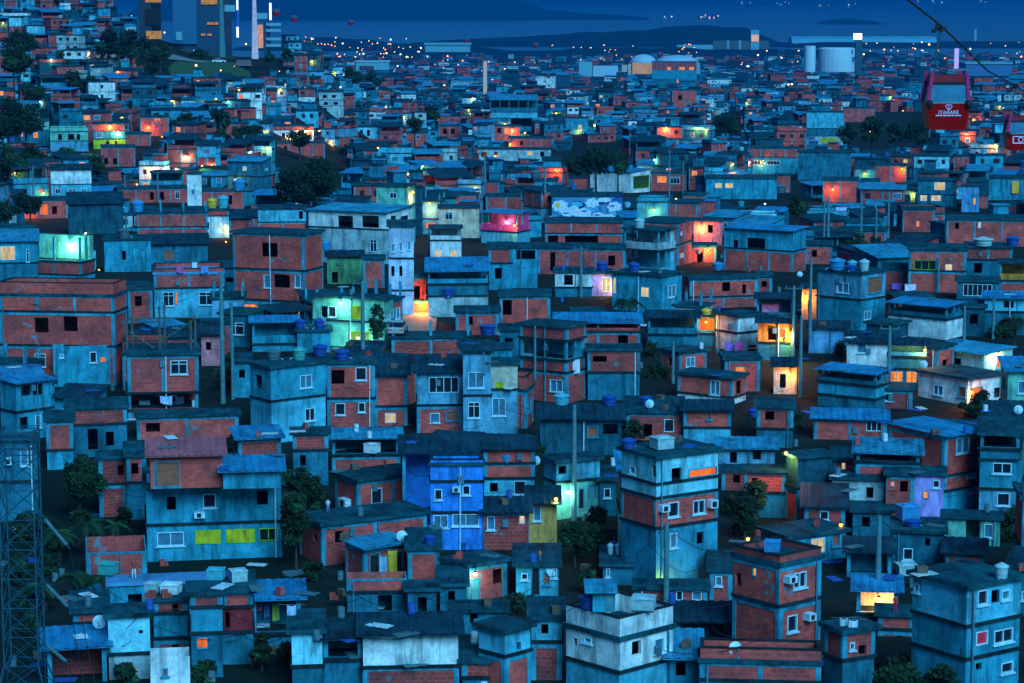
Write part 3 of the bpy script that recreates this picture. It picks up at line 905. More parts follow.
H('ochre walled house with a curved dark roof and a teal window', 529, 557, None, [502, 543], 'ochre', 'F.22', 'b533,506,541,521', d=5)
H('brick and blue graffiti wall house joined to the ochre one', 484, 529, None, [511, 550], 'B', 'F.2', 'l519,511,525,524 b487,516,495,530', d=5)
H('mint house lit from inside with tall dark doors, behind the tall concrete pole', 556, 600, 543, [462, 482, 520], 'Cl mint', 'S', 'l570,484,575,516 D578,488,584,508 d588,484,596,498 k558,466,566,474', d=6)
H('dark roofed house with a single brick patch, uphill from the mint lit house', 540, 622, None, [418, 455], 'Cd', 'F.2', 's587,426,598,437 k603,424,618,434', d=7)
H('long brick house with a yellow gridded window under a dark slab', 627, 684, None, [412, 440], 'B', 'S', 'k643,424,652,437 v664,419,674,432', d=6, bv=1)
H('brick house with a teal base strip, end of the long brick row', 684, 731, None, [409, 427, 443], 'B Cl', 'F.14', 's707,412,712,420', d=5, bv=2)
H('tall corner house with a cyan balcony storey over red brick', 657, 720, 621, [458, 484, 498, 528, 594], 'cyan cyan B C', 'S', 'k652,466,661,478 k672,468,682,484 o689,468,718,481 w668,502,679,517 w693,500,705,514 a658,504,666,511 a707,499,714,507 b670,533,677,548 k697,532,704,544 b630,466,636,474', d=7, bv=0)
H('low house with a pale blue sheet roof right of the tall corner house', 719, 775, None, [447, 472], 'lblue', 'M.2', 'k753,449,761,460 k730,452,737,463', d=6)
# --- lower right
H('brick house with white shutters under a big pale blue roof', 814, 886, None, [417, 439], 'B', 'Q.16', 'v866,418,882,431', d=8, bv=2)
H('open-topped brick house under a light blue sheet roof', 856, 919, None, [451, 461, 478], 'O0:Cm B', 'M.2', '', d=7, yb=523, od=.25, bv=1)
H('pale mint house with two small dark windows and a stained foot', 832, 886, None, [478, 511, 530], 'pale Cm', 'S', 'k839,492,846,504 k866,487,873,498 y838,520,844,527', d=4, yb=526)
H('narrow brick house between the mint wall and the tall balcony block', 887, 914, None, [474, 508], 'B', 'S', 'k900,481,908,492 o890,481,895,487', d=5, yb=531)
H('house with a moss-darkened upper wall over clean brick', 798, 832, 786, [458, 488, 523], 'Cd B1', 'S', '', d=6)
H('small brick upper room with a bright pane beside the moss-darkened wall', 833, 856, None, [459, 480], 'B', 'S', 'l841,462,846,470', yb=505, base=True)
H('large brick house with a long patched blue-grey roof and white curtained window', 945, 981, 888, [436, 476, 491, 519], 'B B C', 'Q.04', 'b956,437,969,453 b967,468,975,477 b905,470,911,480', d=9, bv=0)
H('balcony block with an open dark top storey and a barred window below', 981, 1020, None, [434, 448, 459, 488, 524], 'O0:C Cm C lblue', 'S', 'w993,463,1012,474 w997,493,1010,506', d=6)
H('dark brick house with a lamp glowing behind its roof', 745, 786, None, [471, 492, 517], 'B Cm', 'S', 'k752,478,758,488', bv=3)
H('grey house with a lit curtained window and a brown shutter, pink gable wall', 789, 847, 760, [538, 566], 'C', 'S', 'l811,538,825,553 s832,534,840,547', d=7)
H('tall brick corner house with a person on its lamp-lit roof terrace', 780, 822, 732, [566, 606, 665], 'B B', 'P', 'w793,572,806,588 a783,575,791,582 w787,615,797,632 a803,612,810,619 y752,567,757,577 k735,573,741,586', d=6, bv=0, ph=.3)
H('house with a bright lit white wall and a brick terrace under a dark blue roof', 857, 899, None, [589, 613, 630], 'O0:white B', 'Q.08', '', d=5, od=.3)
H('brick house with a tiny dark window below the lit white wall', 878, 914, None, [614, 628, 664], 'B B', 'S', 'k896,635,902,643', d=1.5, bv=1, yb=636)
H('brick house with laundry heaped on its roof, dark left flank', 843, 875, 824, [632, 660, 700], 'B Cm', 'S', 'w849,642,854,650 k858,645,866,655', d=6, yb=690)
H('big grey house with a rear balcony and a magenta lit window', 968, 1022, 912, [588, 626, 659, 700], 'Cl C C', 'S', 'w978,590,988,605 k992,590,1000,603 b1002,590,1010,600 m976,631,988,645 w994,629,1013,643 k976,663,982,670 w1001,662,1013,673 b914,583,920,592', d=9)
H('low brick hut with a dark corrugated roof and a blue door', 946, 984, None, [551, 574], 'B', 'F.16', 'd956,553,961,572')
H('house with a pale green painted front and white arched panel', 944, 1000, None, [517, 544], 'mint', 'S', 'k966,519,980,541 b984,524,993,538')
H('teal terrace house with a broad blank front below the mint wall', 893, 944, None, [531, 563], 'Cm', 'S', 'w903,548,913,560 k925,538,930,546')
H('open framed house with a dark low roof behind the tall lamp pole', 847, 892, None, [550, 577], 'O:Cm', 'F.15', '', od=.3)
H('brick terrace with a blue floor and a pale crate at the bottom edge', 700, 822, None, [661, 679, 700], 'B B', 'P', '', d=5.6, ph=.45, yb=697)
H('long shed with a dark blue roof and slim white posts', 676, 765, None, [619, 640], 'O0:Cm', 'F.16', 'l692,621,700,628', d=6, yb=650)
H('ochre and brick house with two windows below a dark slab', 636, 708, None, [588, 606], 'B1', 'S', 'w676,590,683,601 b692,588,702,601', d=6)
H('small dark slab-roofed concrete hut uphill of the ochre brick house', 603, 642, None, [565, 585], 'Cm', 'S', 'b606,568,610,577', d=5)
H('white corner house with a walled roof terrace carrying a small hut', 620, 675, 564, [640, 672, 710], 'white Cl', 'P', 'k632,641,641,655 b654,638,664,653 k573,638,577,646 b584,637,592,643', d=9, yb=700, ph=.8)
H('patchy brick and teal house with a dark doorway left of the gully', 516, 559, None, [565, 600], 'Cl', 'S', 'D531,567,540,595 w521,573,528,580 w552,568,557,578 s543,572,550,585', d=6)
H('brick house with a lamp glowing over its blue door', 467, 508, 443, [567, 602], 'B', 'S', 'd471,578,480,602 k493,569,503,584', d=6, bv=1)
H('teal and brick house with a dark roof at the bottom edge', 505, 531, 478, [632, 656, 700], 'Cl B', 'S', 'k517,642,521,650', d=6, yb=692)
# --- above the middle: smaller
H('dim house with an orange lamp-lit wall at the upper slope', 22, 66, None, [200, 219], 'B', 'S', 'k52,206,57,214 o40,204,48,215')
H('broad dark concrete house with a wide blank front', 68, 122, None, [204, 234], 'Cd', 'F.12', '', d=9)
H('brick terrace house with four windows left of the slim white tower', 118, 187, None, [189, 203], 'B', 'S', 'k150,192,154,200 k160,192,164,200 w175,191,180,199', d=7)
H('slim white stair tower house with one window', 187, 201, None, [174, 210], 'white', 'S', 'b191,189,195,195', d=4)
H('pale cyan walled house under a strip of brick', 186, 228, None, [210, 216, 238], 'B cyan', 'S', 'k205,222,209,229')
H('brick house carrying cyan and yellow tanks', 196, 243, None, [191, 209], 'B', 'S', 'k228,195,232,204')
H('grey-cyan walled wing left of the white hall', 258, 306, None, [209, 222, 236], 'Cl B', 'S', 'k299,211,303,219')
H('pale yellowish house with a small dark window left of the pink room', 439, 479, None, [208, 238], 'cream', 'S', 'w445,212,453,220')
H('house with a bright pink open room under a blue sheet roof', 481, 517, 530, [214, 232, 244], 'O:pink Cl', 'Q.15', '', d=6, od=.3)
H('pale pink brick block above the bright pink room', 486, 526, None, [196, 212], 'B1', 'S', '', d=6)
H('upper pink brick room between two white posts', 483, 499, None, [182, 198], 'B1', 'S', '', d=5)
H('blue and white painted mural wall house with cloud shapes', 552, 622, None, [196, 225], 'sky', 'S', '', d=7)
H('white flat-roofed house with a glazed right side below the dark trees', 590, 631, 650, [172, 193], 'white', 'Q.12', 'G633,175,649,188', d=10)
H('brick room with lit openings right of the white flat-roofed house', 651, 686, None, [173, 191], 'B', 'S', 'y657,176,667,183 w670,177,680,184')
H('broad grey house with two bright lit strips', 706, 776, None, [178, 199], 'C', 'S', 'l715,183,722,188 l725,183,733,188', d=8)
H('brick end block beside the broad grey house', 776, 790, None, [175, 192], 'B', 'S', '')
H('teal house with a white window band under a brick parapet', 748, 797, None, [148, 157, 174], 'B C', 'S', 'w751,160,764,165 w767,160,780,165', d=8)
H('square brick house at the right slope behind the twin poles', 823, 858, None, [180, 202], 'B', 'S', '', d=7)
H('brick house with an orange lit door right of the twin poles', 875, 906, None, [165, 182], 'B', 'S', 'o898,167,905,174')
H('house with bright lit windows beside a balcony', 918, 956, None, [180, 194, 206], 'Cm Cm', 'S', 'l920,195,927,201 l931,195,941,201 l934,182,945,190')
H('pale blue narrow house beside an orange door', 962, 979, None, [186, 212], 'sky', 'S', 'y973,198,976,205')
H('teal house with an orange curtain on its balcony', 988, 1028, None, [178, 200], 'C', 'S', 'o1012,181,1019,194', d=7)
H('red brick block with a lit window behind the crossarm pole', 903, 934, None, [209, 232], 'B', 'S', 'o916,221,920,227')
H('dark wide house with a long flat roof below the dark trees', 798, 850, None, [152, 180], 'Cm', 'S', '', d=9)
H('house with a lime lit porch below teal storeys', 807, 843, None, [112, 128, 136, 146], 'Cl Cm pale', 'S', 'g821,138,838,145', d=8)
H('brick house under a strip of pale sheet, right of the lime porch', 843, 874, None, [108, 122], 'B', 'S', '', d=8)
H('house with a lime green painted ground floor on the hillside', 93, 124, None, [124, 131, 139, 149], 'B C lime', 'S', 'k106,141,109,145 k115,141,117,145 b96,132,102,138 l117,132,120,135', d=8)
H('mint two-storey house with a row of dark openings on the hillside', 50, 87, None, [132, 141, 152], 'mint lblue', 'P', 'k58,134,62,140 k68,134,74,140 k77,134,80,140', d=8)
H('dark house with two yellow windows beneath a mint terrace', 20, 48, None, [121, 130, 146], 'mint Cm', 'S', 'y19,132,23,137 y33,132,38,138', d=8)
H('pinkish brick block below the lime green ground floor', 101, 134, None, [147, 167], 'B1', 'S', 'k104,158,108,164 k113,158,117,164', d=8)
H('low brick house with one lit window left of the round dark tree', 125, 150, None, [134, 146], 'B', 'S', 'y130,131,133,134', d=8)
H('stepped brick house with a lamp beside the hillside tree', 140, 168, None, [117, 136], 'B', 'S', 'o154,118,160,121', d=8)
H('long white house lit by a lamp under a red parapet', 271, 313, None, [126, 130, 141], 'B white', 'S', 'k282,133,285,138 k290,133,294,138 y305,131,312,137', d=8)
H('long low brick house below the lamp-lit white one', 277, 324, None, [143, 155], 'B', 'S', 'k284,146,287,150', d=8)
H('pale three-storey block with rows of small windows on the hill', 319, 343, None, [92, 100, 106, 114], 'pale pale pale', 'S', 'k323,95,327,98 k332,95,336,98 k324,102,328,105 k334,102,338,105 k323,108,327,112', d=10)
H('mint small-windowed house left of the pale three-storey block', 296, 318, None, [111, 124], 'Cl', 'S', 'k302,114,305,118 k310,114,313,118', d=8)
H('pale cyan house with three dark doors on the hill', 356, 380, None, [127, 138], 'cyan', 'S', 'k360,130,363,136 k367,130,370,136', d=8)
H('large concrete hall with a columned open upper floor', 490, 537, None, [100, 112, 118, 136], 'O:Cm Cl Cm', 'M.1', 'k511,116,534,126', d=14, od=.3)
H('brick house with a bright lamp beneath the columned hall', 494, 520, None, [126, 141], 'B', 'S', 'k497,128,501,133 y504,128,508,134', d=9)
H('low red brick terrace right of the bright lamp', 509, 552, None, [138, 150], 'B', 'S', 'k520,141,523,145', d=9)
H('long pale house with two dark windows behind the white post', 470, 550, None, [149, 161], 'pale', 'S', 'k481,152,487,157 k494,152,498,157 l527,151,533,155 k540,151,544,156', d=9)
H('brick house with two windows on the middle slope', 439, 460, None, [126, 139], 'B', 'S', 'k443,129,447,134 k451,129,455,134', d=8)
H('brick house beside the sloping dark tree', 406, 427, None, [133, 147], 'B', 'S', 'w416,135,420,139', d=8)
H('teal house with a pale front right of the columned hall', 566, 588, None, [118, 134], 'C', 'S', 'l578,125,582,131', d=9)
H('brick banded office block with yellow lit windows', 652, 696, None, [62, 70, 79, 92], 'B3 C Cm', 'S', 'y667,67,671,71 y679,67,685,71 y689,67,694,71 y677,77,683,83 y687,77,694,83', d=16)
H('brick and pale house below the yellow windowed block', 672, 696, None, [90, 112], 'B', 'S', 'k678,95,682,100 w686,103,691,108', d=10)
# --- pieces between the larger houses
H('low brick room with a dark front right of the small dark window hut', 757, 793, None, [407, 428, 447], 'B Cm', 'S', 'k765,411,774,420', bv=3)
H('pale lilac walled house with a small yellow light', 915, 944, None, [474, 508], 'lilac', 'S', 'y923,491,929,499 w933,480,940,488', d=2, yb=531)
H('dark teal house between the mint wall and the bluish cube tank', 853, 892, None, [511, 537], 'Cm', 'S', 'k862,517,870,527', d=4)
H('low teal wall house over a brick foot right of the dark-roofed bottom house', 531, 562, None, [618, 641, 700], 'Cl B3', 'S', 'k541,624,548,634', yb=680, d=3.5)
H('dark yard house with a sheet roof left of the brick terrace', 670, 699, None, [656, 700], 'Cm', 'M.1', 'k676,662,686,676', d=3, yb=690)
H('dark maroon brick room below the ochre brick house windows', 710, 732, None, [570, 602], 'B3', 'S', 'b715,576,722,586', d=4)
H('grey walled house downhill of the lamp over the blue door', 452, 507, None, [611, 634], 'Cm', 'S', 'k470,613,478,624', d=4)
H('brick topped wall house right of the peeling white wall', 462, 504, None, [661, 677, 700], 'B3 Cm', 'S', 'l481,681,487,690', d=3, yb=688)
H('narrow dull house between the mint lit house and the tall corner house', 600, 617, None, [480, 516], 'Cm', 'S', 'w604,488,611,498', d=4)
H('dim brick house downhill of the pale blue sheet roof right of the corner house', 722, 757, None, [471, 490], 'B3', 'S', 'k733,475,740,483', d=4)
H('narrow dark teal house left of the three-storey brick house', 500, 519, None, [330, 364], 'Cm', 'S', 'k505,338,513,348', d=5)
H('plain brick house left of the dark tree by the four tanks', 805, 832, None, [245, 264], 'B', 'S', 'k812,250,817,257', d=5)
H('brick room uphill of the purple washing', 883, 912, None, [269, 290], 'B1', 'S', '', d=5)
H('dark house right of the bright blue open top roof', 964, 985, None, [307, 336], 'Cd', 'S', 'k970,314,978,324', d=5)
H('brick and teal house below the two yellow lit windows', 877, 912, None, [389, 408], 'B3', 'S', 'w884,393,892,401', d=4)
H('brick over teal house right of the two lit window white house', 489, 512, None, [248, 263, 290], 'B C', 'S', 'k495,268,502,279', d=5)
H('low brick house downhill of the pale lower wall of the awning veranda', 456, 499, None, [312, 335], 'B', 'S', 'k466,317,473,325', d=4)
H('dark brick house between the wide brick house and the pale two-window house', 128, 152, None, [289, 324], 'B3', 'S', 'k135,296,142,306', d=5)
H('pinkish white wall house lit faintly beside the tall dark pole', 201, 221, None, [334, 366], 'rose', 'F.1', 'k206,342,211,350', d=4)
H('narrow teal house squeezed left of the grey corner house', 234, 250, None, [362, 398], 'C', 'S', 'k239,370,245,378', d=4)
H('brick wall house in front of the dark hollow left of the lime lit rooms', 126, 145, None, [456, 482, 520], 'B3 Cm', 'S', 'k131,463,138,474', d=4)
H('brick house with a white window below the moss-darkened wall', 805, 845, None, [505, 527], 'B', 'F.1', 'w820,511,829,520', d=4, yb=545)
H('small grey house at the gully edge left of the brick house with blue door', 440, 466, None, [585, 612], 'Cm', 'S', 'k448,591,455,602', d=3.5)

H('narrow plaster house glowing orange deep in the right alley', 802, 817, None, [288, 320], 'cream', 'S', 'k808,300,812,312', d=3)
H('low cream wall house glowing orange at the foot of the right alley', 774, 797, None, [366, 394], 'cream Cm'.split()[0], 'F.06', 'k780,374,786,388', d=3)
build_specs()
# ------------------------------------------------------------------ the rest of the hillside, house by house
KEEP_OPEN = [(-5, 425, 72, 720), (392, 284, 436, 345), (282, 470, 324, 560), (40, 486, 98, 560), (562, 520, 606, 560), (727, 470, 760, 520), (496, 590, 542, 612), (696, 244, 716, 268),
             (274, 150, 344, 200), (566, 143, 628, 182), (784, 190, 810, 222), (838, 112, 930, 150), (710, 113, 744, 137), (138, 30, 285, 74), (1000, 310, 1024, 345), (614, 294, 642, 320)]
def blocked(x, y):
    return any(a < x < c and b < y < d for a, b, c, d in KEEP_OPEN)
NHERO = len(HOUSES)
def hides_hero(rect, Y, lim=.05, px2=1e9):
    x0, y0, x1, y1 = rect
    for q in HOUSES[:NHERO]:
        if q['Y'] <= Y: continue
        a, b, c, d = q['rect']
        ox = min(x1, c) - max(x0, a); oy = min(y1, d) - max(y0, b)
        if ox > 0 and oy > 0 and ox * oy > lim * (c - a) * (d - b): return True
    for a, b, c, d in KEEP_OPEN:
        ox = min(x1, c) - max(x0, a); oy = min(y1, d) - max(y0, b)
        if ox > 0 and oy > 0 and ox * oy > min(px2, .12 * (c - a) * (d - b)): return True
    return False
def covered(rect, Y):
    """Share of a screen rect that nearer named houses hide."""
    x0, y0, x1, y1 = rect
    n = k = 0
    for i in range(5):
        for j in range(4):
            x = x0 + (x1 - x0) * (i + .5) / 5; y = y0 + (y1 - y0) * (j + .5) / 4
            n += 1
            if y > 683 or x < 0 or x > 1024: k += 1; continue
            for q in HOUSES:
                a, b, c, d = q['rect']
                if q['Y'] < Y and a < x < c and b < y < d: k += 1; break
    return k / n

def footprint(px, row, fwm, D, th):
    Y = gd(px, row)
    P = pt(px, row, Y)
    be = math.atan2(P.x, P.y) + th
    ex = Vector((math.cos(be), -math.sin(be), 0)); ey = Vector((math.sin(be), math.cos(be), 0))
    o = Vector((P.x, P.y, 0)) - ex * fwm / 2
    return Y, o, ex, ey, [o, o + ex * fwm, o + ex * fwm + ey * D, o + ey * D]

LM = [(70, 250, 'the lit mint terrace'), (278, 260, 'the tall red brick block'), (350, 225, 'the white hall'), (350, 320, 'the lamplit mint house'), (400, 250, 'the periwinkle block'),
      (300, 400, 'the grey corner house'), (440, 385, 'the white casement windows'), (490, 400, 'the tall blue-plastered house'), (590, 210, 'the cloud mural'), (505, 220, 'the pink open room'), (580, 260, 'the white doorway column'),
      (640, 295, 'the glowing grey-green house'), (600, 335, 'the long blue sheet roof'), (545, 365, 'the three-storey brick house'), (705, 245, 'the stair alley'), (765, 245, 'the recessed loggia'),
      (845, 300, 'the house with four roof tanks'), (925, 310, 'the bright blue open roof'), (960, 365, 'the bright cyan house'), (910, 378, 'the two yellow windows'), (790, 340, 'the alley lamp'), (937, 268, 'the green framed window'),
      (214, 505, 'the lime lit rooms'), (60, 340, 'the wide red brick house'), (160, 385, 'the open laundry storey'), (165, 600, 'the blue deck'), (205, 640, 'the glowing orange window'), (455, 510, 'the royal blue house'), (395, 500, 'the white framed window'),
      (385, 565, 'the light blue roofed hut'), (410, 650, 'the peeling white wall'), (585, 495, 'the mint lit house'), (655, 425, 'the yellow gridded window'), (680, 500, 'the cyan balcony house'), (543, 520, 'the ochre wall'),
      (845, 425, 'the white shuttered house'), (858, 495, 'the pale mint wall'), (930, 450, 'the patched blue-grey roof'), (1000, 470, 'the balcony block'), (815, 545, 'the lit curtained window'), (780, 600, 'the lamplit roof terrace'),
      (880, 602, 'the lit white wall'), (980, 630, 'the magenta lit window'), (620, 655, 'the walled roof corner house'), (760, 665, 'the blue floored terrace'), (488, 585, 'the blue door lamp'), (690, 595, 'the ochre brick house'),
      (740, 187, 'the two lit strips'), (620, 182, 'the glazed white house'), (194, 190, 'the slim white tower'), (840, 190, 'the twin poles'), (937, 196, 'the bright balcony windows'), (308, 175, 'the round dark tree'), (770, 160, 'the white window band'), (508, 160, 'the long pale house'), (900, 130, 'the dark tree clump')]
USED = set(q['label'].lower() for q in HOUSES)
def where(px, py):
    c = sorted(LM, key=lambda l: math.hypot((l[0] - px) * .8, l[1] - py))[:4]
    out = []
    for l in c:
        dx, dy = px - l[0], py - l[1]
        if abs(dy) > abs(dx) * 1.2: out.append(('uphill of ' if dy < 0 else 'downhill of ') + l[2])
        else: out.append(('just left of ' if dx < 0 else 'just right of ') + l[2])
        if abs(dy) > 8 and abs(dx) > 8: out.append(('uphill and ' if dy < 0 else 'downhill and ') + ('left of ' if dx < 0 else 'right of ') + l[2])
    return out
CW = {'B': 'brick', 'C': 'grey rendered', 'Cd': 'dark rendered', 'Cl': 'pale grey', 'Cm': 'dull grey', 'white': 'white', 'pale': 'pale painted', 'cyan': 'cyan painted', 'lblue': 'light blue', 'teal': 'teal painted', 'mint': 'mint painted', 'sky': 'sky blue', 'cream': 'cream'}
RW = {'S': 'flat slab', 'P': 'walled flat roof', 'F': 'dark sheet roof', 'M': 'grey sheet roof', 'Q': 'blue sheet roof', 'T': 'roof of bare posts'}
def filler(px, row, small=0, lim=.05):
    r = RN
    near = row > 300
    fwm = r.uniform(4.2, 7.4) if not small else r.uniform(2.4, 4.4); D = r.uniform(4.2, 6.4) if not small else r.uniform(2.4, 4.2); th = r.choice([-1, 1]) * r.uniform(.0, .6)
    Y, o, ex, ey, cs = footprint(px, row, fwm, D, th)
    for c2, Y2 in FOOT:
        if abs(Y2 - Y) < 26 and overlap(cs, c2, .15): return False
    st = r.choices([1, 2, 3], [.42, .44, .14])[0]
    s = pxm(Y)
    sh = r.uniform(2.5, 2.9)
    while st > 0:
        hpx = st * sh * s
        up = (D * (row + 6) / FPX + .10 * D + .2) * s
        hw = (fwm * math.cos(th) + D * abs(math.sin(th))) * s * .55
        rect = (px - hw, row - hpx - up, px + hw, row + 2)
        if not hides_hero(rect, Y, lim): break
        st -= 1
    if st == 0: return False
    if covered(rect, Y) > .82: return False
    zg = min(tz(c.x, c.y) for c in cs) - .3
    pal = ['B'] * 13 + ['C'] * 5 + ['Cm'] * 5 + ['Cd'] * 2 + ['Cl'] * 3 + ['lblue', 'pale', 'white', 'cyan', 'teal', 'mint', 'cream']
    lv = [r.choice(pal) for _ in range(st)]
    if st > 1 and r.random() < .5: lv = [lv[0]] * st
    if r.random() < .16: lv[0] = 'O:' + r.choice(['B', 'C', 'Cm'])
    roof = r.choices(list('SPFMQT'), [.34, .14, .24, .08, .10, .10])[0]
    if lv[0][0] == 'O' and roof in 'PT': roof = 'F'
    o.z = zg
    ztop = tz((cs[0].x + cs[2].x) / 2, (cs[0].y + cs[2].y) / 2) + st * sh
    nm = kind_of_levels(lv)
    root = empty(nm, o, math.atan2(ex.y, ex.x))
    h = House(root, fwm, D, near); h.odepth = .3; h.bv = r.randrange(4); h.vary = True
    faces = ['f', 'r', 'l']
    lit = None
    zs = [ztop - zg - i * sh for i in range(st)] + [0]
    nwin = 0
    sl = r.uniform(.06, .16)
    for i, c in enumerate(lv):
        z1, z0 = zs[i], zs[i + 1]
        ops = {}
        if c[0] != 'O':
            fb = max(z0, z1 - sh)
            for face, L in (('f', fwm), ('r', D), ('l', D)):
                n = int(L / 2.4)
                for k in range(n):
                    if r.random() < (.35 if face == 'f' else .6): continue
                    u = L * (k + .5) / n + r.uniform(-.25, .25); ww = r.choice([.45, .55, .6, .8]); hh = r.choice([.5, .9, 1.05])
                    t = r.choices('wkbsylo', [.34, .34, .14, .05, .03, .035, .02])[0]
                    if t in 'ylo': lit = {'y': 'warm lit', 'l': 'pale lit', 'o': 'orange lit'}[t]
                    ops.setdefault(face, []).append((u - ww, u + ww, fb + 1.0, fb + 1.0 + hh, t)); nwin += face == 'f'
        elif r.random() < .4: ops = {}
        h.level(c, z0 + (.056 if i < st - 1 else 0), z1 - (.084 if i else .06), ops, faces, wedge=(sl * D if i == 0 and c[0] != 'O' and roof in 'MFQ' else 0))
        if i: h.slab(z1)
    top = lv[0].split(':')[-1]
    h.roof(roof, zs[0], faces, top, sl if roof in 'MFQ' else 0, r.uniform(.5, .9))
    h.ztop = 0 if lv[0][0] == 'O' else zs[0]
    finish(h, lv)
    # a label of its own
    py = row - st * sh * s / 2
    a = ['one', 'two', 'three'][st - 1] + '-storey'
    w0 = CW.get(top, 'plain'); w1 = CW.get(lv[-1].split(':')[-1], '')
    cands = []
    for wh in where(px, py):
        if lit: cands.append(f'{w0} house with a {lit} window and {RW[roof]}, {wh}')
        if lv[0][0] == 'O': cands.append(f'{w0} house with an open top storey and {RW[roof]}, {wh}')
        if st > 1 and w1 and w1 != w0: cands.append(f'{w0} over {w1} house with a {RW[roof]}, {wh}')
        cands.append(f'{a} {w0} house with a {RW[roof]}, {wh}')
        cands.append(f'{w0} house with a {RW[roof]} and {["no front window", "one front window", "two front windows", "several front windows"][min(3, nwin)]}, {wh}')
    lab = None
    for c in cands:
        c = c.replace('brick house', 'bare brick house', 1) if 'brick house' in c else c
        c = ' '.join(c.split()[:16])
        if c.lower() not in USED and len(c.replace(',', '').split()) <= 16: lab = c; break
    if lab is None: lab = f'{"small" if fwm < 6 else "wide"} {a} {w0} house, {where(px, py)[-1]}'
    USED.add(lab.lower())
    tag(root, lab, 'house', 'houses packed on the slope')
    register(root, fwm, D, o, ex, ey, zs[0], lab, nm, Y, rect)
    return True
for q in HOUSES: q['root']['group'] = 'houses packed on the slope'
NMAX = 345
cand = []
row = 720.0
while row > 196:
    Y = gd(512, row) if row < 683 else 105
    step = max(3.2, 5.2 * pxm(Y) * (row + 6) / FPX)
    n = int(1024 / (4.6 * pxm(Y)))
    for i in range(n):
        cand.append((RN.uniform(-20, 1044), row + RN.uniform(-.5, .5) * step))
    row -= step
near_c = [c for c in cand if c[1] > 330]; far_c = [c for c in cand if c[1] <= 330]
for px, ry in near_c:
    if not blocked(px, ry): filler(px, ry)
n1 = len(HOUSES)
for px, ry in near_c * 9:
    if not blocked(px, ry): filler(px + RN.uniform(-20, 20), ry + RN.uniform(-6, 6), 1, .15)
n2 = len(HOUSES)
for px, ry in far_c:
    if len(HOUSES) >= NMAX: break
    if not blocked(px, ry): filler(px, ry)
print('FILL', NHERO, n1, n2, len(HOUSES), ry)
N_NEAR_DONE = len(HOUSES)

# ------------------------------------------------------------------ beyond: roofs too many to count, one mass
far_keys = ['B', 'B1', 'B2', 'B3', 'C', 'Cm', 'Cd', 'Cl', 'white', 'pale', 'lblue', 'mint', 'cyan', 'rose']
far_mats = [M(k) for k in far_keys] + [m_roof('slab'), m_roof('fibre'), m_roof('metal'), m_roof('bluemetal'), M('dark'), M('glassb'), M('lit_y'), M('lit_l'), M('lit_o'), M('Cf'), m_roof('ledge'), m_flat('blue_water_tank', (.02, .12, .32), .5)]
SLAB, FIB, MET, BLU, DRK, GLS, LY, LL, LO, CFR, LED, TNK = range(14, 26)
far = MB()
cells = {}
for cs, Y in FOOT:
    c = (cs[0] + cs[2]) / 2
    cells.setdefault((int(c.x // 12), int(c.y // 12)), []).append(cs)
def near_named(cs):
    c = (cs[0] + cs[2]) / 2
    i, j = int(c.x // 12), int(c.y // 12)
    for a in (-1, 0, 1):
        for b in (-1, 0, 1):
            for q in cells.get((i + a, j + b), ()):
                if overlap(cs, q, .1): return True
    return False
HB = [q for q in HOUSES[:NHERO]]
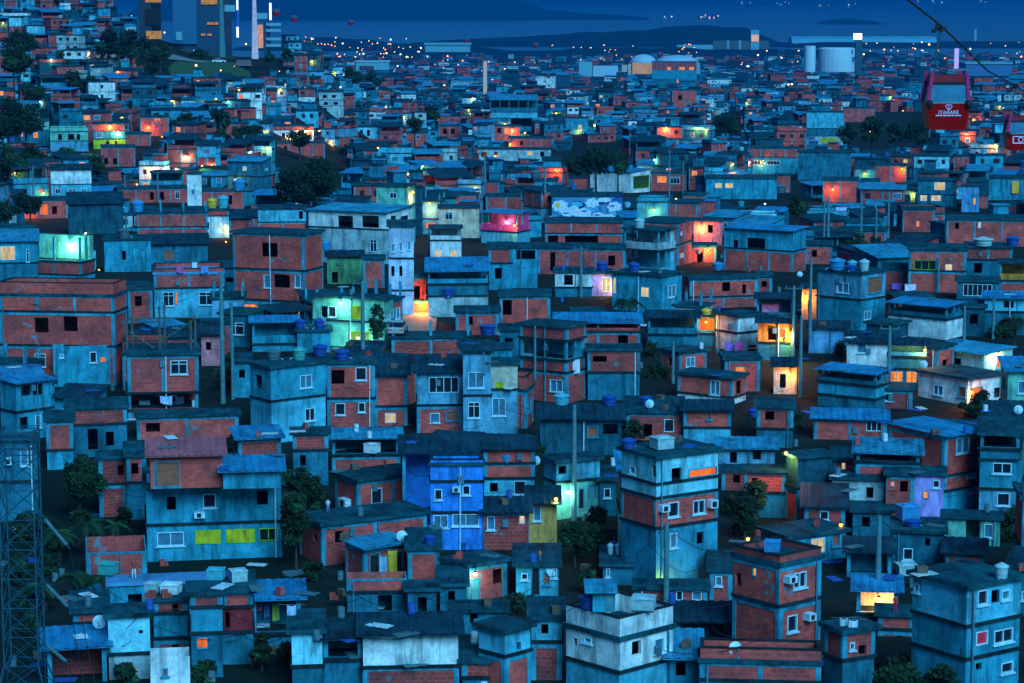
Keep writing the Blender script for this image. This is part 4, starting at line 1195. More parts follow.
def far_house(x, Y, big=0):
    r = RN
    W_, D_ = (r.uniform(3.8, 8.2), r.uniform(4, 7)) if not big else (r.uniform(6, 17), r.uniform(6, 12))
    st = r.choices([1, 2, 3, 4], [.34, .42, .19, .05])[0] if not big else r.choices([1, 2, 3, 5, 8], [.45, .36, .16, .03, .0])[0]
    th = r.uniform(-.5, .5)
    be = math.atan2(x, Y) + th
    ex = Vector((math.cos(be), -math.sin(be), 0)); ey = Vector((math.sin(be), math.cos(be), 0))
    o = Vector((x, Y, 0)) - ex * W_ / 2
    cs = [o, o + ex * W_, o + ex * W_ + ey * D_, o + ey * D_]
    zg = min(tz(c.x, c.y) for c in cs)
    if near_named(cs): return
    sh = r.uniform(2.4, 2.9)
    p = proj((x, Y, zg)); s = pxm(Y)
    rf = r.choices([SLAB, FIB, MET, BLU, -1], [.36, .34, .10, .06, .14])[0]
    up = r.uniform(.05, .2) * D_ if rf in (FIB, MET, BLU) else .9
    lift = 0 if rf in (SLAB, -1) or r.random() < .6 else r.uniform(1.4, 2.2)
    ex_ = (up + lift + .5) * s + D_ * s * (p[1] + 6) / FPX
    hw_ = (W_ * math.cos(th) + D_ * abs(math.sin(th))) * s * .52
    rect = (p[0] - hw_, p[1] - st * sh * s - ex_, p[0] + hw_, p[1])
    if blocked(p[0], p[1]): return
    if Y < 1300:
        while hides_hero(rect, Y, .06, 60):
            st -= 1
            if st <= 0: return
            rect = (rect[0], p[1] - st * sh * s - ex_, rect[2], rect[3])
    o.z = zg - .5
    hz = st * sh + .5
    pal = [0, 1, 3, 3, 3, 1, 0, 1, 0, 3, 0, 1, 3, 4, 5, 5, 6, 6, 6, 4, 5, 10, 5, 8, 9, 5, 10, 12, 5, 6, 3, 8, 6, 7] if not big else [5, 3, 6, 4, 6, 3, 5, 9, 0, 10, 8, 6, 1]
    mi = r.choice(pal)
    det = Y < 1150
    B = lambda a, b, c, d, e, f, m: far.obox(o, ex, ey, a, b, c, d, e, f, m)
    z = 0
    for k in range(st):
        m2 = mi if r.random() < .72 else r.choice(pal)
        z2 = (k + 1) * sh + .5
        B(0, W_, 0, D_, z, z2 - .1, m2)
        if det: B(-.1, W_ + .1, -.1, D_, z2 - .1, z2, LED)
        if det and m2 < 4:
            for u in (0, W_ / 2 - .1, W_ - .22): B(u, u + .22, -.04, .02, z + .01, z2 - .11, CFR)
        if Y < 1900:
            n = max(1, int(W_ / 2.3))
            for i in range(n):
                if r.random() < .38: continue
                u = W_ * (i + .5) / n
                t = r.choices([DRK, GLS, LY, LL, LO], [.72, .185, .035, .030, .030])[0]
                ww = r.choice([.35, .5, .7])
                B(u - ww, u + ww, -.05, .03, z2 - 1.7, z2 - .75, t)
                if det and t != DRK: B(u - ww - .08, u + ww + .08, -.03, .02, z2 - 1.78, z2 - .67, 8)
            sd = 1 if th < 0 else 0
            for i in range(int(D_ / 3)):
                if r.random() < .5: continue
                v = D_ * (i + .5) / max(1, int(D_ / 3))
                if th > 0: B(-.05, .02, v - .45, v + .45, z2 - 1.7, z2 - .75, DRK)
                else: B(W_ - .02, W_ + .05, v - .45, v + .45, z2 - 1.7, z2 - .75, DRK)
        elif r.random() < .5:
            B(W_ * .08, W_ * .92, -.15, .03, z2 - 1.9, z2 - .9, DRK)
        z = z2
    if rf == -1:
        B(-.05, W_ + .05, -.05, D_ + .05, hz + .002, hz + .12, SLAB)
        B(0, W_, 0, .15, hz + .12, hz + .9, mi); B(0, W_, D_ - .15, D_, hz + .12, hz + .9, mi)
        B(0, .15, .15, D_ - .15, hz + .12, hz + .9, mi); B(W_ - .15, W_, .15, D_ - .15, hz + .12, hz + .9, mi)
    elif rf == SLAB:
        B(-.25, W_ + .25, -.25, D_ + .2, hz + .002, hz + .16, SLAB)
    else:
        if lift:
            for u in (.1, W_ - .3): 
                for v in (.1, D_ - .3): B(u, u + .18, v, v + .18, hz, hz + lift + .1, CFR)
            B(0, W_, 0, .12, hz, hz + .8, mi)
            B(0, W_, D_ - .12, D_, hz, hz + lift, mi)
        a = [(-.3, -.4, hz + lift + .05), (W_ + .3, -.4, hz + lift + .05), (W_ + .3, D_ + .3, hz + lift + up), (-.3, D_ + .3, hz + lift + up)]
        w = [o + ex * q[0] + ey * q[1] + Vector((0, 0, q[2])) for q in a]
        far.quad(*w, rf)
        w2 = [q - Vector((0, 0, .1)) for q in w]
        far.quad(*w2, rf)
        far.quad(w2[0], w2[1], w[1], w[0], rf)
        if not lift:
            far.poly([o + ey * 0 + Vector((0, 0, hz)), o + ey * D_ + Vector((0, 0, hz)), o + ey * D_ + Vector((0, 0, hz + up))], mi)
            far.poly([o + ex * W_ + Vector((0, 0, hz)), o + ex * W_ + ey * D_ + Vector((0, 0, hz)), o + ex * W_ + ey * D_ + Vector((0, 0, hz + up))], mi)
    if det and r.random() < .55 and rf in (SLAB, -1):
        u, v = r.uniform(1, W_ - 1), r.uniform(1, D_ - 1)
        c = o + ex * u + ey * v + Vector((0, 0, hz + .12))
        far.lathe([(.5, 0), (.62, .75), (.64, .8), (.2, .95)], 8, c, r.choice([TNK, TNK, 7, 12]))
    if det and r.random() < .3 and rf in (SLAB, -1):
        u, v = r.uniform(0, W_ - 2.4), D_ - 2.6
        B(u, u + 2.3, v, v + 2.4, hz + .15, hz + 2.2, r.choice([0, 4, 5, 7])); B(u - .2, u + 2.5, v - .3, v + 2.6, hz + 2.2, hz + 2.32, r.choice([FIB, MET, BLU]))
Y = 250.0
while Y < 4250:
    big = Y > 1500
    dx = 7.0 if Y < 900 else (9.5 if not big else 10 + Y / 260)
    dy = 6.6 if Y < 900 else (9 if not big else 18 + Y / 110)
    half = .224 * Y + 12
    x = -half
    while x < half:
        xx, yy = x + RN.uniform(-.3, .3) * dx, Y + RN.uniform(-.3, .3) * dy
        p = proj((xx, yy, tz(xx, yy)))
        lim = 240 if abs(p[0] - 512) < 600 else 0
        if -30 < p[0] < 1054 and p[1] < 236 and RN.random() < (.93 if not big else (.8 if yy < 3000 else .5)):
            far_house(xx, yy, big)
        x += dx
    Y += dy
fo = far.build('far_houses', far_mats)
tag(fo, 'houses, tanks and sheet roofs too many to count across the far slope and plain', 'houses', kind='stuff')
# ------------------------------------------------------------------ finding the surface a pixel of the photograph lies on
from mathutils.bvhtree import BVHTree
bpy.context.view_layer.update()
_v, _f, _own = [], [], []
for ob in scene.objects:
    if ob.type != 'MESH' or ob.name.startswith(('haze', 'sea')): continue
    k = len(_v); mw = ob.matrix_world
    _v.extend(mw @ q.co for q in ob.data.vertices)
    nm = ob.name.split('.')[0]
    for p in ob.data.polygons:
        _f.append(tuple(k + i for i in p.vertices)); _own.append(nm)
BVH = BVHTree.FromPolygons(_v, _f)
del _v, _f
def cast(px, py):
    """(point, normal, name of what is hit, direction) for a pixel of the photograph."""
    d = ray(px, py).normalized()
    loc, nor, idx, dist = BVH.ray_cast(Vector((0, 0, CAMZ)) + d * 60, d)
    if loc is None: return None
    if nor.dot(d) > 0: nor = -nor
    return loc, nor, _own[idx], d

def on_top(px, py, reach=16):
    """Nearest upward-facing surface to the pixel, looking a little up and down the picture."""
    for k in [0] + [q * sg for q in range(1, reach) for sg in (1, -1)]:
        h = cast(px, py + k)
        if h and h[1].z > .55: return h[0], k
    h = cast(px, py)
    return (h[0], 0) if h else (pt(px, py, gd(px, py)), 0)


# ------------------------------------------------------------------ water tanks on the roofs
TC = {'blue': (.008, .06, .26), 'sky': (.02, .22, .45), 'cyan': (.05, .34, .42), 'green': (.04, .30, .27), 'yellow': (.62, .42, .04), 'pale': (.26, .44, .47), 'grey': (.05, .12, .14), 'white': (.5, .66, .72)}
def tank_kind(col, box):
    root = empty('water_tank', (0, 0, 0))
    m = m_flat(col + '_tank_plastic', TC[col], .45)
    mb = MB()
    if box:
        mb.box(-.5, .5, -.45, .45, .12, .92)
        mb.build('body', m, root)
        mb = MB(); mb.box(-.54, .54, -.49, .49, .922, 1.0); mb.box(-.3, .3, -.27, .27, 1.001, 1.06); mb.build('lid', m_flat(col + '_tank_lid', tone(TC[col], 1.25), .45), root)
        mb = MB(); mb.box(-.48, .48, -.43, -.3, 0, .118); mb.box(-.48, .48, .3, .43, 0, .118); mb.box(-.05, .05, -.3, .3, .02, .1); mb.build('footing', m_roof('slab'), root)
    else:
        mb.lathe([(.40, 0), (.43, .1), (.42, .14), (.46, .38), (.45, .42), (.485, .68), (.50, .72)], 18); mb.build('body', m, root)
        mb = MB(); mb.lathe([(.53, .722), (.53, .78), (.47, .83), (.2, .95), (.13, .955), (.12, 1.0)], 18); mb.build('lid', m_flat(col + '_tank_lid', tone(TC[col], 1.25), .45), root)
        mb = MB(); mb.tube((.46, -.15, .12), (.62, -.25, .12), .03); mb.tube((.62, -.25, .12), (.64, -.26, -.02), .03); mb.build('outlet_pipe', M('white_metal'), root)
    return root
PROTO = {}
def tank(x0, x1, y0, y1, col, box, label):
    key = (col, box)
    if key not in PROTO: o = PROTO[key] = tank_kind(col, box)
    else: o = copy_tree(PROTO[key])
    loc, _ = on_top((x0 + x1) / 2, y1)
    loc = loc + Vector((0, .25, 0))
    s = pxm(loc.y)
    o.location = loc + Vector((0, 0, -.01)); w = (x1 - x0) / s; hh = max(.5, (y1 - y0) / s)
    o.scale = (w / 1.06, w / 1.06, hh); o.rotation_euler = (0, 0, RN.uniform(-.5, .5) if box else RN.uniform(0, 6))
    tag(o, label, 'water tank', 'water tanks on the roofs')
T = [(266, 281, 349, 360, 'grey', 0, 'grey water tank, leftmost on the grey corner house slab'), (292, 306, 347, 360, 'green', 0, 'sea green water tank on the grey corner house slab'),
 (312, 328, 344, 356, 'blue', 0, 'blue water tank between green and dark tanks on the corner house'), (334, 350, 349, 360, 'blue', 0, 'dark blue water tank above the brick half of the corner house'),
 (294, 306, 319, 329, 'blue', 0, 'blue water tank behind the blue roofed rooftop veranda'), (313, 326, 319, 330, 'blue', 0, 'blue water tank on the plain grey block'),
 (829, 846, 259, 271, 'sky', 0, 'broad blue water tank with domed lid, first of four on the blue-grey house'), (847, 858, 260, 270, 'cyan', 0, 'small pale blue tank, second of four on the blue-grey house'),
 (859, 870, 259, 271, 'pale', 0, 'whitish water tank at the end of the four-tank roof'), (846, 857, 268, 274, 'blue', 0, 'low dark tank before the four-tank roof row'),
 (632, 656, 599, 613, 'pale', 1, 'large square pale tank on the white corner house roof'), (578, 600, 601, 616, 'blue', 0, 'dark blue round tank beside the roof hut'),
 (898, 918, 505, 521, 'sky', 1, 'bluish cube tank over the teal terrace house'), (897, 917, 564, 576, 'pale', 1, 'pale oblong tank behind the big grey balcony house'), (905, 922, 519, 528, 'blue', 0, 'dark blue tank below the bluish cube tank'),
 (701, 712, 307, 317, 'yellow', 0, 'yellow water tank over the orange lit window'), (207, 217, 198, 208, 'yellow', 0, 'yellow water tank beside a big cyan tank'), (217, 229, 196, 209, 'cyan', 0, 'big cyan tank beside the yellow one'),
 (232, 246, 181, 192, 'sky', 0, 'light blue tank uphill of the big cyan one'), (131, 144, 196, 208, 'sky', 0, 'light blue tank on the brick terrace house'), (596, 608, 261, 271, 'blue', 0, 'blue tank beside the lit doorway house'),
 (628, 640, 267, 277, 'blue', 0, 'dark blue tank on the glowing grey-green house'), (634, 645, 220, 230, 'pale', 0, 'pale tank above the columned veranda'), (441, 455, 287, 297, 'blue', 0, 'blue tank by the bright awning veranda'),
 (479, 497, 318, 330, 'blue', 0, 'blue tank downhill of the awning veranda'), (583, 594, 161, 170, 'cyan', 0, 'round pale tank on the white flat-roofed house'), (99, 116, 561, 574, 'green', 1, 'greenish square tank on the brick terrace beside the blue deck'),
 (145, 159, 585, 594, 'pale', 1, 'small pale square tank before the blue deck'), (161, 180, 584, 595, 'white', 1, 'white square tank in front of the blue deck'), (207, 224, 569, 581, 'cyan', 1, 'teal square tank at the end of the blue deck'),
 (229, 246, 570, 583, 'pale', 1, 'pale square tank right of the blue deck'), (553, 570, 393, 405, 'cyan', 0, 'pale cyan tank above the dark roof with one brick patch'), (602, 617, 394, 406, 'blue', 0, 'blue tub tank uphill of the laundry'),
 (607, 614, 543, 555, 'pale', 0, 'left of two slim whitish tanks in the gully'), (615, 622, 543, 555, 'pale', 0, 'right of two slim whitish tanks in the gully'), (621, 637, 438, 449, 'blue', 0, 'dark blue tank on the tall corner house roof'),
 (652, 672, 437, 450, 'pale', 1, 'pale square tank on the tall corner house roof'), (765, 781, 543, 555, 'sky', 1, 'light blue tub tank on the lamp-lit roof terrace'), (995, 1010, 563, 579, 'pale', 0, 'upright whitish tank near the green painted front'),
 (973, 994, 237, 246, 'pale', 0, 'broad pale tank on the brick block at the right edge'), (457, 468, 552 - 16, 545, 'blue', 0, 'dark tank under the royal blue wall'), (423, 436, 535, 545, 'blue', 0, 'dark blue tank on the brick cube'),
 (500, 512, 458 - 6, 460, 'sky', 0, 'light blue tank on the teal house roof'), (640, 652, 396, 405, 'blue', 0, 'blue tank on the long brick house'), (774, 787, 178, 187, 'grey', 0, 'grey tank near the two bright lit strips'),
 (1006, 1020, 236, 246, 'blue', 0, 'dark blue tank at the frame edge'), (880, 890, 384, 393, 'grey', 0, 'grey tank under the steep blue sheet roof'), (712, 724, 262, 270, 'sky', 0, 'small light blue tank before the recessed loggia'),
 (748, 760, 408, 417, 'blue', 0, 'blue tank over the low brick room right of the slab'), (365, 379, 449, 460, 'white', 1, 'white tank on the brick half wall shelter'), (486, 497, 470, 478, 'blue', 0, 'dark tank by the teal one-window house'),
 (530, 541, 170, 178, 'grey', 0, 'grey tank in the dim roofs below the long pale house'), (320, 331, 234, 243, 'sky', 0, 'light blue tank at the white hall'), (118, 130, 228, 238, 'grey', 0, 'grey tank on the dark concrete house')]
for t in T: tank(*t)

# ------------------------------------------------------------------ satellite dishes
def dish_kind():
    root = empty('satellite_dish', (0, 0, 0))
    mb = MB()
    n = 16
    for j in range(4):
        for i in range(n):
            a0, a1 = 2 * math.pi * i / n, 2 * math.pi * (i + 1) / n
            r0, r1 = .13 * j, .13 * (j + 1)
            P = lambda r, a: (r * math.cos(a), .5 * r * r - .02, r * math.sin(a) + .75)
            mb.quad(P(r0, a0), P(r1, a0), P(r1, a1), P(r0, a1))
    mb.build('reflector', M('white_metal'), root)
    mb = MB(); mb.tube((0, .0, 0), (0, .02, .75), .03); mb.build('mast', m_flat('grey_steel', (.06, .14, .16)), root)
    mb = MB(); mb.tube((0, .02, .38), (0, -.4, .72), .015); mb.box(-.04, .04, -.46, -.38, .68, .78); mb.build('feed_arm', m_flat('grey_steel', (.06, .14, .16)), root)
    return root
dk = None
for (px, py, lab) in [(649, 410, 'white satellite dish on the long brick house slab'), (535, 463, 'white satellite dish beside the dark roof with one brick patch'), (1018, 412, 'white satellite dish at the frame edge above the balcony block'),
                      (402, 541, 'pale satellite dish on the light blue roofed hut'), (99, 628, 'satellite dish on the low brick house below the blue deck'), (737, 664, 'satellite dish beside the blue floored terrace'), (923, 378, 'satellite dish by the white house with brown windows'), (800, 274, 'pale satellite dish right of the recessed loggia'), (553, 575, 'satellite dish near the patchy brick house')]:
    o = dk if dk is None else copy_tree(dk)
    if o is None: o = dk = dish_kind()
    loc, _ = on_top(px, py + 4); o.location = loc; o.scale = (.6, .6, .6); o.rotation_euler = (-.25, 0, RN.uniform(-.7, .7)); tag(o, lab, 'satellite dish', 'satellite dishes')

# ------------------------------------------------------------------ washing
def cloth(x0, x1, y0, y1, col, label):
    h = cast((x0 + x1) / 2, (y0 + y1) / 2)
    Y = h[0].y - .35
    mb = MB()
    a, b = pt(x0, y0, Y), pt(x1, y0, Y); zb = pt(x0, y1, Y).z
    n, mrow = 9, 5
    ph = RN.uniform(0, 6)
    root = empty('hanging_cloth', ((a.x + b.x) / 2, Y, zb))
    g = []
    for j in range(mrow + 1):
        for i in range(n + 1):
            u, w = i / n, j / mrow
            x = a.x + (b.x - a.x) * u - root.location.x
            z = (a.z - zb) * (1 - w) - (.06 * math.sin(math.pi * u) if j == 0 else 0) + (.08 * math.sin(3 * u + ph) if j == mrow else 0)
            g.append((x, .06 * w * math.sin(9 * u + ph) + .02, z))
    for d in (0, .012):
        k = len(mb.v); mb.v += [(p[0], p[1] + d, p[2]) for p in g]
        for j in range(mrow):
            for i in range(n):
                q = k + j * (n + 1) + i
                mb.f.append((q, q + 1, q + n + 2, q + n + 1)); mb.m.append(0)
    mb.build('cloth', m_flat('cloth_%02d%02d%02d' % tuple(int(c * 99) for c in col), col, .9), root)
    L = (a.z - zb)
    mb = MB(); mb.tube((a.x - root.location.x - .4, .03, L + .02), (b.x - root.location.x + .4, .03, L + .02), .012, n=4)
    mb.build('clothes_line', m_flat('grey_line', (.1, .16, .18)), root)
    tag(root, label, 'laundry', 'washing hung out to dry')
for c in [(139, 150, 400, 408, (.5, .66, .75), 'white cloth hung in the open laundry storey, leftmost'), (160, 172, 396, 404, (.35, .5, .75), 'bluish cloth hung mid way along the open laundry storey'), (175, 184, 396, 408, (.6, .72, .75), 'square white cloth at the end of the open laundry storey'),
          (603, 609, 425, 433, (.2, .35, .7), 'blue garment hung beside a lilac one on the dark house'), (610, 618, 425, 434, (.45, .42, .85), 'lilac garment hung beside a blue one on the dark house'),
          (571, 580, 359, 374, (.55, .68, .8), 'white shirts hung beside the three-storey brick house'), (388, 397, 550, 572, (.75, .55, .05), 'yellow cloth hung by the door of the light blue roofed hut'), (379, 387, 556, 574, (.2, .4, .55), 'bluish garment next to the yellow cloth'),
          (840, 848, 618, 630, (.35, .55, .6), 'striped pale cloth over the roof edge near the lit white wall'), (849, 858, 620, 631, (.5, .65, .75), 'white heaped cloth over the roof edge near the lit white wall'),
          (725, 734, 342, 352, (.38, .18, .75), 'violet cloth over the white tiled house rail'), (735, 744, 341, 351, (.8, .12, .45), 'pink cloth over the white tiled house rail'), (762, 779, 304, 314, (.5, .36, .85), 'lilac sheet along the dark gallery'),
          (251, 262, 598, 612, (.75, .12, .16), 'red cloth hung under the small blue awning'), (264, 269, 604, 618, (.12, .2, .5), 'dark blue garment under the small blue awning'), (272, 279, 603, 620, (.35, .5, .1), 'green towel under the small blue awning'), (287, 296, 605, 622, (.3, .5, .75), 'pale blue cloth at the yard edge beside the awning'),
          (176, 183, 266, 273, (.55, .1, .3), 'dark red clothes on the brick parapet deck'), (192, 197, 262, 273, (.5, .65, .75), 'white cloth on the brick parapet deck'), (201, 208, 266, 273, (.1, .25, .65), 'blue clothes on the brick parapet deck'),
          (905, 916, 284, 291, (.6, .6, .75), 'white cloths strung before the bright blue roof'), (892, 902, 283, 290, (.35, .15, .7), 'purple cloth strung before the bright blue roof'), (836, 847, 207, 214, (.4, .5, .8), 'pale clothes on a line behind the twin poles'), (1012, 1019, 181, 193, (.8, .4, .05), 'orange towel over the teal balcony at the right edge')]:
    cloth(*c)

# ------------------------------------------------------------------ lamps that are lit
BULB = {}
def lamp(px, py, col, power, label, pole=False, r=.11, group='lit lamps on the hillside', off=.55, name='wall_lamp'):
    h = cast(px, py)
    loc = (h[0] - h[3] * off) if h else pt(px, py, gd(px, py + 4))
    root = empty(name, loc)
    s = pxm(loc.y)
    rr = max(r, .9 / s)
    mb = MB(); mb.lathe([(rr * .45, -rr * .9), (rr * .9, -rr * .45), (rr, 0), (rr * .9, rr * .45), (rr * .45, rr * .9)], 10)
    mb.build('bulb', M({'o': 'bulb_o', 'w': 'bulb_w', 'l': 'bulb_l'}[col]), root)
    mb = MB(); mb.tube((0, off * .95, rr * 1.05), (0, .0, rr * 1.25), .03); mb.lathe([(rr * 1.2, rr * .95), (rr * .6, rr * 1.35), (.03, rr * 1.4)], 10)
    mb.build('bracket', m_flat('dark_lamp_metal', (.02, .03, .035)), root)
    if power:
        ld = bpy.data.lights.new('lamp_light', 'POINT'); ld.energy = power; ld.shadow_soft_size = .15
        ld.color = {'o': (1, .27, .03), 'w': (1, .40, .09), 'l': (.55, .95, .62)}[col]
        lo = bpy.data.objects.new('lamp_light', ld); COL.objects.link(lo); lo.parent = root; lo.location = (0, -.12, -rr * 1.2)
    tag(root, label, 'lamp', group)
LP = 6.0
for a in [(404, 326, 'o', 34, 'orange lamp at the bend of the glowing alley'), (423, 304, 'o', 60, 'orange lamp deep between the walls of the glowing alley'), (702, 227, 'o', 45, 'bare orange lamp on the pinkish stair alley house'), (708, 250, 'o', 40, 'orange lamp low over the alley stairs'),
          (791, 335, 'w', 70, 'warm street lamp over the orange-lit wall'), (806, 296, 'o', 18, 'orange lamp high in the narrow right alley'), (791, 374, 'o', 12, 'orange lamp low in the narrow right alley'), (786, 453, 'w', 22, 'warm lamp behind the dark brick house'),
          (31, 205, 'o', 40, 'orange lamp on the dim house at the upper slope'), (998, 354, 'w', 30, 'warm lamp at the bright cyan house corner door'), (475, 574, 'l', 7, 'white lamp over the blue door'), (556, 499, 'w', 10, 'warm lamp at the mint lit house foot'),
          (568, 492, 'l', 9, 'pale lamp inside the mint lit house'), (748, 539, 'w', .8, 'warm lamp on the brick corner roof terrace'), (925, 350, 'w', 22, 'bulb in the bulb-lit veranda'), (226, 242, 'w', 45, 'warm lamp on the edge of the tall red brick block'),
          (70, 245, 'l', 30, 'white lamp on the lit mint terrace wall'), (879, 599, 'w', 9, 'warm lamp lighting the white wall terrace'), (358, 338, 'l', 16, 'lamp lighting the mint green house yard'), (340, 303, 'l', 11, 'lamp over the mint green house upper wall'), (841, 525, 'o', 1.2, 'tiny orange lamp above the brown shutter'), (610, 283, 'w', 14, 'warm lamp at the lit doorway'), (666, 578, 'o', 14, 'orange lamp low on the tall gully pole'), (972, 392, 'o', 20, 'orange porch lamp of the white house with brown windows'), (706, 322, 'o', 10, 'orange lamp in the small room below the yellow tank'),
          (506, 222, 'l', 14, 'lamp inside the bright pink room'), (412, 197, 'w', 60, 'warm lamp before the yellowish house'), (654, 210, 'w', 25, 'warm lamp downhill of the glazed white house'), (676, 199, 'w', 25, 'warm lamp behind the cloud mural'), (765, 204, 'l', 60, 'white lamp lighting a wall below the grey strips house'),
          (707, 130, 'o', 120, 'orange lamp beside the small dark tree'), (666, 128, 'w', 60, 'warm lamp on brick walls uphill of the bushes'), (733, 164, 'o', 22, 'big orange lamp left of the white window band'), (870, 132, 'o', 50, 'orange lamp inside the dark tree clump'), (505, 124, 'w', 120, 'warm lamp on the brick house beneath the columned hall'), (525, 133, 'w', 70, 'warm lamp right of the columned hall brick house'),
          (306, 131, 'w', 110, 'warm lamp at the end of the long white hillside house'), (162, 137, 'o', 80, 'orange lamp on the hill brick houses'), (118, 132, 'l', 20, 'white lamp on the lime ground floor house'), (151, 169, 'w', 40, 'warm lamp in the dim valley left of the slim tower'), (176, 169, 'l', 50, 'white lamp in the dim valley left of the slim tower'), (186, 157, 'l', 40, 'pinkish white lamp uphill of the slim tower'), (202, 166, 'w', 30, 'warm lamp just right of the dim valley'),
          (43, 157, 'w', 30, 'warm lamp in the dark trees at left'), (386, 107, 'o', 60, 'orange lamp right of the pale three-storey block'), (216, 99, 'o', 60, 'orange street lamp on the hill below the station'), (332, 145, 'w', 50, 'warm lamp right of the long low brick house'), (378, 148, 'w', 40, 'warm lamp below the three dark doors'), (408, 174, 'o', 40, 'orange lit gallery lamp right of the round tree'), (995, 145, 'o', 40, 'orange lamp below the second cabin'), (903, 111, 'o', 40, 'orange lamp left of the red cabin'), (902, 169, 'o', 30, 'orange doorway lamp right of the twin poles'), (235, 180, 'w', 25, 'warm lamp uphill of the light blue tank'), (212, 165, 'w', 20, 'small warm lamp uphill of the slim white tower'), (251, 152, 'l', 20, 'white lamp left of the round dark tree'),
          (99, 270, 'o', 0, 'small lamp under the lit terrace steps'), (312, 61, 'o', 90, 'orange lamp on the hill right of the station'), (335, 73, 'o', 90, 'orange lamp further right on the hill of the station'), (3, 23, 'o', 40, 'orange lamp at the dark hill edge'), (51, 60, 'l', 10, 'white lamp on the dark hill'), (89, 53, 'w', 14, 'warm lamp on the dark hill'), (118, 72, 'o', 14, 'orange lamp above the dark hill tree')]:
    lamp(a[0], a[1], a[2], a[3] * LP, a[4])
# ------------------------------------------------------------------ poles and wires
POLEM = m_flat('weathered_concrete_pole', (.06, .19, .22), .85)
TOPS = {}
def pole(px, y0, y1, r, label, arms=1, mat=None, Y=None, key=None, lampc=None):
    if Y is None:
        h = cast(px, y1)
        Y = h[0].y - .5 if h else gd(px, y1)
    a = pt(px, y1, Y); b = pt(px, y0, Y)
    root = empty('utility_pole', (a.x, a.y, a.z - .3))
    L = b.z - a.z + .3
    mb = MB(); mb.tube((0, 0, 0), (0, 0, L), r * 1.25, r * .85, 8); mb.build('shaft', mat or POLEM, root)
    for i in range(arms):
        z = L - .25 - i * .55
        mb = MB(); mb.box(-.75, .75, -.06, .05, z, z + .1); mb.build('crossarm', m_flat('grey_timber', (.05, .11, .13)), root)
        for u in (-.65, 0, .65):
            mb = MB(); mb.lathe([(.03, 0), (.06, .05), (.045, .1), (.06, .14), (.02, .18)], 6, (u, 0, z + .102)); mb.build('insulator', m_flat('glazed_insulator', (.1, .2, .24), .3), root)
    tag(root, label, 'pole', 'poles rising between the roofs')
    TOPS[key or label] = b
    return root
for p in [(574, 405, 518, .14, 'tall grey concrete pole before the mint lit house', 0), (666, 522, 598, .13, 'pole with a low orange lamp in the lower middle gully', 0), (878, 515, 576, .13, 'pole before the open framed dark house', 0), (363, 281, 347, .15, 'thick pole before the mint green house', 1), (223, 272, 402, .16, 'dark tall pole beside the pale two-window house', 0), (233, 303, 398, .12, 'slim grey pole left of the grey corner house', 0),
          (810, 258, 332, .13, 'pole left of the four-tank roof', 0), (938, 258, 290, .1, 'slim pole before the green framed window', 0), (793, 286, 352, .13, 'left of two poles in the narrow right alley', 1), (800, 316, 396, .13, 'right of two poles in the narrow right alley', 0), (889, 326, 368, .12, 'pole at the pinkish white house', 1), (993, 299, 338, .12, 'slim pole beside the dark palm', 0), (964, 306, 341, .1, 'thin post at the bright blue open roof', 0),
          (34, 166, 214, .16, 'pole with a crossarm above the dim lamp-lit house', 1), (158, 172, 202, .16, 'pole above the brick terrace house', 1), (125, 175, 187, .14, 'short whitish pole on the middle slope', 0), (581, 247, 296, .12, 'thin dark pole before the white walled house', 1), (535, 326, 376, .09, 'white mast on the three-storey brick house', 0), (673, 341, 382, .12, 'pole at the square brick hut', 0), (485, 157, 182, .2, 'white post behind the pale pink brick', 0), (545, 168, 191, .2, 'white post right of the pink brick rooms', 0),
          (828, 196, 236, .16, 'left of the twin pale poles on the upper slope', 0), (824, 200, 236, .12, 'slim pole just left of the twin pale poles', 0), (861, 196, 236, .14, 'single pole between twin poles and crossarm pole', 0), (888, 192, 238, .17, 'tall pole with a wide crossarm on the upper slope', 1), (876, 208, 236, .12, 'short pole left of the crossarm pole', 0), (683, 163, 196, .14, 'slim pole right of the glazed white house', 0), (669, 150, 205, .12, 'dark pole before the brick lit openings', 0), (429, 224, 256, .1, 'thin pole left of the two lit windows', 0), (484, 352, 372, .05, 'thin aerial mast on the blue-plastered house', 0), (143, 505, 512, .1, 'stub pole by the grey house', 0)]:
    pole(*p)
WIRE = m_flat('black_cable', (.012, .018, .022), .6)
def wire(p, q, sag, label, r=.018):
    p, q = Vector(p), Vector(q)
    mb = MB(); n = 14; prev = None
    root_pos = (p + q) / 2
    for i in range(n + 1):
        t = i / n
        c = p.lerp(q, t) - Vector((0, 0, sag * 4 * t * (1 - t))) - root_pos
        if prev is not None: mb.tube(prev, c, r, n=4, cap=False)
        prev = c
    o = mb.build('power_cable', WIRE); o.location = root_pos
    tag(o, label, 'cable', 'cables strung over the roofs')
def wpx(x0, y0, x1, y1, sag, label, Y0=None, Y1=None):
    def at(x, y):
        h = cast(x, y); return pt(x, y, (h[0].y - .6) if h else 200)
    a = at(x0, y0) if Y0 is None else pt(x0, y0, Y0); b = at(x1, y1) if Y1 is None else pt(x1, y1, Y1)
    wire(a, b, sag, label)
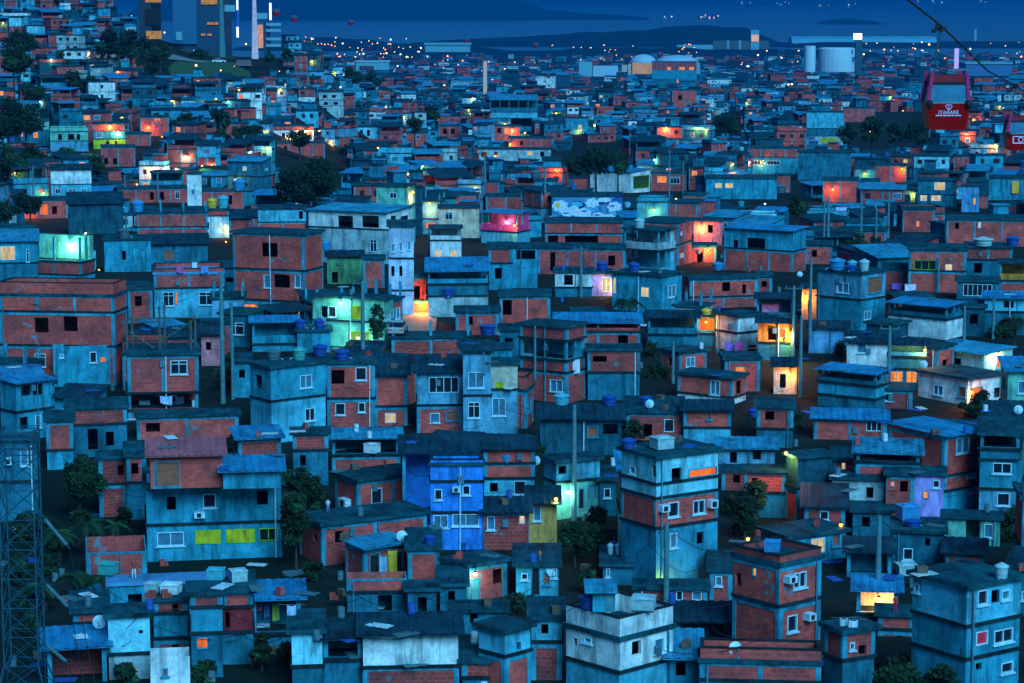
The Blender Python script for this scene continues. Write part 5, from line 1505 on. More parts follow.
for k, (x0, y0, x1, y1, sg) in enumerate([(223, 276, 155, 290, .5), (223, 278, 128, 300, .6), (223, 280, 120, 312, .7), (223, 276, 305, 272, .6), (363, 284, 240, 300, .8), (363, 285, 415, 278, .4), (363, 288, 428, 300, .5), (574, 408, 512, 402, .5), (574, 408, 650, 440, .7), (574, 410, 540, 448, .3), (581, 250, 624, 262, .4), (581, 250, 520, 262, .5),
                        (793, 288, 724, 262, .6), (793, 288, 850, 276, .4), (800, 318, 890, 328, .6), (889, 328, 985, 352, .7), (889, 330, 960, 385, .5), (889, 332, 930, 395, .5), (34, 170, 158, 176, .8), (158, 176, 260, 205, .8), (666, 524, 620, 560, .4), (666, 526, 735, 552, .5), (878, 518, 945, 545, .5), (878, 518, 800, 530, .4), (535, 328, 590, 352, .3), (888, 201, 960, 212, .6), (828, 198, 888, 196, .4), (810, 262, 725, 236, .6), (232, 306, 255, 330, .3), (120, 316, 20, 300, .5)]):
    names = ['pole at the pale two-window house', 'brick neighbours', 'wide brick house', 'tall red brick block', 'orange windows', 'periwinkle block', 'awning veranda', 'cream wall', 'tall corner house', 'laundry of the dark house', 'columned veranda', 'white column house', 'recessed loggia', 'four-tank roof', 'pinkish white house', 'bright cyan house', 'brown windows', 'dish near brown windows', 'upper left slope', 'grey-cyan wing', 'lower middle hut', 'brick corner terrace', 'mint painted front', 'lit curtained window', 'patchy teal house', 'orange door house', 'crossarm pole', 'stair alley house', 'rooftop veranda', 'left frame edge']
    wpx(x0, y0, x1, y1, sg, 'thin black cable sagging towards the ' + names[k])

# ------------------------------------------------------------------ trees and plants
LEAFM = [m_flat('dark_leaf', (.004, .020, .010), .7, 0, .2), m_flat('mid_leaf', (.008, .036, .016), .7, 0, .2), m_flat('bright_leaf', (.018, .068, .026), .7, 0, .2)]
BARK = m_flat('bark', (.04, .035, .03), .9)
def tree(px, base, hp, wp, label, name='leafy_tree', Y=None, dens=1.0, trunkshare=.25, group=None, tone_=0):
    Y = Y or gd(px, base + (hp * .5 if base < 240 else 3))
    P = pt(px, base, Y); s = pxm(Y)
    k_ = .84 if base < 240 else 1.0
    Hh, Ww = hp * k_ / s, wp * k_ / s
    zg = tz(P.x, P.y)
    root = empty(name, (P.x, P.y, min(zg, P.z) - .1))
    lift = P.z - root.location.z
    r = RN
    mb = MB()
    c0 = lift + Hh * trunkshare
    tr = max(.05, Ww * .03)
    mb.tube((0, 0, 0), (r.uniform(-.1, .1) * Ww * .3, 0, lift + Hh * .55), tr * 1.6, tr * .7, 7)
    n = max(6, int(9 * (Hh * (1 - trunkshare) / max(Ww, .1)) + 7))
    cl = []
    for i in range(n):
        a = r.uniform(0, 6.283); q = r.random() ** .6; w = r.random()
        hz = c0 + (Hh * (1 - trunkshare)) * (.12 + .80 * w)
        env = math.sin(math.pi * (.16 + .74 * w)) ** .55
        cx, cy = math.cos(a) * q * env * Ww * .40, math.sin(a) * q * env * Ww * .40
        cr = Ww * r.uniform(.15, .27)
        cl.append((cx, cy, hz, cr, r.choices([0, 1, 2], [.5, .38, .12 if not tone_ else .5])[0]))
        if i < 9: mb.tube((0, 0, lift + Hh * r.uniform(.2, .5)), (cx * .8, cy * .8, hz), tr * .5, tr * .15, 5)
    mb.build('trunk', BARK, root)
    lf = MB()
    tot = int(max(160, min(5200, hp * wp * 1.5)) * dens)
    ls = max(.26, min(2.6, 3.3 / s))
    for cx, cy, cz, cr, mi in cl:
        for _ in range(tot // n):
            u = r.gauss(0, 1), r.gauss(0, 1), r.gauss(0, 1)
            L = math.sqrt(sum(x * x for x in u)) or 1
            rad = cr * (r.random() ** .4) * r.uniform(.85, 1.15)
            c = Vector((cx + u[0] / L * rad, cy + u[1] / L * rad, max(.1, cz + u[2] / L * rad * .8)))
            d = Vector((r.gauss(0, 1), r.gauss(0, 1), r.gauss(0, .7))); d.normalize()
            e = d.orthogonal().normalized() * ls * r.uniform(.4, .8); d = d * ls * r.uniform(.6, 1.2)
            m2 = mi if r.random() < .8 else r.randrange(2)
            lf.quad(c - d * .5, c + e * .5, c + d * .5, c - e * .5, m2)
    lf.build('crown', LEAFM, root)
    tag(root, label, 'tree' if 'tree' in name else 'bush', group or 'trees among the houses')
    return root
def palm(px, base, hp, wp, label, name='palm_tree', Y=None):
    Y = Y or gd(px, base)
    P = pt(px, base, Y); s = pxm(Y); Hh, Ww = hp / s, wp / s
    root = empty(name, (P.x, P.y, tz(P.x, P.y) - .1)); lift = P.z - root.location.z
    hz = lift + Hh * .62
    mb = MB()
    pr = (0, 0, 0)
    for i in range(1, 7):
        q = (math.sin(i * .5) * .12, 0, hz * i / 6); mb.tube(pr, q, .16 - .01 * i, .15 - .01 * i, 7); pr = q
    mb.build('trunk', BARK, root)
    lf = MB(); r = RN
    for k in range(17):
        a = r.uniform(0, 6.283); L = Ww * r.uniform(.45, .62); up = r.uniform(-.1, .9)
        d = Vector((math.cos(a), math.sin(a), 0)); sd = Vector((-d.y, d.x, 0))
        prev = Vector(pr)
        m2 = r.choices([0, 1, 2], [.35, .4, .25])[0]
        for i in range(1, 13):
            t = i / 12
            c = Vector(pr) + d * L * t + Vector((0, 0, L * (up * t - (.55 + up * .8) * t * t)))
            w = L * .20 * math.sin(math.pi * min(1, .12 + t * .88))
            for sg in (-1, 1):
                lf.quad(prev, c, c + sd * sg * w + d * w * .5 - Vector((0, 0, w * .5)), prev.lerp(c, .5) + sd * sg * w * .95 + d * w * .3 - Vector((0, 0, w * .45)), m2)
            prev = c
    lf.build('crown', LEAFM, root)
    tag(root, label, 'palm', 'palms and banana plants')
for a in [(6, 182, 46, 40, 'dark tree at the frame edge left of the mint terrace hollow'), (30, 222, 30, 40, 'dark tree uphill of the lit yellowish windows house'), (300, 150, 22, 30, 'small dark tree just uphill of the round dark tree'), (84, 100, 34, 44, 'dark tree below the broad hill tree'), (26, 142, 40, 44, 'dark tree left of the mint terrace'), (64, 128, 24, 40, 'dark tree just uphill of the mint two-storey house'), (34, 178, 36, 46, 'dark tree mass below the dark two yellow window house'), (92, 178, 22, 44, 'dark tree below the pinkish brick block'), (20, 62, 34, 36, 'dark tree beside the small orange crest lamp'), (6, 226, 26, 34, 'dark tree at the frame edge above the blue sheet roof'), (160, 62, 20, 30, 'dark tree at the station path bend'), (308, 203, 53, 74, 'large round dark tree uphill of the white hall', 'leafy_tree', None, 2.2, .06), (577, 183, 30, 28, 'left crown of the dark trees by the glazed white house'), (596, 182, 41, 42, 'tallest middle crown of the dark trees by the glazed white house'), (618, 181, 34, 28, 'right crown of the dark trees by the glazed white house'),
          (797, 223, 32, 26, 'dark tree before the white sloped strip on the upper slope'), (848, 150, 33, 24, 'leftmost tree of the dark clump left of the red cabin'), (872, 152, 42, 30, 'tall tree with a lamp inside the dark clump'), (895, 150, 32, 26, 'bushy tree in the middle of the dark clump'), (918, 151, 34, 34, 'tree of the dark clump just below the red cabin'), (725, 138, 24, 32, 'small round dark tree beside the orange lamp'),
          (108, 64, 38, 34, 'dark tree on the hill left of the station'), (132, 66, 40, 40, 'broad dark tree nearest the station wall'), (152, 78, 34, 34, 'dark tree below the station road'), (62, 70, 22, 22, 'dark tree among the dark hill houses'), (182, 142, 34, 32, 'dark tree right of the stepped brick houses'), (14, 88, 62, 40, 'tall dark tree at the top corner of the hill'), (8, 150, 60, 46, 'large dark tree against the frame edge uphill of two yellow windows'), (36, 112, 30, 40, 'dark tree uphill of the mint terrace'), (12, 190, 44, 40, 'dark tree downhill of the two yellow windows'), (68, 170, 22, 40, 'dark bushy tree below the mint two-storey house'),
          (224, 134, 26, 36, 'dark green tree on the bare hill slope'), (246, 150, 34, 40, 'green tree mass right of the hill slope'), (222, 152, 26, 26, 'bushy tree before the hill slope'), (268, 168, 20, 26, 'small tree left of the round dark tree'), (352, 88, 24, 26, 'tree on the ridge right of the hill'), (372, 90, 20, 26, 'end tree of the ridge right of the hill'), (348, 158, 14, 32, 'low dark tree uphill of the hall roof'), (415, 138, 22, 22, 'lower tree on the dark sloping row'), (430, 128, 24, 26, 'upper tree on the dark sloping row'), (470, 180, 14, 40, 'low dark tree before the white post'), (515, 184, 16, 44, 'wide low dark tree behind the pink brick rooms'),
          (655, 168, 12, 30, 'low bush left of the slim pole', 'leafy_bush'), (676, 169, 11, 24, 'low bush right of the slim pole', 'leafy_bush'), (855, 262, 28, 26, 'dark tree behind the four-tank roof'), (516, 614, 20, 26, 'left round bush below the patchy brick house', 'leafy_bush'), (532, 613, 18, 20, 'right round bush below the patchy brick house', 'leafy_bush'), (575, 565, 42, 34, 'dark tree in the gully below the tall concrete pole'), (596, 560, 34, 30, 'scraggy tree at the gully bottom by the corner house'), (745, 537, 40, 28, 'dark tree right of the cyan balcony house'), (757, 520, 40, 26, 'dark small tree left of the lamp-lit roof terrace'),
          (80, 518, 56, 46, 'dark leafy tree in the shaded hollow beside the brick wall'), (296, 566, 76, 34, 'dark overgrown tree filling the gully'), (313, 520, 44, 26, 'dark creeper tree in the gully beside the rooftop shelter'), (900, 700, 38, 46, 'dark bush below the tiny-window brick house', 'leafy_bush'), (940, 700, 34, 40, 'dark bush at the bottom by the big grey house', 'leafy_bush'), (262, 668, 34, 26, 'bush below the laundry yard', 'leafy_bush'), (378, 348, 46, 16, 'slim climbing tree on the mint green house corner', 'leafy_tree', 196, 1, .1), (238, 450, 16, 20, 'small shrub at the end of the long brick row', 'leafy_bush'), (270, 64, 12, 14, 'small tree beside the banded station annex'), (288, 62, 16, 14, 'tree right of the banded station annex'), (610, 118 - 20, 18, 18, 'small tree before the pale lit dome hall'), (200, 58, 8, 26, 'low hedge on the station lawn', 'leafy_bush')]:
    kw = list(a)
    tree(*kw)
for a in [(628, 322, 34, 36, 'palm before the glowing grey-green house'), (1013, 350, 50, 40, 'dark palm against the frame edge beside the bright cyan house'), (58, 566, 58, 48, 'leaning palm beside the lattice tower'), (88, 560, 62, 50, 'tallest palm in the dark banana patch'), (116, 556, 54, 40, 'palm nearest the weathered grey house'), (74, 604, 50, 46, 'palm in front of the dark banana patch'), (44, 610, 40, 40, 'low palm behind the lattice tower foot'), (102, 600, 40, 34, 'short palm before the brick terrace block'), (860, 246, 26, 26, 'palm behind the four-tank roof')]:
    palm(*a)
# ------------------------------------------------------------------ lattice tower
STEEL = m_flat('galvanised_lattice_steel', (.006, .075, .12), .7, .1)
def lattice_tower():
    Y = 98.0
    zt = pt(17, 432, Y).z; x0, x1 = pt(-1, 520, Y).x, pt(35, 520, Y).x
    cx = (x0 + x1) / 2; hw = (x1 - x0) / 2
    zg = tz(cx, Y)
    root = empty('lattice_tower', (cx, Y + hw, zg - .2))
    Ht = zt - zg + .2
    top, bot = hw * .96, hw * 1.9
    def wz(z): return top if z > Ht - 10 else top + (bot - top) * (Ht - 10 - z) / max(1, Ht - 10)
    c = lambda i, z: (((-1, 1, 1, -1)[i]) * wz(z), ((-1, -1, 1, 1)[i]) * wz(z), z)
    nl = 10
    zs = [Ht * (1 - (k / nl)) for k in range(nl + 1)]
    for i in range(4):
        mb = MB()
        for a, b in zip(zs, zs[1:]): mb.tube(c(i, a), c(i, b), .04, n=4)
        mb.build('leg', STEEL, root)
    for i in range(4):
        j = (i + 1) % 4
        mb = MB()
        for a, b in zip(zs, zs[1:]):
            mb.tube(c(i, a), c(j, a), .022, n=4); mb.tube(c(i, a), c(j, b), .018, n=4); mb.tube(c(j, a), c(i, b), .018, n=4)
        mb.build('bracing_lattice', STEEL, root)
    mb = MB()
    for k in range(5):
        z = Ht - .1 - k * .22
        for i in range(4): mb.tube(c(i, z), c((i + 1) % 4, z), .03, n=4)
    mb.build('top_frame', STEEL, root)
    tag(root, 'grey steel lattice power tower rising at the lower corner of the picture', 'pylon')
    arms = []
    for (ax, ay, bx, by) in ((43, 517, 70, 549), (45, 583, 71, 610), (45, 644, 69, 664)):
        P, Q = pt(ax, ay, Y - .3), pt(bx, by, Y - 2.2)
        o = empty('insulator_string', P)
        mb = MB(); mb.tube((0, 0, 0), Q - P, .03, n=5)
        mb.build('rod', STEEL, o)
        d = Q - P
        mb = MB()
        for k in range(14):
            a = d * (.1 + .8 * k / 14); mb.tube(a, a + d * .028, .085, .05, 8)
        mb.build('disc_trim', m_flat('grey_glazed_disc', (.06, .15, .19), .3), o)
        tag(o, {517: 'topmost', 583: 'middle', 644: 'lowest'}[ay] + ' slanting insulator string hung off the lattice tower', 'insulator', 'insulator strings of the lattice tower')
        mb = MB(); mb.tube(pt(36, ay - 12, Y + .3) - P, (0, 0, 0), .03, n=4); mb.tube(pt(34, ay + 4, Y + .3) - P, (0, 0, 0), .03, n=4)
        arm = mb.build('hanger_arm', STEEL, o)
        wire(Q, pt(bx + 60, by + 260, 60), 1.0, {517: 'upper', 583: 'middle', 644: 'lower'}[ay] + ' power conductor running off the lattice tower insulators', .02)
lattice_tower()

# ------------------------------------------------------------------ cable car
REDM = m_flat('red_cabin_paint', (.34, .0006, .002), .5, 0, .15, .12)
MAGM = m_flat('magenta_lit_pillar', (.50, .012, .13), .4)  # magenta light on the pillars is put into their colour
BLKM = m_flat('black_rubber', (.006, .008, .012), .6)
PALM = m_flat('pale_lettering', (.75, .55, .85), .6)
def cabin(px, y_grip, Y, k, label, logo):
    S = 2.33 / 45 * pxm(124)
    g = lambda x, y: ((x - 947.5) * 2.33 / 45, (127 - y) * 2.33 / 45)
    base = pt(px, y_grip, Y)
    root = empty('cable_car_cabin', base - Vector((0, 0, (127 - 27) * 2.33 / 45)))
    d0, d1 = -.95, .95
    def prism(name, pts, m, y0=None, y1=None, taper=0.0):
        mb = MB(); y0 = d0 if y0 is None else y0; y1 = d1 if y1 is None else y1
        q = [g(*p) for p in pts]
        zm = max(p[1] for p in q); zn = min(p[1] for p in q)
        f = lambda p, y: (p[0], y * (1 - taper * (zm - p[1]) / max(.01, zm - zn)), p[1])
        mb.poly([f(p, y0) for p in q]); mb.poly([f(p, y1) for p in reversed(q)])
        for i in range(len(q)):
            a, b = q[i], q[(i + 1) % len(q)]
            mb.quad(f(a, y0), f(b, y0), f(b, y1), f(a, y1))
        return mb.build(name, m, root)
    body = prism('lower_body', [(926, 101), (969, 101), (968, 108), (965.5, 126), (963, 127), (932, 127), (929.5, 126), (927, 108)], REDM, taper=.18)
    # glazed waist between two red roof pillars on each end
    prism('window', [(931, 83), (964, 83), (967, 100), (928, 100)], m_flat('cabin_glass', (.015, .16, .30), .15, 0, .6), -.90, .90)
    prism('window_trim', [(928, 100), (967, 100), (967.3, 101), (927.7, 101)], m_flat('pale_teal_trim', (.13, .25, .20)), -.93, .93)
    prism('roof', [(933, 73.5), (962, 73.5), (964.5, 77), (965, 80), (930, 80), (930.5, 77)], m_flat('dark_red_roof', (.24, .006, .02)), -.92, .92)
    prism('dark_header', [(930.3, 80), (964.7, 80), (964.3, 83), (930.7, 83)], BLKM, -.915, .915)
    for sx in (-1, 1):
        m = lambda x: 947.5 + sx * (x - 947.5)
        for yy in ((-.99, -.84), (.84, .99)):
            prism('pillar', [(m(962.5), 70), (m(965.5), 70), (m(969.3), 101), (m(965.8), 101)], MAGM, *yy)
        mb = MB(); c = g(m(966.5), 101.5); mb.lathe([(.06, -.2), (.15, -.15), (.17, 0), (.15, .15), (.06, .2)], 10, (c[0], d0 - .02, c[1])); mb.build('bumper', BLKM, root)
    prism('roof_rail', [(947, 68.5), (966, 67.5), (966, 69), (947, 70)], m_flat('cabin_grey', (.08, .16, .2)), -.5, .5)
    mb = MB()
    z = lambda y: g(0, y)[1]; x = lambda q: g(q, 0)[0]
    mb.tube((x(947), 0, z(73)), (x(938), 0, z(66)), .07); mb.tube((x(938), 0, z(66)), (x(936.5), 0, z(58)), .06); mb.tube((x(936.5), 0, z(58)), (x(938), 0, z(44)), .055); mb.tube((x(938), 0, z(44)), (x(940.5), 0, z(34)), .05); mb.tube((x(940.5), 0, z(34)), (x(942), 0, z(28)), .05)
    mb.build('hanger', m_flat('hanger_steel', (.04, .10, .12), .5, .3), root)
    mb = MB()
    mb.obox((x(941), 0, z(29)), Vector((.9, 0, 0)), Vector((0, 1, 0)), -.32, .3, -.14, .14, -.1, .12); mb.box(x(936), x(939), -.1, .1, z(28), z(23)); mb.tube((x(934), -.2, z(31)), (x(934), .2, z(31)), .1)
    mb.build('grip', BLKM, root)
    def text(body_, size, cx, cy, nm):
        cu = bpy.data.curves.new(nm, 'FONT'); cu.body = body_; cu.size = size; cu.align_x = 'CENTER'; cu.align_y = 'CENTER'; cu.extrude = .004
        cu.materials.append(PALM)
        oc = bpy.data.objects.new(nm, cu); COL.objects.link(oc)
        bpy.context.view_layer.update()
        me = bpy.data.meshes.new_from_object(oc.evaluated_get(bpy.context.evaluated_depsgraph_get()))
        bpy.data.objects.remove(oc)
        o = bpy.data.objects.new(nm, me); COL.objects.link(o); o.parent = root
        zz = g(cx, cy)[1]; yy = d0 * (1 - .18 * (g(0, 101)[1] - zz) / (g(0, 101)[1]))
        o.location = (g(cx, cy)[0], yy - .015, zz); o.rotation_euler = (math.pi / 2 - .02, 0, 0)
    yf = lambda cy: d0 * (1 - .18 * (cy - 101) / 26.0) - .02
    if logo == 'word':
        text('ITARARÉ', .27, 947.5, 110, 'lettering')
        mb = MB()
        for a, b in ((935, 938), (938.6, 941.5), (942.3, 945.6), (946.2, 949.8), (950.3, 953.6), (954.2, 957), (957.5, 960)):
            (xa, za), (xb, zb) = g(a, 113.4), g(b, 112.3); mb.box(xa, xb, yf(113) - .012, yf(113) + .02, za, zb)
        mb.build('small_lettering', PALM, root)
        mb = MB()
        cz = g(947.5, 104.6); R_ = .17
        prev = []
        for i in range(24):
            t = 2 * math.pi * i / 24
            hx = .16 * math.sin(t) ** 3 * 1.0; hz2 = .16 * (13 * math.cos(t) - 5 * math.cos(2 * t) - 2 * math.cos(3 * t) - math.cos(4 * t)) / 16
            prev.append((cz[0] + hx, yf(104.6) - .012, cz[1] + hz2))
        for i in range(24):
            mb.tube(prev[i], prev[(i + 1) % 24], .022, n=5, cap=False)
        mb.tube((cz[0], yf(104) - .012, cz[1] - .12), (cz[0], yf(104) - .012, cz[1] + .03), .02, n=5)
        mb.build('heart_emblem', PALM, root)
    else:
        mb = MB()
        (xa, za), (xb, zb) = g(935, 116), g(960, 104)
        y0, y1 = yf(112) - .03, yf(112) - .008
        mb.box(xa, xb, y0, y1, za, za + .08); mb.box(xa, xb, y0, y1, zb - .08, zb); mb.box(xa, xa + .08, y0, y1, za + .08, zb - .08); mb.box(xb - .08, xb, y0, y1, za + .08, zb - .08)
        cx, cz = (xa + xb) / 2, (za + zb) / 2
        pr = [(cx + .2 * math.cos(t * .5236), y0, cz + .2 * math.sin(t * .5236)) for t in range(12)]
        for i in range(12): mb.tube(pr[i], pr[(i + 1) % 12], .035, n=5)
        
        mb.build('emblem', PALM, root)
    tag(root, label, 'cable car', 'large cable car cabins')
P1 = pt(942, 27, 124.0)
P2 = pt(1016.5, 86, 197.0)
cabin(947.5, 27, 124.0, 1, 'large red cable car cabin with pale heart emblem and lettering', 'word')
cabin(1020, 86, 197.0, 1, 'second red cable car cabin with a framed ring emblem, cut by the frame edge', 'ring')
def haul():
    mb = MB(); d = (P2 - P1)
    pts = [P1 - d * .62, P1 - d * .3, P1 + Vector((0, 0, .02)), P1 + d * .5 - Vector((0, 0, .5)), P2, P2 + d * .6, P2 + d * 1.5]
    o0 = P1.copy()
    for a, b in zip(pts, pts[1:]): mb.tube(a - o0, b - o0, .055, n=6, cap=False)
    o = mb.build('haul_cable', m_flat('steel_cable', (.01, .014, .018), .5)); o.location = o0
    tag(o, 'thick dark steel cable carrying the red cabins across the corner', 'cable')
haul()
FAR_CAB = None
for i, (px, py, Y) in enumerate([(294, 18, 1050), (351, 22, 1250), (390, 48, 1900), (369, 47, 1750), (466, 40, 1500), (536, 45, 1400), (455, 67, 1900), (473, 67, 1850), (530, 75, 1700), (548, 75, 1650), (660, 54, 1500), (738, 57, 1700), (886, 58, 1500), (276, 12, 950)]):
    p = pt(px, py, Y)
    if FAR_CAB is None:
        root = FAR_CAB = empty('distant_cable_car', p)
        mb = MB(); mb.lathe([(.9, -1.3), (1.25, -.4), (1.3, .1)], 10); mb.build('lower_body', m_flat('deep_red_cabin', (.35, .01, .03), .5), root)
        mb = MB(); mb.lathe([(1.28, .102), (1.1, .9), (1.0, 1.0)], 10); mb.build('window', m_flat('cabin_window_dark', (.05, .09, .16), .2), root)
        mb = MB(); mb.tube((0, 0, 1.0), (0, 0, 2.6), .1); mb.box(-.4, .4, -.1, .1, 2.55, 2.8); mb.build('hanger', BLKM, root)
    else:
        root = copy_tree(FAR_CAB); root.location = p
    root.scale = (1.25, 1.25, 1.25)
    tag(root, 'tiny dark red cable car hanging over the far part of town', 'cable car', 'distant cable cars over the town')

# ------------------------------------------------------------------ landmark buildings far off, given by their outline and distance
def landmark(name, label, cat, Y, parts, group=None, ground=None):
    xs = [p[1] for p in parts] + [p[2] for p in parts]
    xc = (min(xs) + max(xs)) / 2
    X = (xc - 512) / FPX * Y
    zg = tz(X, Y) - 1 if ground is None else ground
    root = empty(name, (X, Y, zg))
    for p in parts:
        nm, x0, x1, y0, y1, dy, dep, mat = p[:8]
        a, b = pt(x0, y0, Y + dy), pt(x1, y1, Y + dy)
        z0 = 0 if y1 > 900 else b.z - zg
        mb = MB()
        if len(p) > 8 and p[8] == 'round':
            rr = (b.x - a.x) / 2; mb.lathe([(rr, z0), (rr, a.z - zg - rr * .06), (rr * .9, a.z - zg)], 24, ((a.x + b.x) / 2 - X, dy + rr, 0))
        elif len(p) > 8 and p[8] == 'dome':
            rr = (b.x - a.x) / 2; hh = a.z - b.z
            mb.lathe([(rr * math.cos(t * .157), z0 + hh * math.sin(t * .157)) for t in range(10)], 24, ((a.x + b.x) / 2 - X, dy + rr, 0))
        elif len(p) > 8 and p[8] == 'cone':
            rr = (b.x - a.x) / 2; mb.lathe([(rr, z0), (rr * .3, a.z - zg)], 12, ((a.x + b.x) / 2 - X, dy + rr, 0))
        elif len(p) > 8 and p[8] == 'vault':
            n = 10; hh = a.z - zg - z0
            pr = None
            for i in range(n + 1):
                t = math.pi * i / n; q = (dy + dep / 2 - dep / 2 * math.cos(t), z0 + hh * math.sin(t))
                if pr: mb.quad((a.x - X, pr[0], pr[1]), (b.x - X, pr[0], pr[1]), (b.x - X, q[0], q[1]), (a.x - X, q[0], q[1]))
                pr = q
            for xx in (a.x - X, b.x - X): mb.poly([(xx, dy + dep / 2 - dep / 2 * math.cos(math.pi * i / n), z0 + hh * math.sin(math.pi * i / n)) for i in range(n + 1)])
        else:
            mb.box(a.x - X, b.x - X, dy, dy + dep, z0, a.z - zg)
        mb.build(nm, mat, root)
    tag(root, label, cat, group)
    return root
E9 = 999
GREYB = m_flat('station_blue_grey_panel', (.008, .05, .105), .7); GREYD = m_flat('station_dark_panel', (.010, .035, .06), .7); PALEP = m_flat('pale_panel', (.12, .34, .42), .7)
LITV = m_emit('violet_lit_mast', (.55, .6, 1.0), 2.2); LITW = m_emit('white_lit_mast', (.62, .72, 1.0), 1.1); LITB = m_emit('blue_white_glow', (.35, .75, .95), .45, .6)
WARMW = m_emit('warm_lit_office', (1.0, .52, .10), .5, .3)
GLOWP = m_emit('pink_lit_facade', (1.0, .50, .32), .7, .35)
landmark('cable_car_station', 'large blue-grey cable car station with yellow lit windows on the hilltop', 'station', 935, [
    ('main_hall', 172, 239, -30, E9, 0, 30, GREYB), ('side_hall', 138, 171.7, -20, E9, 2, 26, GREYD), ('front_panel', 171.9, 197, -28, 44, -1.2, 1.1, m_flat('station_glass_panel', (.015, .11, .22), .5)),
    ('dark_bay', 145, 161, 9, 25, 1.4, .55, m_flat('unlit_room', (.012, .014, .016), .9)), ('window', 146, 161.5, 31, 39, 1.4, .55, WARMW), ('window', 145, 161, -2, 2.5, 1.4, .55, WARMW), ('window', 201, 217, -2, 4.5, -.6, .55, WARMW), ('window', 207, 213, 22.3, 24.8, -.6, .55, WARMW), ('window', 214, 218, 22.3, 24.8, -.6, .55, WARMW), ('window', 201, 205, 33.7, 35.7, -.6, .55, WARMW), ('window', 207, 211.5, 33.7, 35.7, -.6, .55, WARMW), ('sign_panel', 224.5, 235, 5, 11.5, -.6, .55, PALEP), ('kiosk', 176, 182, 32, 40, -9, 3, PALEP)], ground=tz(-120, 935) - 6)
def mast(px0, px1, y0, y1, Y, mat, label, lit=None):
    root = landmark('cable_car_pylon', label, 'pylon', Y, [('shaft', px0, px1, y0, y1, 0, 2, mat, 'cone')], 'cable car pylons')
    return root
mast(216, 225.5, -30, 58, 900, m_flat('teal_pylon_steel', (.045, .17, .20), .6), 'broad teal cable car pylon in front of the station')
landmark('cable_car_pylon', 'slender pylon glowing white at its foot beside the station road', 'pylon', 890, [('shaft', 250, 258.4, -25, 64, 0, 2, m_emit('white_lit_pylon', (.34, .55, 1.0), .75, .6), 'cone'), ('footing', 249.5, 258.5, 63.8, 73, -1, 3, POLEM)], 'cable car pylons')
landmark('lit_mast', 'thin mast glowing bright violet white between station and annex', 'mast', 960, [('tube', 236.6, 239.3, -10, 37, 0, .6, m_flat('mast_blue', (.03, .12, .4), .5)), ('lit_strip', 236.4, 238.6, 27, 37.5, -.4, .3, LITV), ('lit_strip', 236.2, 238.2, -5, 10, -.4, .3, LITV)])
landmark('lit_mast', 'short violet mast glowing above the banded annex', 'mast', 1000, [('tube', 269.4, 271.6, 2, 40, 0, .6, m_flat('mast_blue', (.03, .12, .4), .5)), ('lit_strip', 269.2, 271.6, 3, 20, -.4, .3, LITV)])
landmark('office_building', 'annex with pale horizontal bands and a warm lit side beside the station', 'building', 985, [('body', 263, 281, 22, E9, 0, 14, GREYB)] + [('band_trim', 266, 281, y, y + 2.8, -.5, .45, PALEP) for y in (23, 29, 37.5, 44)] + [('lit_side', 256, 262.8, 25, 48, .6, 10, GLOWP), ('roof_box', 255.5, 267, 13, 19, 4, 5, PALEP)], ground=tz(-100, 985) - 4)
# the station road with its lit surface and lawn
def strip(name, pts, mat, dz, label=None, kind='structure'):
    mb = MB()
    prev = None
    for (xa, xb, y) in pts:
        Y = gd((xa + xb) / 2, y); A, Bp = pt(xa, y, Y), pt(xb, y, Y)
        A.z = tz(A.x, A.y) + dz; Bp.z = tz(Bp.x, Bp.y) + dz
        if prev: mb.quad(prev[0], prev[1], Bp, A)
        prev = (A, Bp)
    return tag(mb.build(name, mat), kind=kind)
strip('station_road', [(234, 252, 67), (237, 251, 61), (240, 250, 55), (242, 247, 48), (243, 246, 44)], m_flat('road_asphalt', (.16, .13, .13), .8), .35)
strip('station_lawn', [(172, 252, 80), (168, 250, 72), (176, 234, 64), (182, 236, 55), (196, 232, 49)], m_flat('mown_lawn', (.03, .085, .03), .9), .25)
strip('station_path', [(164, 214, 63.5), (165, 214, 61.5), (163, 190, 58), (163, 170, 54), (163, 166, 50)], m_flat('pale_concrete_path', (.16, .20, .20), .8), .45)
for (px, py, c, pw, lab) in [(243, 52, 'w', 900, 'warm street lamp on the station road'), (246, 44, 'w', 300, 'farther warm lamp up the station road'), (193.5, 51, 'l', 60, 'first bluish lamp along the station lawn'), (196.5, 51, 'l', 0, 'second bluish lamp along the station lawn'), (199.5, 50, 'l', 0, 'third bluish lamp along the station lawn'), (203, 48.5, 'l', 60, 'last and highest bluish lamp along the station lawn'), (164.5, 32.5, 'w', 90, 'warm lamp post beside the station lit windows'), (215.5, 47, 'o', 40, 'orange lamp at the broad teal pylon foot'), (228, 39, 'l', 60, 'greenish white lamp between pylon and mast')]:
    lamp(px, py, c, pw, lab, name='street_lamp', off=1.5)

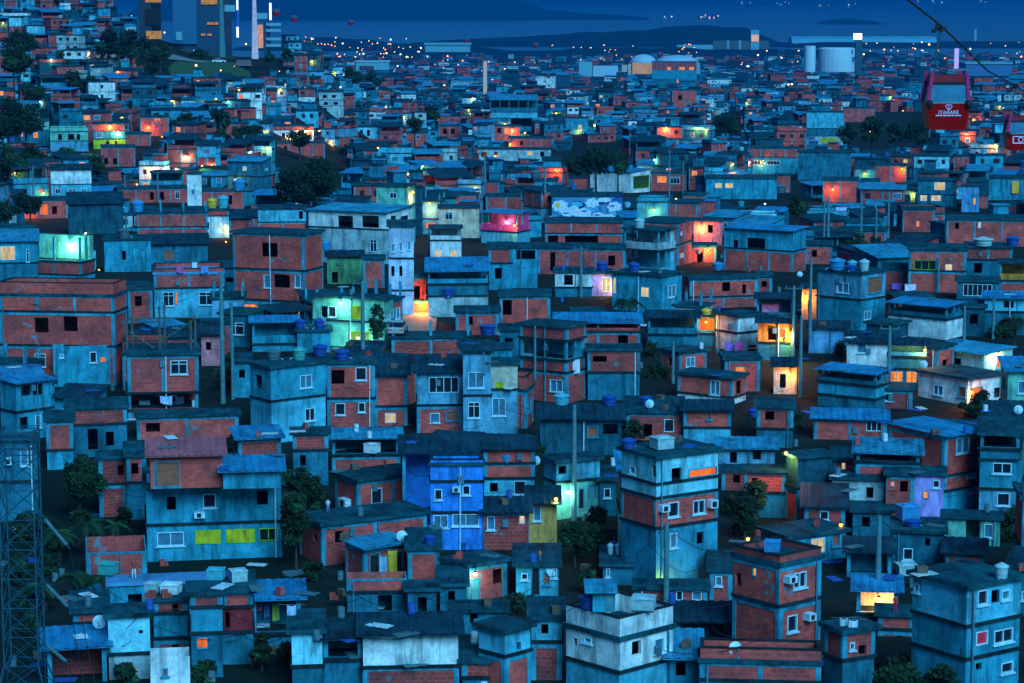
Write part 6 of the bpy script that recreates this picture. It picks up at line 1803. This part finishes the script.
# other landmarks on the plain
PC = m_flat('pale_concrete_far', (.13, .38, .46), .8); WHT = m_flat('white_far_wall', (.30, .50, .62), .8); TNKM = m_flat('white_tank_paint', (.42, .62, .72), .6)
landmark('storage_tank', 'tall slim white storage cylinder lit pale blue', 'tank', 2300, [('shell', 805, 816, 46, 72, 0, 9, TNKM, 'round')])
landmark('storage_tank', 'wide white gas tank with a round dark mark, beside the slim cylinder', 'tank', 2300, [('shell', 821, 857, 48, 72, 0, 30, TNKM, 'round'), ('mark', 849.5, 852.8, 49.5, 53.5, 5, 1.2, m_flat('deep_blue_mark', (.02, .12, .3))), ('mark_panel', 851, 855, 57, 61, 6, 1.2, m_flat('deep_blue_mark', (.02, .12, .3)))])
landmark('light_tower', 'tower with a brilliant white light on top beside the wide gas tank', 'tower', 2250, [('shaft', 856, 861.5, 40, 75, 0, 5, m_flat('dark_tower', (.02, .07, .1))), ('lamp_head', 854.3, 862, 33.5, 39.5, -1, 5, m_emit('white_floodlight', (1.0, .92, .72), 2.2))])
landmark('warehouse', 'very long pale shed with a curved roof and lights at both ends', 'shed', 5300, [('hall', 797, 936, 43, 47.5, 0, 60, PC), ('roof', 792, 937, 36.5, 43, -4, 70, m_flat('pale_curved_roof', (.10, .36, .50), .6), 'vault'), ('lit_front', 793, 818, 43.5, 45.5, -3, 2, LITB), ('lit_front', 911, 930, 42.5, 45, -3, 2, LITB)], ground=2)
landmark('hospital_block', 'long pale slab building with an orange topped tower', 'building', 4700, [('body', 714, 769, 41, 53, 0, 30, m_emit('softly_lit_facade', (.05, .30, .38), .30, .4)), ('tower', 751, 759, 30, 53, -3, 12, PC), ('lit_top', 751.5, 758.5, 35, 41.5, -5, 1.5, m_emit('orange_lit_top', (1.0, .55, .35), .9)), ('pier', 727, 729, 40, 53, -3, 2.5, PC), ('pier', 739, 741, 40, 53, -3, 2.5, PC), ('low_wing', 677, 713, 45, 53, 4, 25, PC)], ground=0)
landmark('domed_hall', 'pale rounded dome with a lit gallery below', 'hall', 2600, [('dome', 631, 657, 54.5, 63, 0, 20, WHT, 'dome'), ('gallery', 633, 655, 63, 78, 3, 15, m_emit('warm_lit_gallery', (.9, .62, .35), .55, .3)), ('post', 622, 627, 65, 78, 0, 6, LITB), ('post', 628.5, 631, 64, 78, 0, 4, LITB)])
landmark('domed_hall', 'wide white tent roof hall right of the pale dome', 'hall', 2650, [('dome', 657, 700, 55.5, 63, 0, 30, WHT, 'dome'), ('wall', 660, 700, 63, 74, 10, 20, PC)])
landmark('warehouse', 'pale long low shed on the far water edge', 'shed', 4200, [('hall', 425, 470, 45, 52, 0, 40, PC), ('roof', 424, 471, 43, 45, -2, 44, PC)])
landmark('warehouse', 'pale low shed on the near plain left of the white pylon', 'shed', 3100, [('hall', 356, 389, 62, 70, 0, 30, PC), ('roof', 355, 390, 61, 62, -1, 32, WHT)])
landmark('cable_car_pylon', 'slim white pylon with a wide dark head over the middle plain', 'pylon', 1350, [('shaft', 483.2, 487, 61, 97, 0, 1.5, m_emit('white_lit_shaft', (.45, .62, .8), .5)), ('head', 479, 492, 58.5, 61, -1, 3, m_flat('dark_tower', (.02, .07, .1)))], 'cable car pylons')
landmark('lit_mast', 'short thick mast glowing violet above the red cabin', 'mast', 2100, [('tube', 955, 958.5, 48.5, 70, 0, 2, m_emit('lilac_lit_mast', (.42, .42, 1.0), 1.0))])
landmark('apartment_block', 'cluster block of pale flats with dark trees left of the dome', 'building', 2500, [('body', 579, 592, 62, 84, 0, 14, PC), ('body_wing', 593, 618, 66, 84, 3, 14, WHT)])
landmark('warehouse', 'blue-grey low depot right of the violet mast', 'depot', 2200, [('hall', 966, 1012, 64, 76, 0, 40, m_flat('depot_blue', (.03, .14, .30), .7)), ('roof', 965, 1013, 62.5, 64, -1, 42, PALEP)])
landmark('control_tower', 'slim far control tower beyond the long pale shed', 'tower', 5600, [('shaft', 974, 976.5, 29, 47, 0, 5, PC)], ground=0)

# ------------------------------------------------------------------ ships on the bay
HULL = m_flat('dark_ship_hull', (.02, .05, .07)); 
for i, (x0, x1, y, c, lab) in enumerate([(700, 719, 19, 'w', 'warm lit ship nearest the headland with a row of lights'), (741, 751, 6, 'l', 'small white lit ship left of the middle of the bay'), (776, 790, 6, 'l', 'white and green lit ship in the middle of the bay'), (819, 829, 7, 'o', 'ship with orange lights above the long pale shed'), (848, 856, 7, 'l', 'ship with cool white lights right of the orange lit one'), (857, 865, 4, 'w', 'lit ship farther out beside the cool white one'), (911, 918, 5, 'o', 'lone orange lit boat left of the cable'), (932, 942, 5, 'l', 'white lit ship just right of the cable'), (980, 986, 4, 'w', 'faint warm lit boat in the far corner'), (664, 672, 20, 'l', 'single white lit boat off the far hills')]):
    Y = 112 / ((y + 6) / FPX) * 1.0
    Y = min(Y, 26000)
    a, b = pt(x0, y, Y), pt(x1, y, Y)
    s = pxm(Y)
    root = empty('ship', ((a.x + b.x) / 2, Y, 0)); L = (b.x - a.x)
    mb = MB()
    hh = 1.4 / s
    mb.poly([(-L / 2, 0, 0), (L / 2, 0, 0), (L * .56, 0, hh), (-L / 2, 0, hh)]); mb.poly([(-L / 2, L * .16, 0), (L / 2, L * .16, 0), (L * .56, L * .16, hh), (-L / 2, L * .16, hh)]); mb.quad((-L / 2, 0, hh), (L * .56, 0, hh), (L * .56, L * .16, hh), (-L / 2, L * .16, hh))
    mb.quad((L / 2, 0, 0), (L / 2, L * .16, 0), (L * .56, L * .16, hh), (L * .56, 0, hh)); mb.quad((-L / 2, 0, 0), (-L / 2, L * .16, 0), (-L / 2, L * .16, hh), (-L / 2, 0, hh))
    mb.build('hull', HULL, root)
    mb = MB(); mb.box(-L * .42, -L * .2, L * .02, L * .14, hh, hh * 2.4); mb.build('superstructure', WHT, root)
    em = m_emit('ship_lights_' + c, {'w': (1, .6, .25), 'o': (1, .42, .12), 'l': (.8, .95, .9)}[c], 3)
    for k in range(max(2, int((x1 - x0) / 3.4))):
        q = -L * .45 + L * .9 * k / max(1, int((x1 - x0) / 3.4) - 1); rr = .75 / s * RN.uniform(.6, 1.2)
        mb = MB(); mb.lathe([(rr * .5, -rr), (rr, 0), (rr * .5, rr)], 8, (q, -rr, hh * RN.uniform(1.2, 3.0))); mb.build('deck_lamp', em, root)
    tag(root, lab, 'ship', 'lit ships on the bay')

# ------------------------------------------------------------------ street lamps of the far plain
SL = {}
def far_lamp(px, py, c, size=1.0):
    Y = min(gd(px, py + 3.0 + RN.uniform(0, 2)), 4250)
    if Y < 480: return
    P = pt(px, py, Y); s = pxm(Y); zg = tz(P.x, P.y)
    hgt = max(5.0, P.z - zg)
    key = (c, round(Y / 400))
    root_loc = (P.x, P.y, zg)
    if key not in SL:
        root = empty('street_lamp', root_loc); rr = .58 / s  # head made oversize so its shape carries the lamp's glare
        mb = MB(); mb.tube((0, 0, 0), (0, 0, 1), .1, .07, 5); mb.build('post', m_flat('dark_lamp_metal', (.02, .03, .035)), root)
        mb = MB(); mb.lathe([(rr * .4, -rr * .9), (rr * .9, -rr * .5), (rr, 0), (rr * .9, rr * .5), (rr * .4, rr * .9)], 8, (0, -rr, 0))
        b = mb.build('lamp_head', m_emit('far_lamp_' + c, {'o': (1, .36, .07), 'w': (1, .58, .26), 'l': (.8, .92, 1)}[c], {'o': 4.5, 'w': 4.0, 'l': 2.6}[c]), root)
        SL[key] = root
    else:
        root = copy_tree(SL[key]); root.location = root_loc
    for ch in root.children:
        if ch.name.startswith('post'): ch.scale = (1, 1, hgt)
        else: ch.location = (0, 0, hgt); ch.scale = (size,) * 3
    tag(root, {'o': 'small orange street lamp shining among far dark roofs', 'w': 'small warm white street lamp shining among far roofs', 'l': 'small cold white street lamp shining among far roofs'}[c], 'street lamp', {'o': 'far orange street lamps', 'w': 'far warm street lamps', 'l': 'far cold white street lamps'}[c])
R2 = random.Random(5)
for k in range(11): far_lamp(301 + 3.4 * k, 40.5 + .55 * k + R2.uniform(-.6, .6), 'o', R2.uniform(.8, 1.2))
for (x0, x1, y0, y1, n, cs) in [(300, 345, 37, 42, 8, 'oow'), (336, 412, 38, 58, 34, 'oowwl'), (398, 470, 44, 66, 20, 'owwl'), (440, 530, 60, 92, 34, 'oowwl'), (300, 440, 60, 100, 20, 'owl'), (530, 640, 44, 78, 22, 'wwlo'), (640, 800, 55, 95, 22, 'wlo'), (676, 700, 43, 53, 9, 'ow'), (735, 800, 50, 70, 8, 'wl'), (860, 1024, 42, 60, 34, 'owwl'), (960, 1024, 70, 110, 12, 'owl'), (790, 930, 60, 110, 16, 'wlo'), (100, 142, 12, 22, 6, 'ow'), (470, 620, 90, 130, 14, 'wlo'), (180, 300, 75, 125, 10, 'ow')]:
    for _ in range(n): far_lamp(R2.uniform(x0, x1), R2.uniform(y0, y1), R2.choice(cs), R2.choice([.6, .8, .9, 1.1, 1.5]))

for _ in range(70):
    x, y = R2.uniform(0, 1024), R2.uniform(88, 235)
    h = cast(x, y)
    if not h or h[2] in ('ground', 'crown') or abs(h[1].z) > .4: continue
    c = R2.choice('oowwl')
    lamp(x, y, c, R2.uniform(10, 40) * LP * (h[0].y / 500), {'o': 'small orange lamp glowing on a wall of the far slope', 'w': 'small warm lamp glowing on a wall of the far slope', 'l': 'small white lamp glowing on a wall of the far slope'}[c], group={'o': 'orange wall lamps of the far slope', 'w': 'warm wall lamps of the far slope', 'l': 'white wall lamps of the far slope'}[c], off=.8)

# ------------------------------------------------------------------ people
def person(px, py, hp, shirt, trousers, label, pose='stand', Y=None):
    loc, _ = on_top(px, py, 8)
    s = pxm(loc.y); Ht = hp / s
    k = Ht / 1.72
    J = [(0, 0, .95, .13), (0, 0, 1.18, .13), (0, 0, 1.40, .15), (0, 0, 1.50, .06), (0, -.01, 1.60, .10), (0, 0, 1.70, .07),
         (-.18, 0, 1.40, .065), (-.25, .02, 1.14, .05), (-.24, -.08, .92, .04), (.18, 0, 1.40, .065), (.25, .02, 1.14, .05), (.22, -.12, .95, .04),
         (-.1, 0, .88, .095), (-.11, -.01, .48, .07), (-.12, .02, .06, .05), (-.12, -.12, .04, .045), (.1, 0, .88, .095), (.12, -.05, .48, .07), (.14, .05, .06, .05), (.14, -.09, .04, .045)]
    E = [(0, 1), (1, 2), (2, 3), (3, 4), (4, 5), (2, 6), (6, 7), (7, 8), (2, 9), (9, 10), (10, 11), (0, 12), (12, 13), (13, 14), (14, 15), (0, 16), (16, 17), (17, 18), (18, 19)]
    me = bpy.data.meshes.new('person'); me.from_pydata([j[:3] for j in J], E, [])
    o = bpy.data.objects.new('person', me); COL.objects.link(o)
    md = o.modifiers.new('skin', 'SKIN'); sv = me.skin_vertices[0].data
    for v, j in zip(sv, J): v.radius = (j[3], j[3])
    sv[0].use_root = True
    sd_ = o.modifiers.new('sub', 'SUBSURF'); sd_.levels = 1; sd_.render_levels = 1
    bpy.context.view_layer.update()
    m2 = bpy.data.meshes.new_from_object(o.evaluated_get(bpy.context.evaluated_depsgraph_get()))
    bpy.data.objects.remove(o)
    for m in (m_flat('shirt_%02d%02d%02d' % tuple(int(c * 99) for c in shirt), shirt, .9), m_flat('trousers_%02d%02d%02d' % tuple(int(c * 99) for c in trousers), trousers, .9), m_flat('brown_skin', (.30, .13, .08), .6), m_flat('dark_hair', (.012, .012, .014), .8)): m2.materials.append(m)
    for p in m2.polygons:
        c = p.center; p.use_smooth = True
        p.material_index = 3 if (c.z > 1.63 or (c.z > 1.55 and c.y > .03)) else 2 if c.z > 1.47 or (abs(c.x) > .19 and .8 < c.z < 1.1) else 0 if c.z > .93 else 2 if c.z < .06 else 1
    if pose == 'dress':
        for p in m2.polygons:
            if .35 < p.center.z <= .93: p.material_index = 0
    o = bpy.data.objects.new('person', m2); COL.objects.link(o)
    o.location = loc; o.scale = (k, k, k); o.rotation_euler = (0, 0, RN.uniform(-.8, .8))
    tag(o, label, 'person')
for a in [(134, 579, 21, (.42, .05, .04), (.5, .6, .65), 'person in a dark red shirt and pale trousers standing on the blue deck'), (895, 612, 17, (.6, .02, .08), (.6, .02, .08), 'person in a long red dress beside the lit white wall', 'dress'), (785, 343, 10, (.02, .04, .07), (.02, .02, .03), 'person in dark clothes under the alley lamp'), (546, 361, 15, (.03, .08, .16), (.02, .03, .04), 'person in dark clothes in the open middle storey'), (757, 552, 17, (.06, .03, .02), (.03, .03, .05), 'person in dark clothes on the lamp-lit brick roof terrace'), (328, 512, 14, (.45, .6, .75), (.1, .25, .5), 'person in a white top on the dark ledge beside the gully'), (385, 470, 12, (.5, .06, .04), (.05, .1, .2), 'person in a red top beside the rooftop shelter'), (540, 566 - 5, 12, (.5, .25, .05), (.1, .15, .3), 'person in an orange top on the dark gully roof')]:
    person(*a)

# ------------------------------------------------------------------ car, roof hut, timber frame, graffiti, debris
def car(px, py, label, col, sc=1.0, rz=.3, name='parked_car', Y=None):
    loc, _ = on_top(px, py)
    root = empty(name, loc, rz)
    m = m_flat('car_paint_%02d' % int(col[0] * 99), col, .3, 0, .5)
    mb = MB()
    side = [(-2.0, .35), (2.0, .35), (2.05, .75), (1.1, .92), (-1.9, .95), (-2.05, .8)]
    def ext(pts, y0, y1, mi=0):
        mb.poly([(p[0], y0, p[1]) for p in pts], mi); mb.poly([(p[0], y1, p[1]) for p in reversed(pts)], mi)
        for i in range(len(pts)):
            a, b = pts[i], pts[(i + 1) % len(pts)]; mb.quad((a[0], y0, a[1]), (b[0], y0, b[1]), (b[0], y1, b[1]), (a[0], y1, a[1]), mi)
    ext(side, -.82, .82); mb.build('body', m, root)
    mb = MB(); ext([(-1.75, .952), (1.05, .93), (.45, 1.4), (-1.3, 1.43)], -.72, .72); mb.build('cabin_glass', M('glass'), root)
    mb = MB(); ext([(-1.35, 1.432), (.5, 1.402), (.35, 1.47), (-1.2, 1.48)], -.7, .7); mb.build('roof', m, root)
    for x in (-1.25, 1.3):
        for y in (-.8, .8):
            mb = MB(); mb.tube((x, y - .1, .32), (x, y + .1, .32), .32, n=14); mb.build('wheel', BLKM, root)
    for y in (-.6, .6):
        mb = MB(); mb.box(2.03, 2.08, y - .18, y + .18, .62, .74); mb.build('headlight', M('white_metal'), root)
        mb = MB(); mb.box(-2.09, -2.03, y - .18, y + .18, .7, .8); mb.build('tail_light', m_flat('red_light', (.5, .02, .02)), root)
    root.scale = (sc,) * 3
    tag(root, label, 'car')
car(398, 334, 'white car parked at the lower end of the glowing alley', (.35, .38, .4), .8, 1.5)
car(219, 63, 'white car parked on the path below the broad teal pylon', (.5, .62, .7), 1.15, .1)
strip('alley_paving', [(388, 432, 344), (392, 436, 330), (396, 437, 318), (402, 437, 306)], m_flat('worn_alley_paving', (.22, .19, .16), .8), .12)

def roof_hut():
    loc, _ = on_top(604, 612)
    s = pxm(loc.y); w = 23 / s
    root = empty('rooftop_hut', loc - Vector((w / 2, 0, 0)))
    mb = MB(); mb.box(0, w, 0, 1.8, 0, 21 / s); mb.build('wall', m_plaster('C'), root)
    mb = MB(); mb.box(-.35, w + .1, -.3, 2.0, 21 / s + .002, 21 / s + .1); mb.build('roof', m_roof('metal'), root)
    mb = MB(); mb.box(w * .62, w * .9, -.03, -.004, .02, 1.0); mb.build('door', M('tealdoor'), root)
    tag(root, 'small plastered hut with a pale sheet roof on the walled roof terrace', 'hut')
roof_hut()
def timber():
    loc, _ = on_top(160, 350)
    s = pxm(loc.y)
    root = empty('timber_frame', loc)
    m = m_flat('weathered_timber', (.07, .10, .09), .9)
    for x in (-33, 0, 31):
        for y in (0, 2.6):
            mb = MB(); mb.tube((x / s, y, -.1), (x / s, y, (44 if x == 0 else 30) / s), .09, n=6); mb.build('post', m, root)
    for a, b in (((-34, 0, 27), (0, 0, 29)), ((0, 0, 8), (31, 0, 28)), ((-34, 2.6, 27), (31, 2.6, 28)), ((-30, 0, 18), (-6, 0, 2)), ((-33, 0, 28), (-33, 2.6, 28)), ((31, 0, 28), (31, 2.6, 28))):
        p = lambda q: (q[0] / s, q[1] * (1 if q[1] < 1 else 1), q[2] / s)
        mb = MB(); mb.tube(p(a), p(b), .06, n=5); mb.build('beam', m, root)
    tag(root, 'bare timber post frame standing on the roof over the open laundry storey', 'frame')
timber()
def mural():
    q = [h for h in HOUSES if 'mural wall' in h['label']][0]
    W_, H_ = q['W'], q['H']
    mats = {'w': m_flat('mural_white', (.50, .66, .76), .9), 'b': m_flat('mural_deep_blue', (.01, .09, .36), .9), 'c': m_flat('mural_cyan', (.05, .42, .58), .9), 'y': m_flat('mural_yellow', (.85, .55, .10), .9), 'n': m_flat('mural_navy', (.008, .03, .12), .9), 'o': m_flat('mural_orange', (.7, .3, .05), .9)}
    def blob(nm, cx, cy, rx, ry, m, d, lump=0):
        mb = MB(); n = 28; u0 = (cx - 552) / 70 * W_; s_ = pxm(q['Y']); z0 = H_ - (cy - 196) / s_
        sx = W_ / 70
        pts = []
        for i in range(n):
            t = 2 * math.pi * i / n; k = 1 + lump * abs(math.sin(t * 3.5))
            pts.append((max(.02, min(W_ - .02, u0 + rx * sx * k * math.cos(t))), -d, max(.3, min(H_ - .1, z0 + ry / s_ * k * math.sin(t)))))
        mb.poly(pts); mb.build(nm, mats[m], q['root'])
    R3 = random.Random(8)
    for k in range(16): blob('mural_patch', R3.uniform(554, 620), R3.uniform(198, 222), R3.uniform(3, 9), R3.uniform(1.5, 4), R3.choice('bbccn'), .008 + .003 * k, .15)
    for k, (x, y, rx, ry) in enumerate([(560, 206, 7, 5), (568, 212, 6, 4), (582, 214, 8, 5), (592, 203, 6, 4), (598, 217, 6, 4), (614, 207, 6, 4.5), (609, 218, 5, 3.5), (574, 209, 4, 3), (604, 200, 6, 2), (587, 219, 5, 2.5)]):
        blob('mural_cloud', x, y, rx, ry, 'w', .06 + .003 * k, .25)
    blob('mural_sun', 558, 205, 2.6, 2.6, 'y', .10)
    for k, (x, y) in enumerate([(566, 213), (584, 211), (597, 215), (612, 206), (578, 217)]): blob('mural_stroke', x, y, 2.6, .7, 'b', .105 + .003 * k, .1)
mural()
R6 = random.Random(77)
USED_W = set()
def roofwire():
    x0, y0 = R6.uniform(0, 1024), R6.uniform(235, 670)
    x1, y1 = x0 + R6.choice([-1, 1]) * R6.uniform(45, 150), y0 + R6.uniform(-28, 28)
    a, b = cast(x0, y0), cast(x1, y1)
    if not a or not b or abs(a[0].y - b[0].y) > 22 or a[2] == 'ground': return
    for wh in where((x0 + x1) / 2, (y0 + y1) / 2):
        lab = 'thin black cable strung from roof to roof ' + wh
        if lab not in USED_W and len(lab.split()) <= 16: break
    else: return
    USED_W.add(lab)
    wire(a[0] - a[3] * .3 + Vector((0, 0, 1.2)), b[0] - b[3] * .3 + Vector((0, 0, 1.2)), R6.uniform(.3, 1.1), lab, .016)
for _ in range(110): roofwire()
nb = 0
for _ in range(900):
    if nb > 46: break
    x, y = R6.uniform(0, 1024), R6.uniform(320, 690)
    if 915 < x < 1012 and 375 < y < 415: continue
    h = cast(x, min(y, 682))
    if not h or h[2] != 'ground': continue
    for wh in where(x, y):
        lab = R6.choice(['low dark bush', 'ragged green bush', 'small leafy shrub']) + ' in the gap ' + wh
        if lab not in USED_W: break
    else: continue
    USED_W.add(lab); nb += 1
    tree(x, y + 2, R6.uniform(12, 30), R6.uniform(16, 34), lab, 'leafy_bush', h[0].y, 1, .08, 'bushes in the gaps')
# loose clutter on roofs and terraces: boards, bricks, drums
CL = [('board_pile', 'w'), ]
R4 = random.Random(21)
kinds = ['plastic_drum', 'roof_sheet', 'roof_sheet', 'wooden_crate', 'plastic_drum', 'roof_sheet', 'brick_pile', 'roof_sheet']
plab = {'plastic_drum': 'plastic drum', 'wooden_crate': 'wooden crate', 'roof_sheet': 'loose roofing sheet', 'brick_pile': 'small heap of bricks'}
ccol = {'blue': (.01, .09, .34), 'grey': (.06, .15, .18), 'white': (.45, .6, .66), 'red': (.4, .05, .05)}
USED_C = set()
def clutter(px, py):
    h = cast(px, py)
    if not h or h[1].z < .75 or h[2] not in ('roof', 'floor_slab', 'ground'): return
    loc = h[0]; k = R4.choice(kinds); cn = R4.choice(['blue', 'grey', 'white', 'grey']) if k in ('plastic_drum',) else R4.choice(['grey', 'white', 'blue'])
    if k == 'brick_pile': cn = 'red'
    if k == 'wooden_crate': cn = 'grey'
    mb = MB()
    m = m_flat('clutter_' + cn, ccol[cn], .7)
    if k == 'plastic_drum': mb.lathe([(.26, 0), (.29, .12), (.27, .3), (.29, .55), (.26, .8), (.2, .82)], 12)
    elif k == 'wooden_crate':
        for z in (0, .2, .4): mb.box(-.4, .4, -.3, .3, z, z + .14)
        mb.box(-.38, .38, -.28, .28, 0, .5); m = m_flat('grey_brown_timber', (.12, .09, .07), .9)
    elif k == 'roof_sheet': 
        for i in range(6): mb.box(-.9 + i * .3, -.9 + i * .3 + .298, -.5, .5, .02 + .02 * (i % 2), .06 + .02 * (i % 2))
    else:
        for i in range(4 - 0):
            for j in range(3 - i // 2): mb.box(-.5 + .26 * j, -.26 + .26 * j, -.2, .2, .15 * i, .15 * i + .146)
        m = m_brick(0)
    o = mb.build(k, m); o.location = loc; o.rotation_euler = (0, 0, R4.uniform(0, 3)); o.scale = (.62,) * 3
    c0 = 'blue' if cn == 'blue' else cn
    for wh in where(px, py):
        lab = f'{c0 if k != "wooden_crate" else "brownish"} {plab[k]} left on a roof {wh}' if h[2] == 'roof' else f'{c0 if k != "wooden_crate" else "brownish"} {plab[k]} lying {wh}'
        if lab not in USED_C: break
    else:
        bpy.data.objects.remove(o); return
    USED_C.add(lab)
    tag(o, ' '.join(lab.split()[:16]), plab[k].split()[-1] if k != 'brick_pile' else 'bricks', 'odds and ends left on the roofs')
for _ in range(620): clutter(R4.uniform(0, 1024), R4.uniform(250, 683))
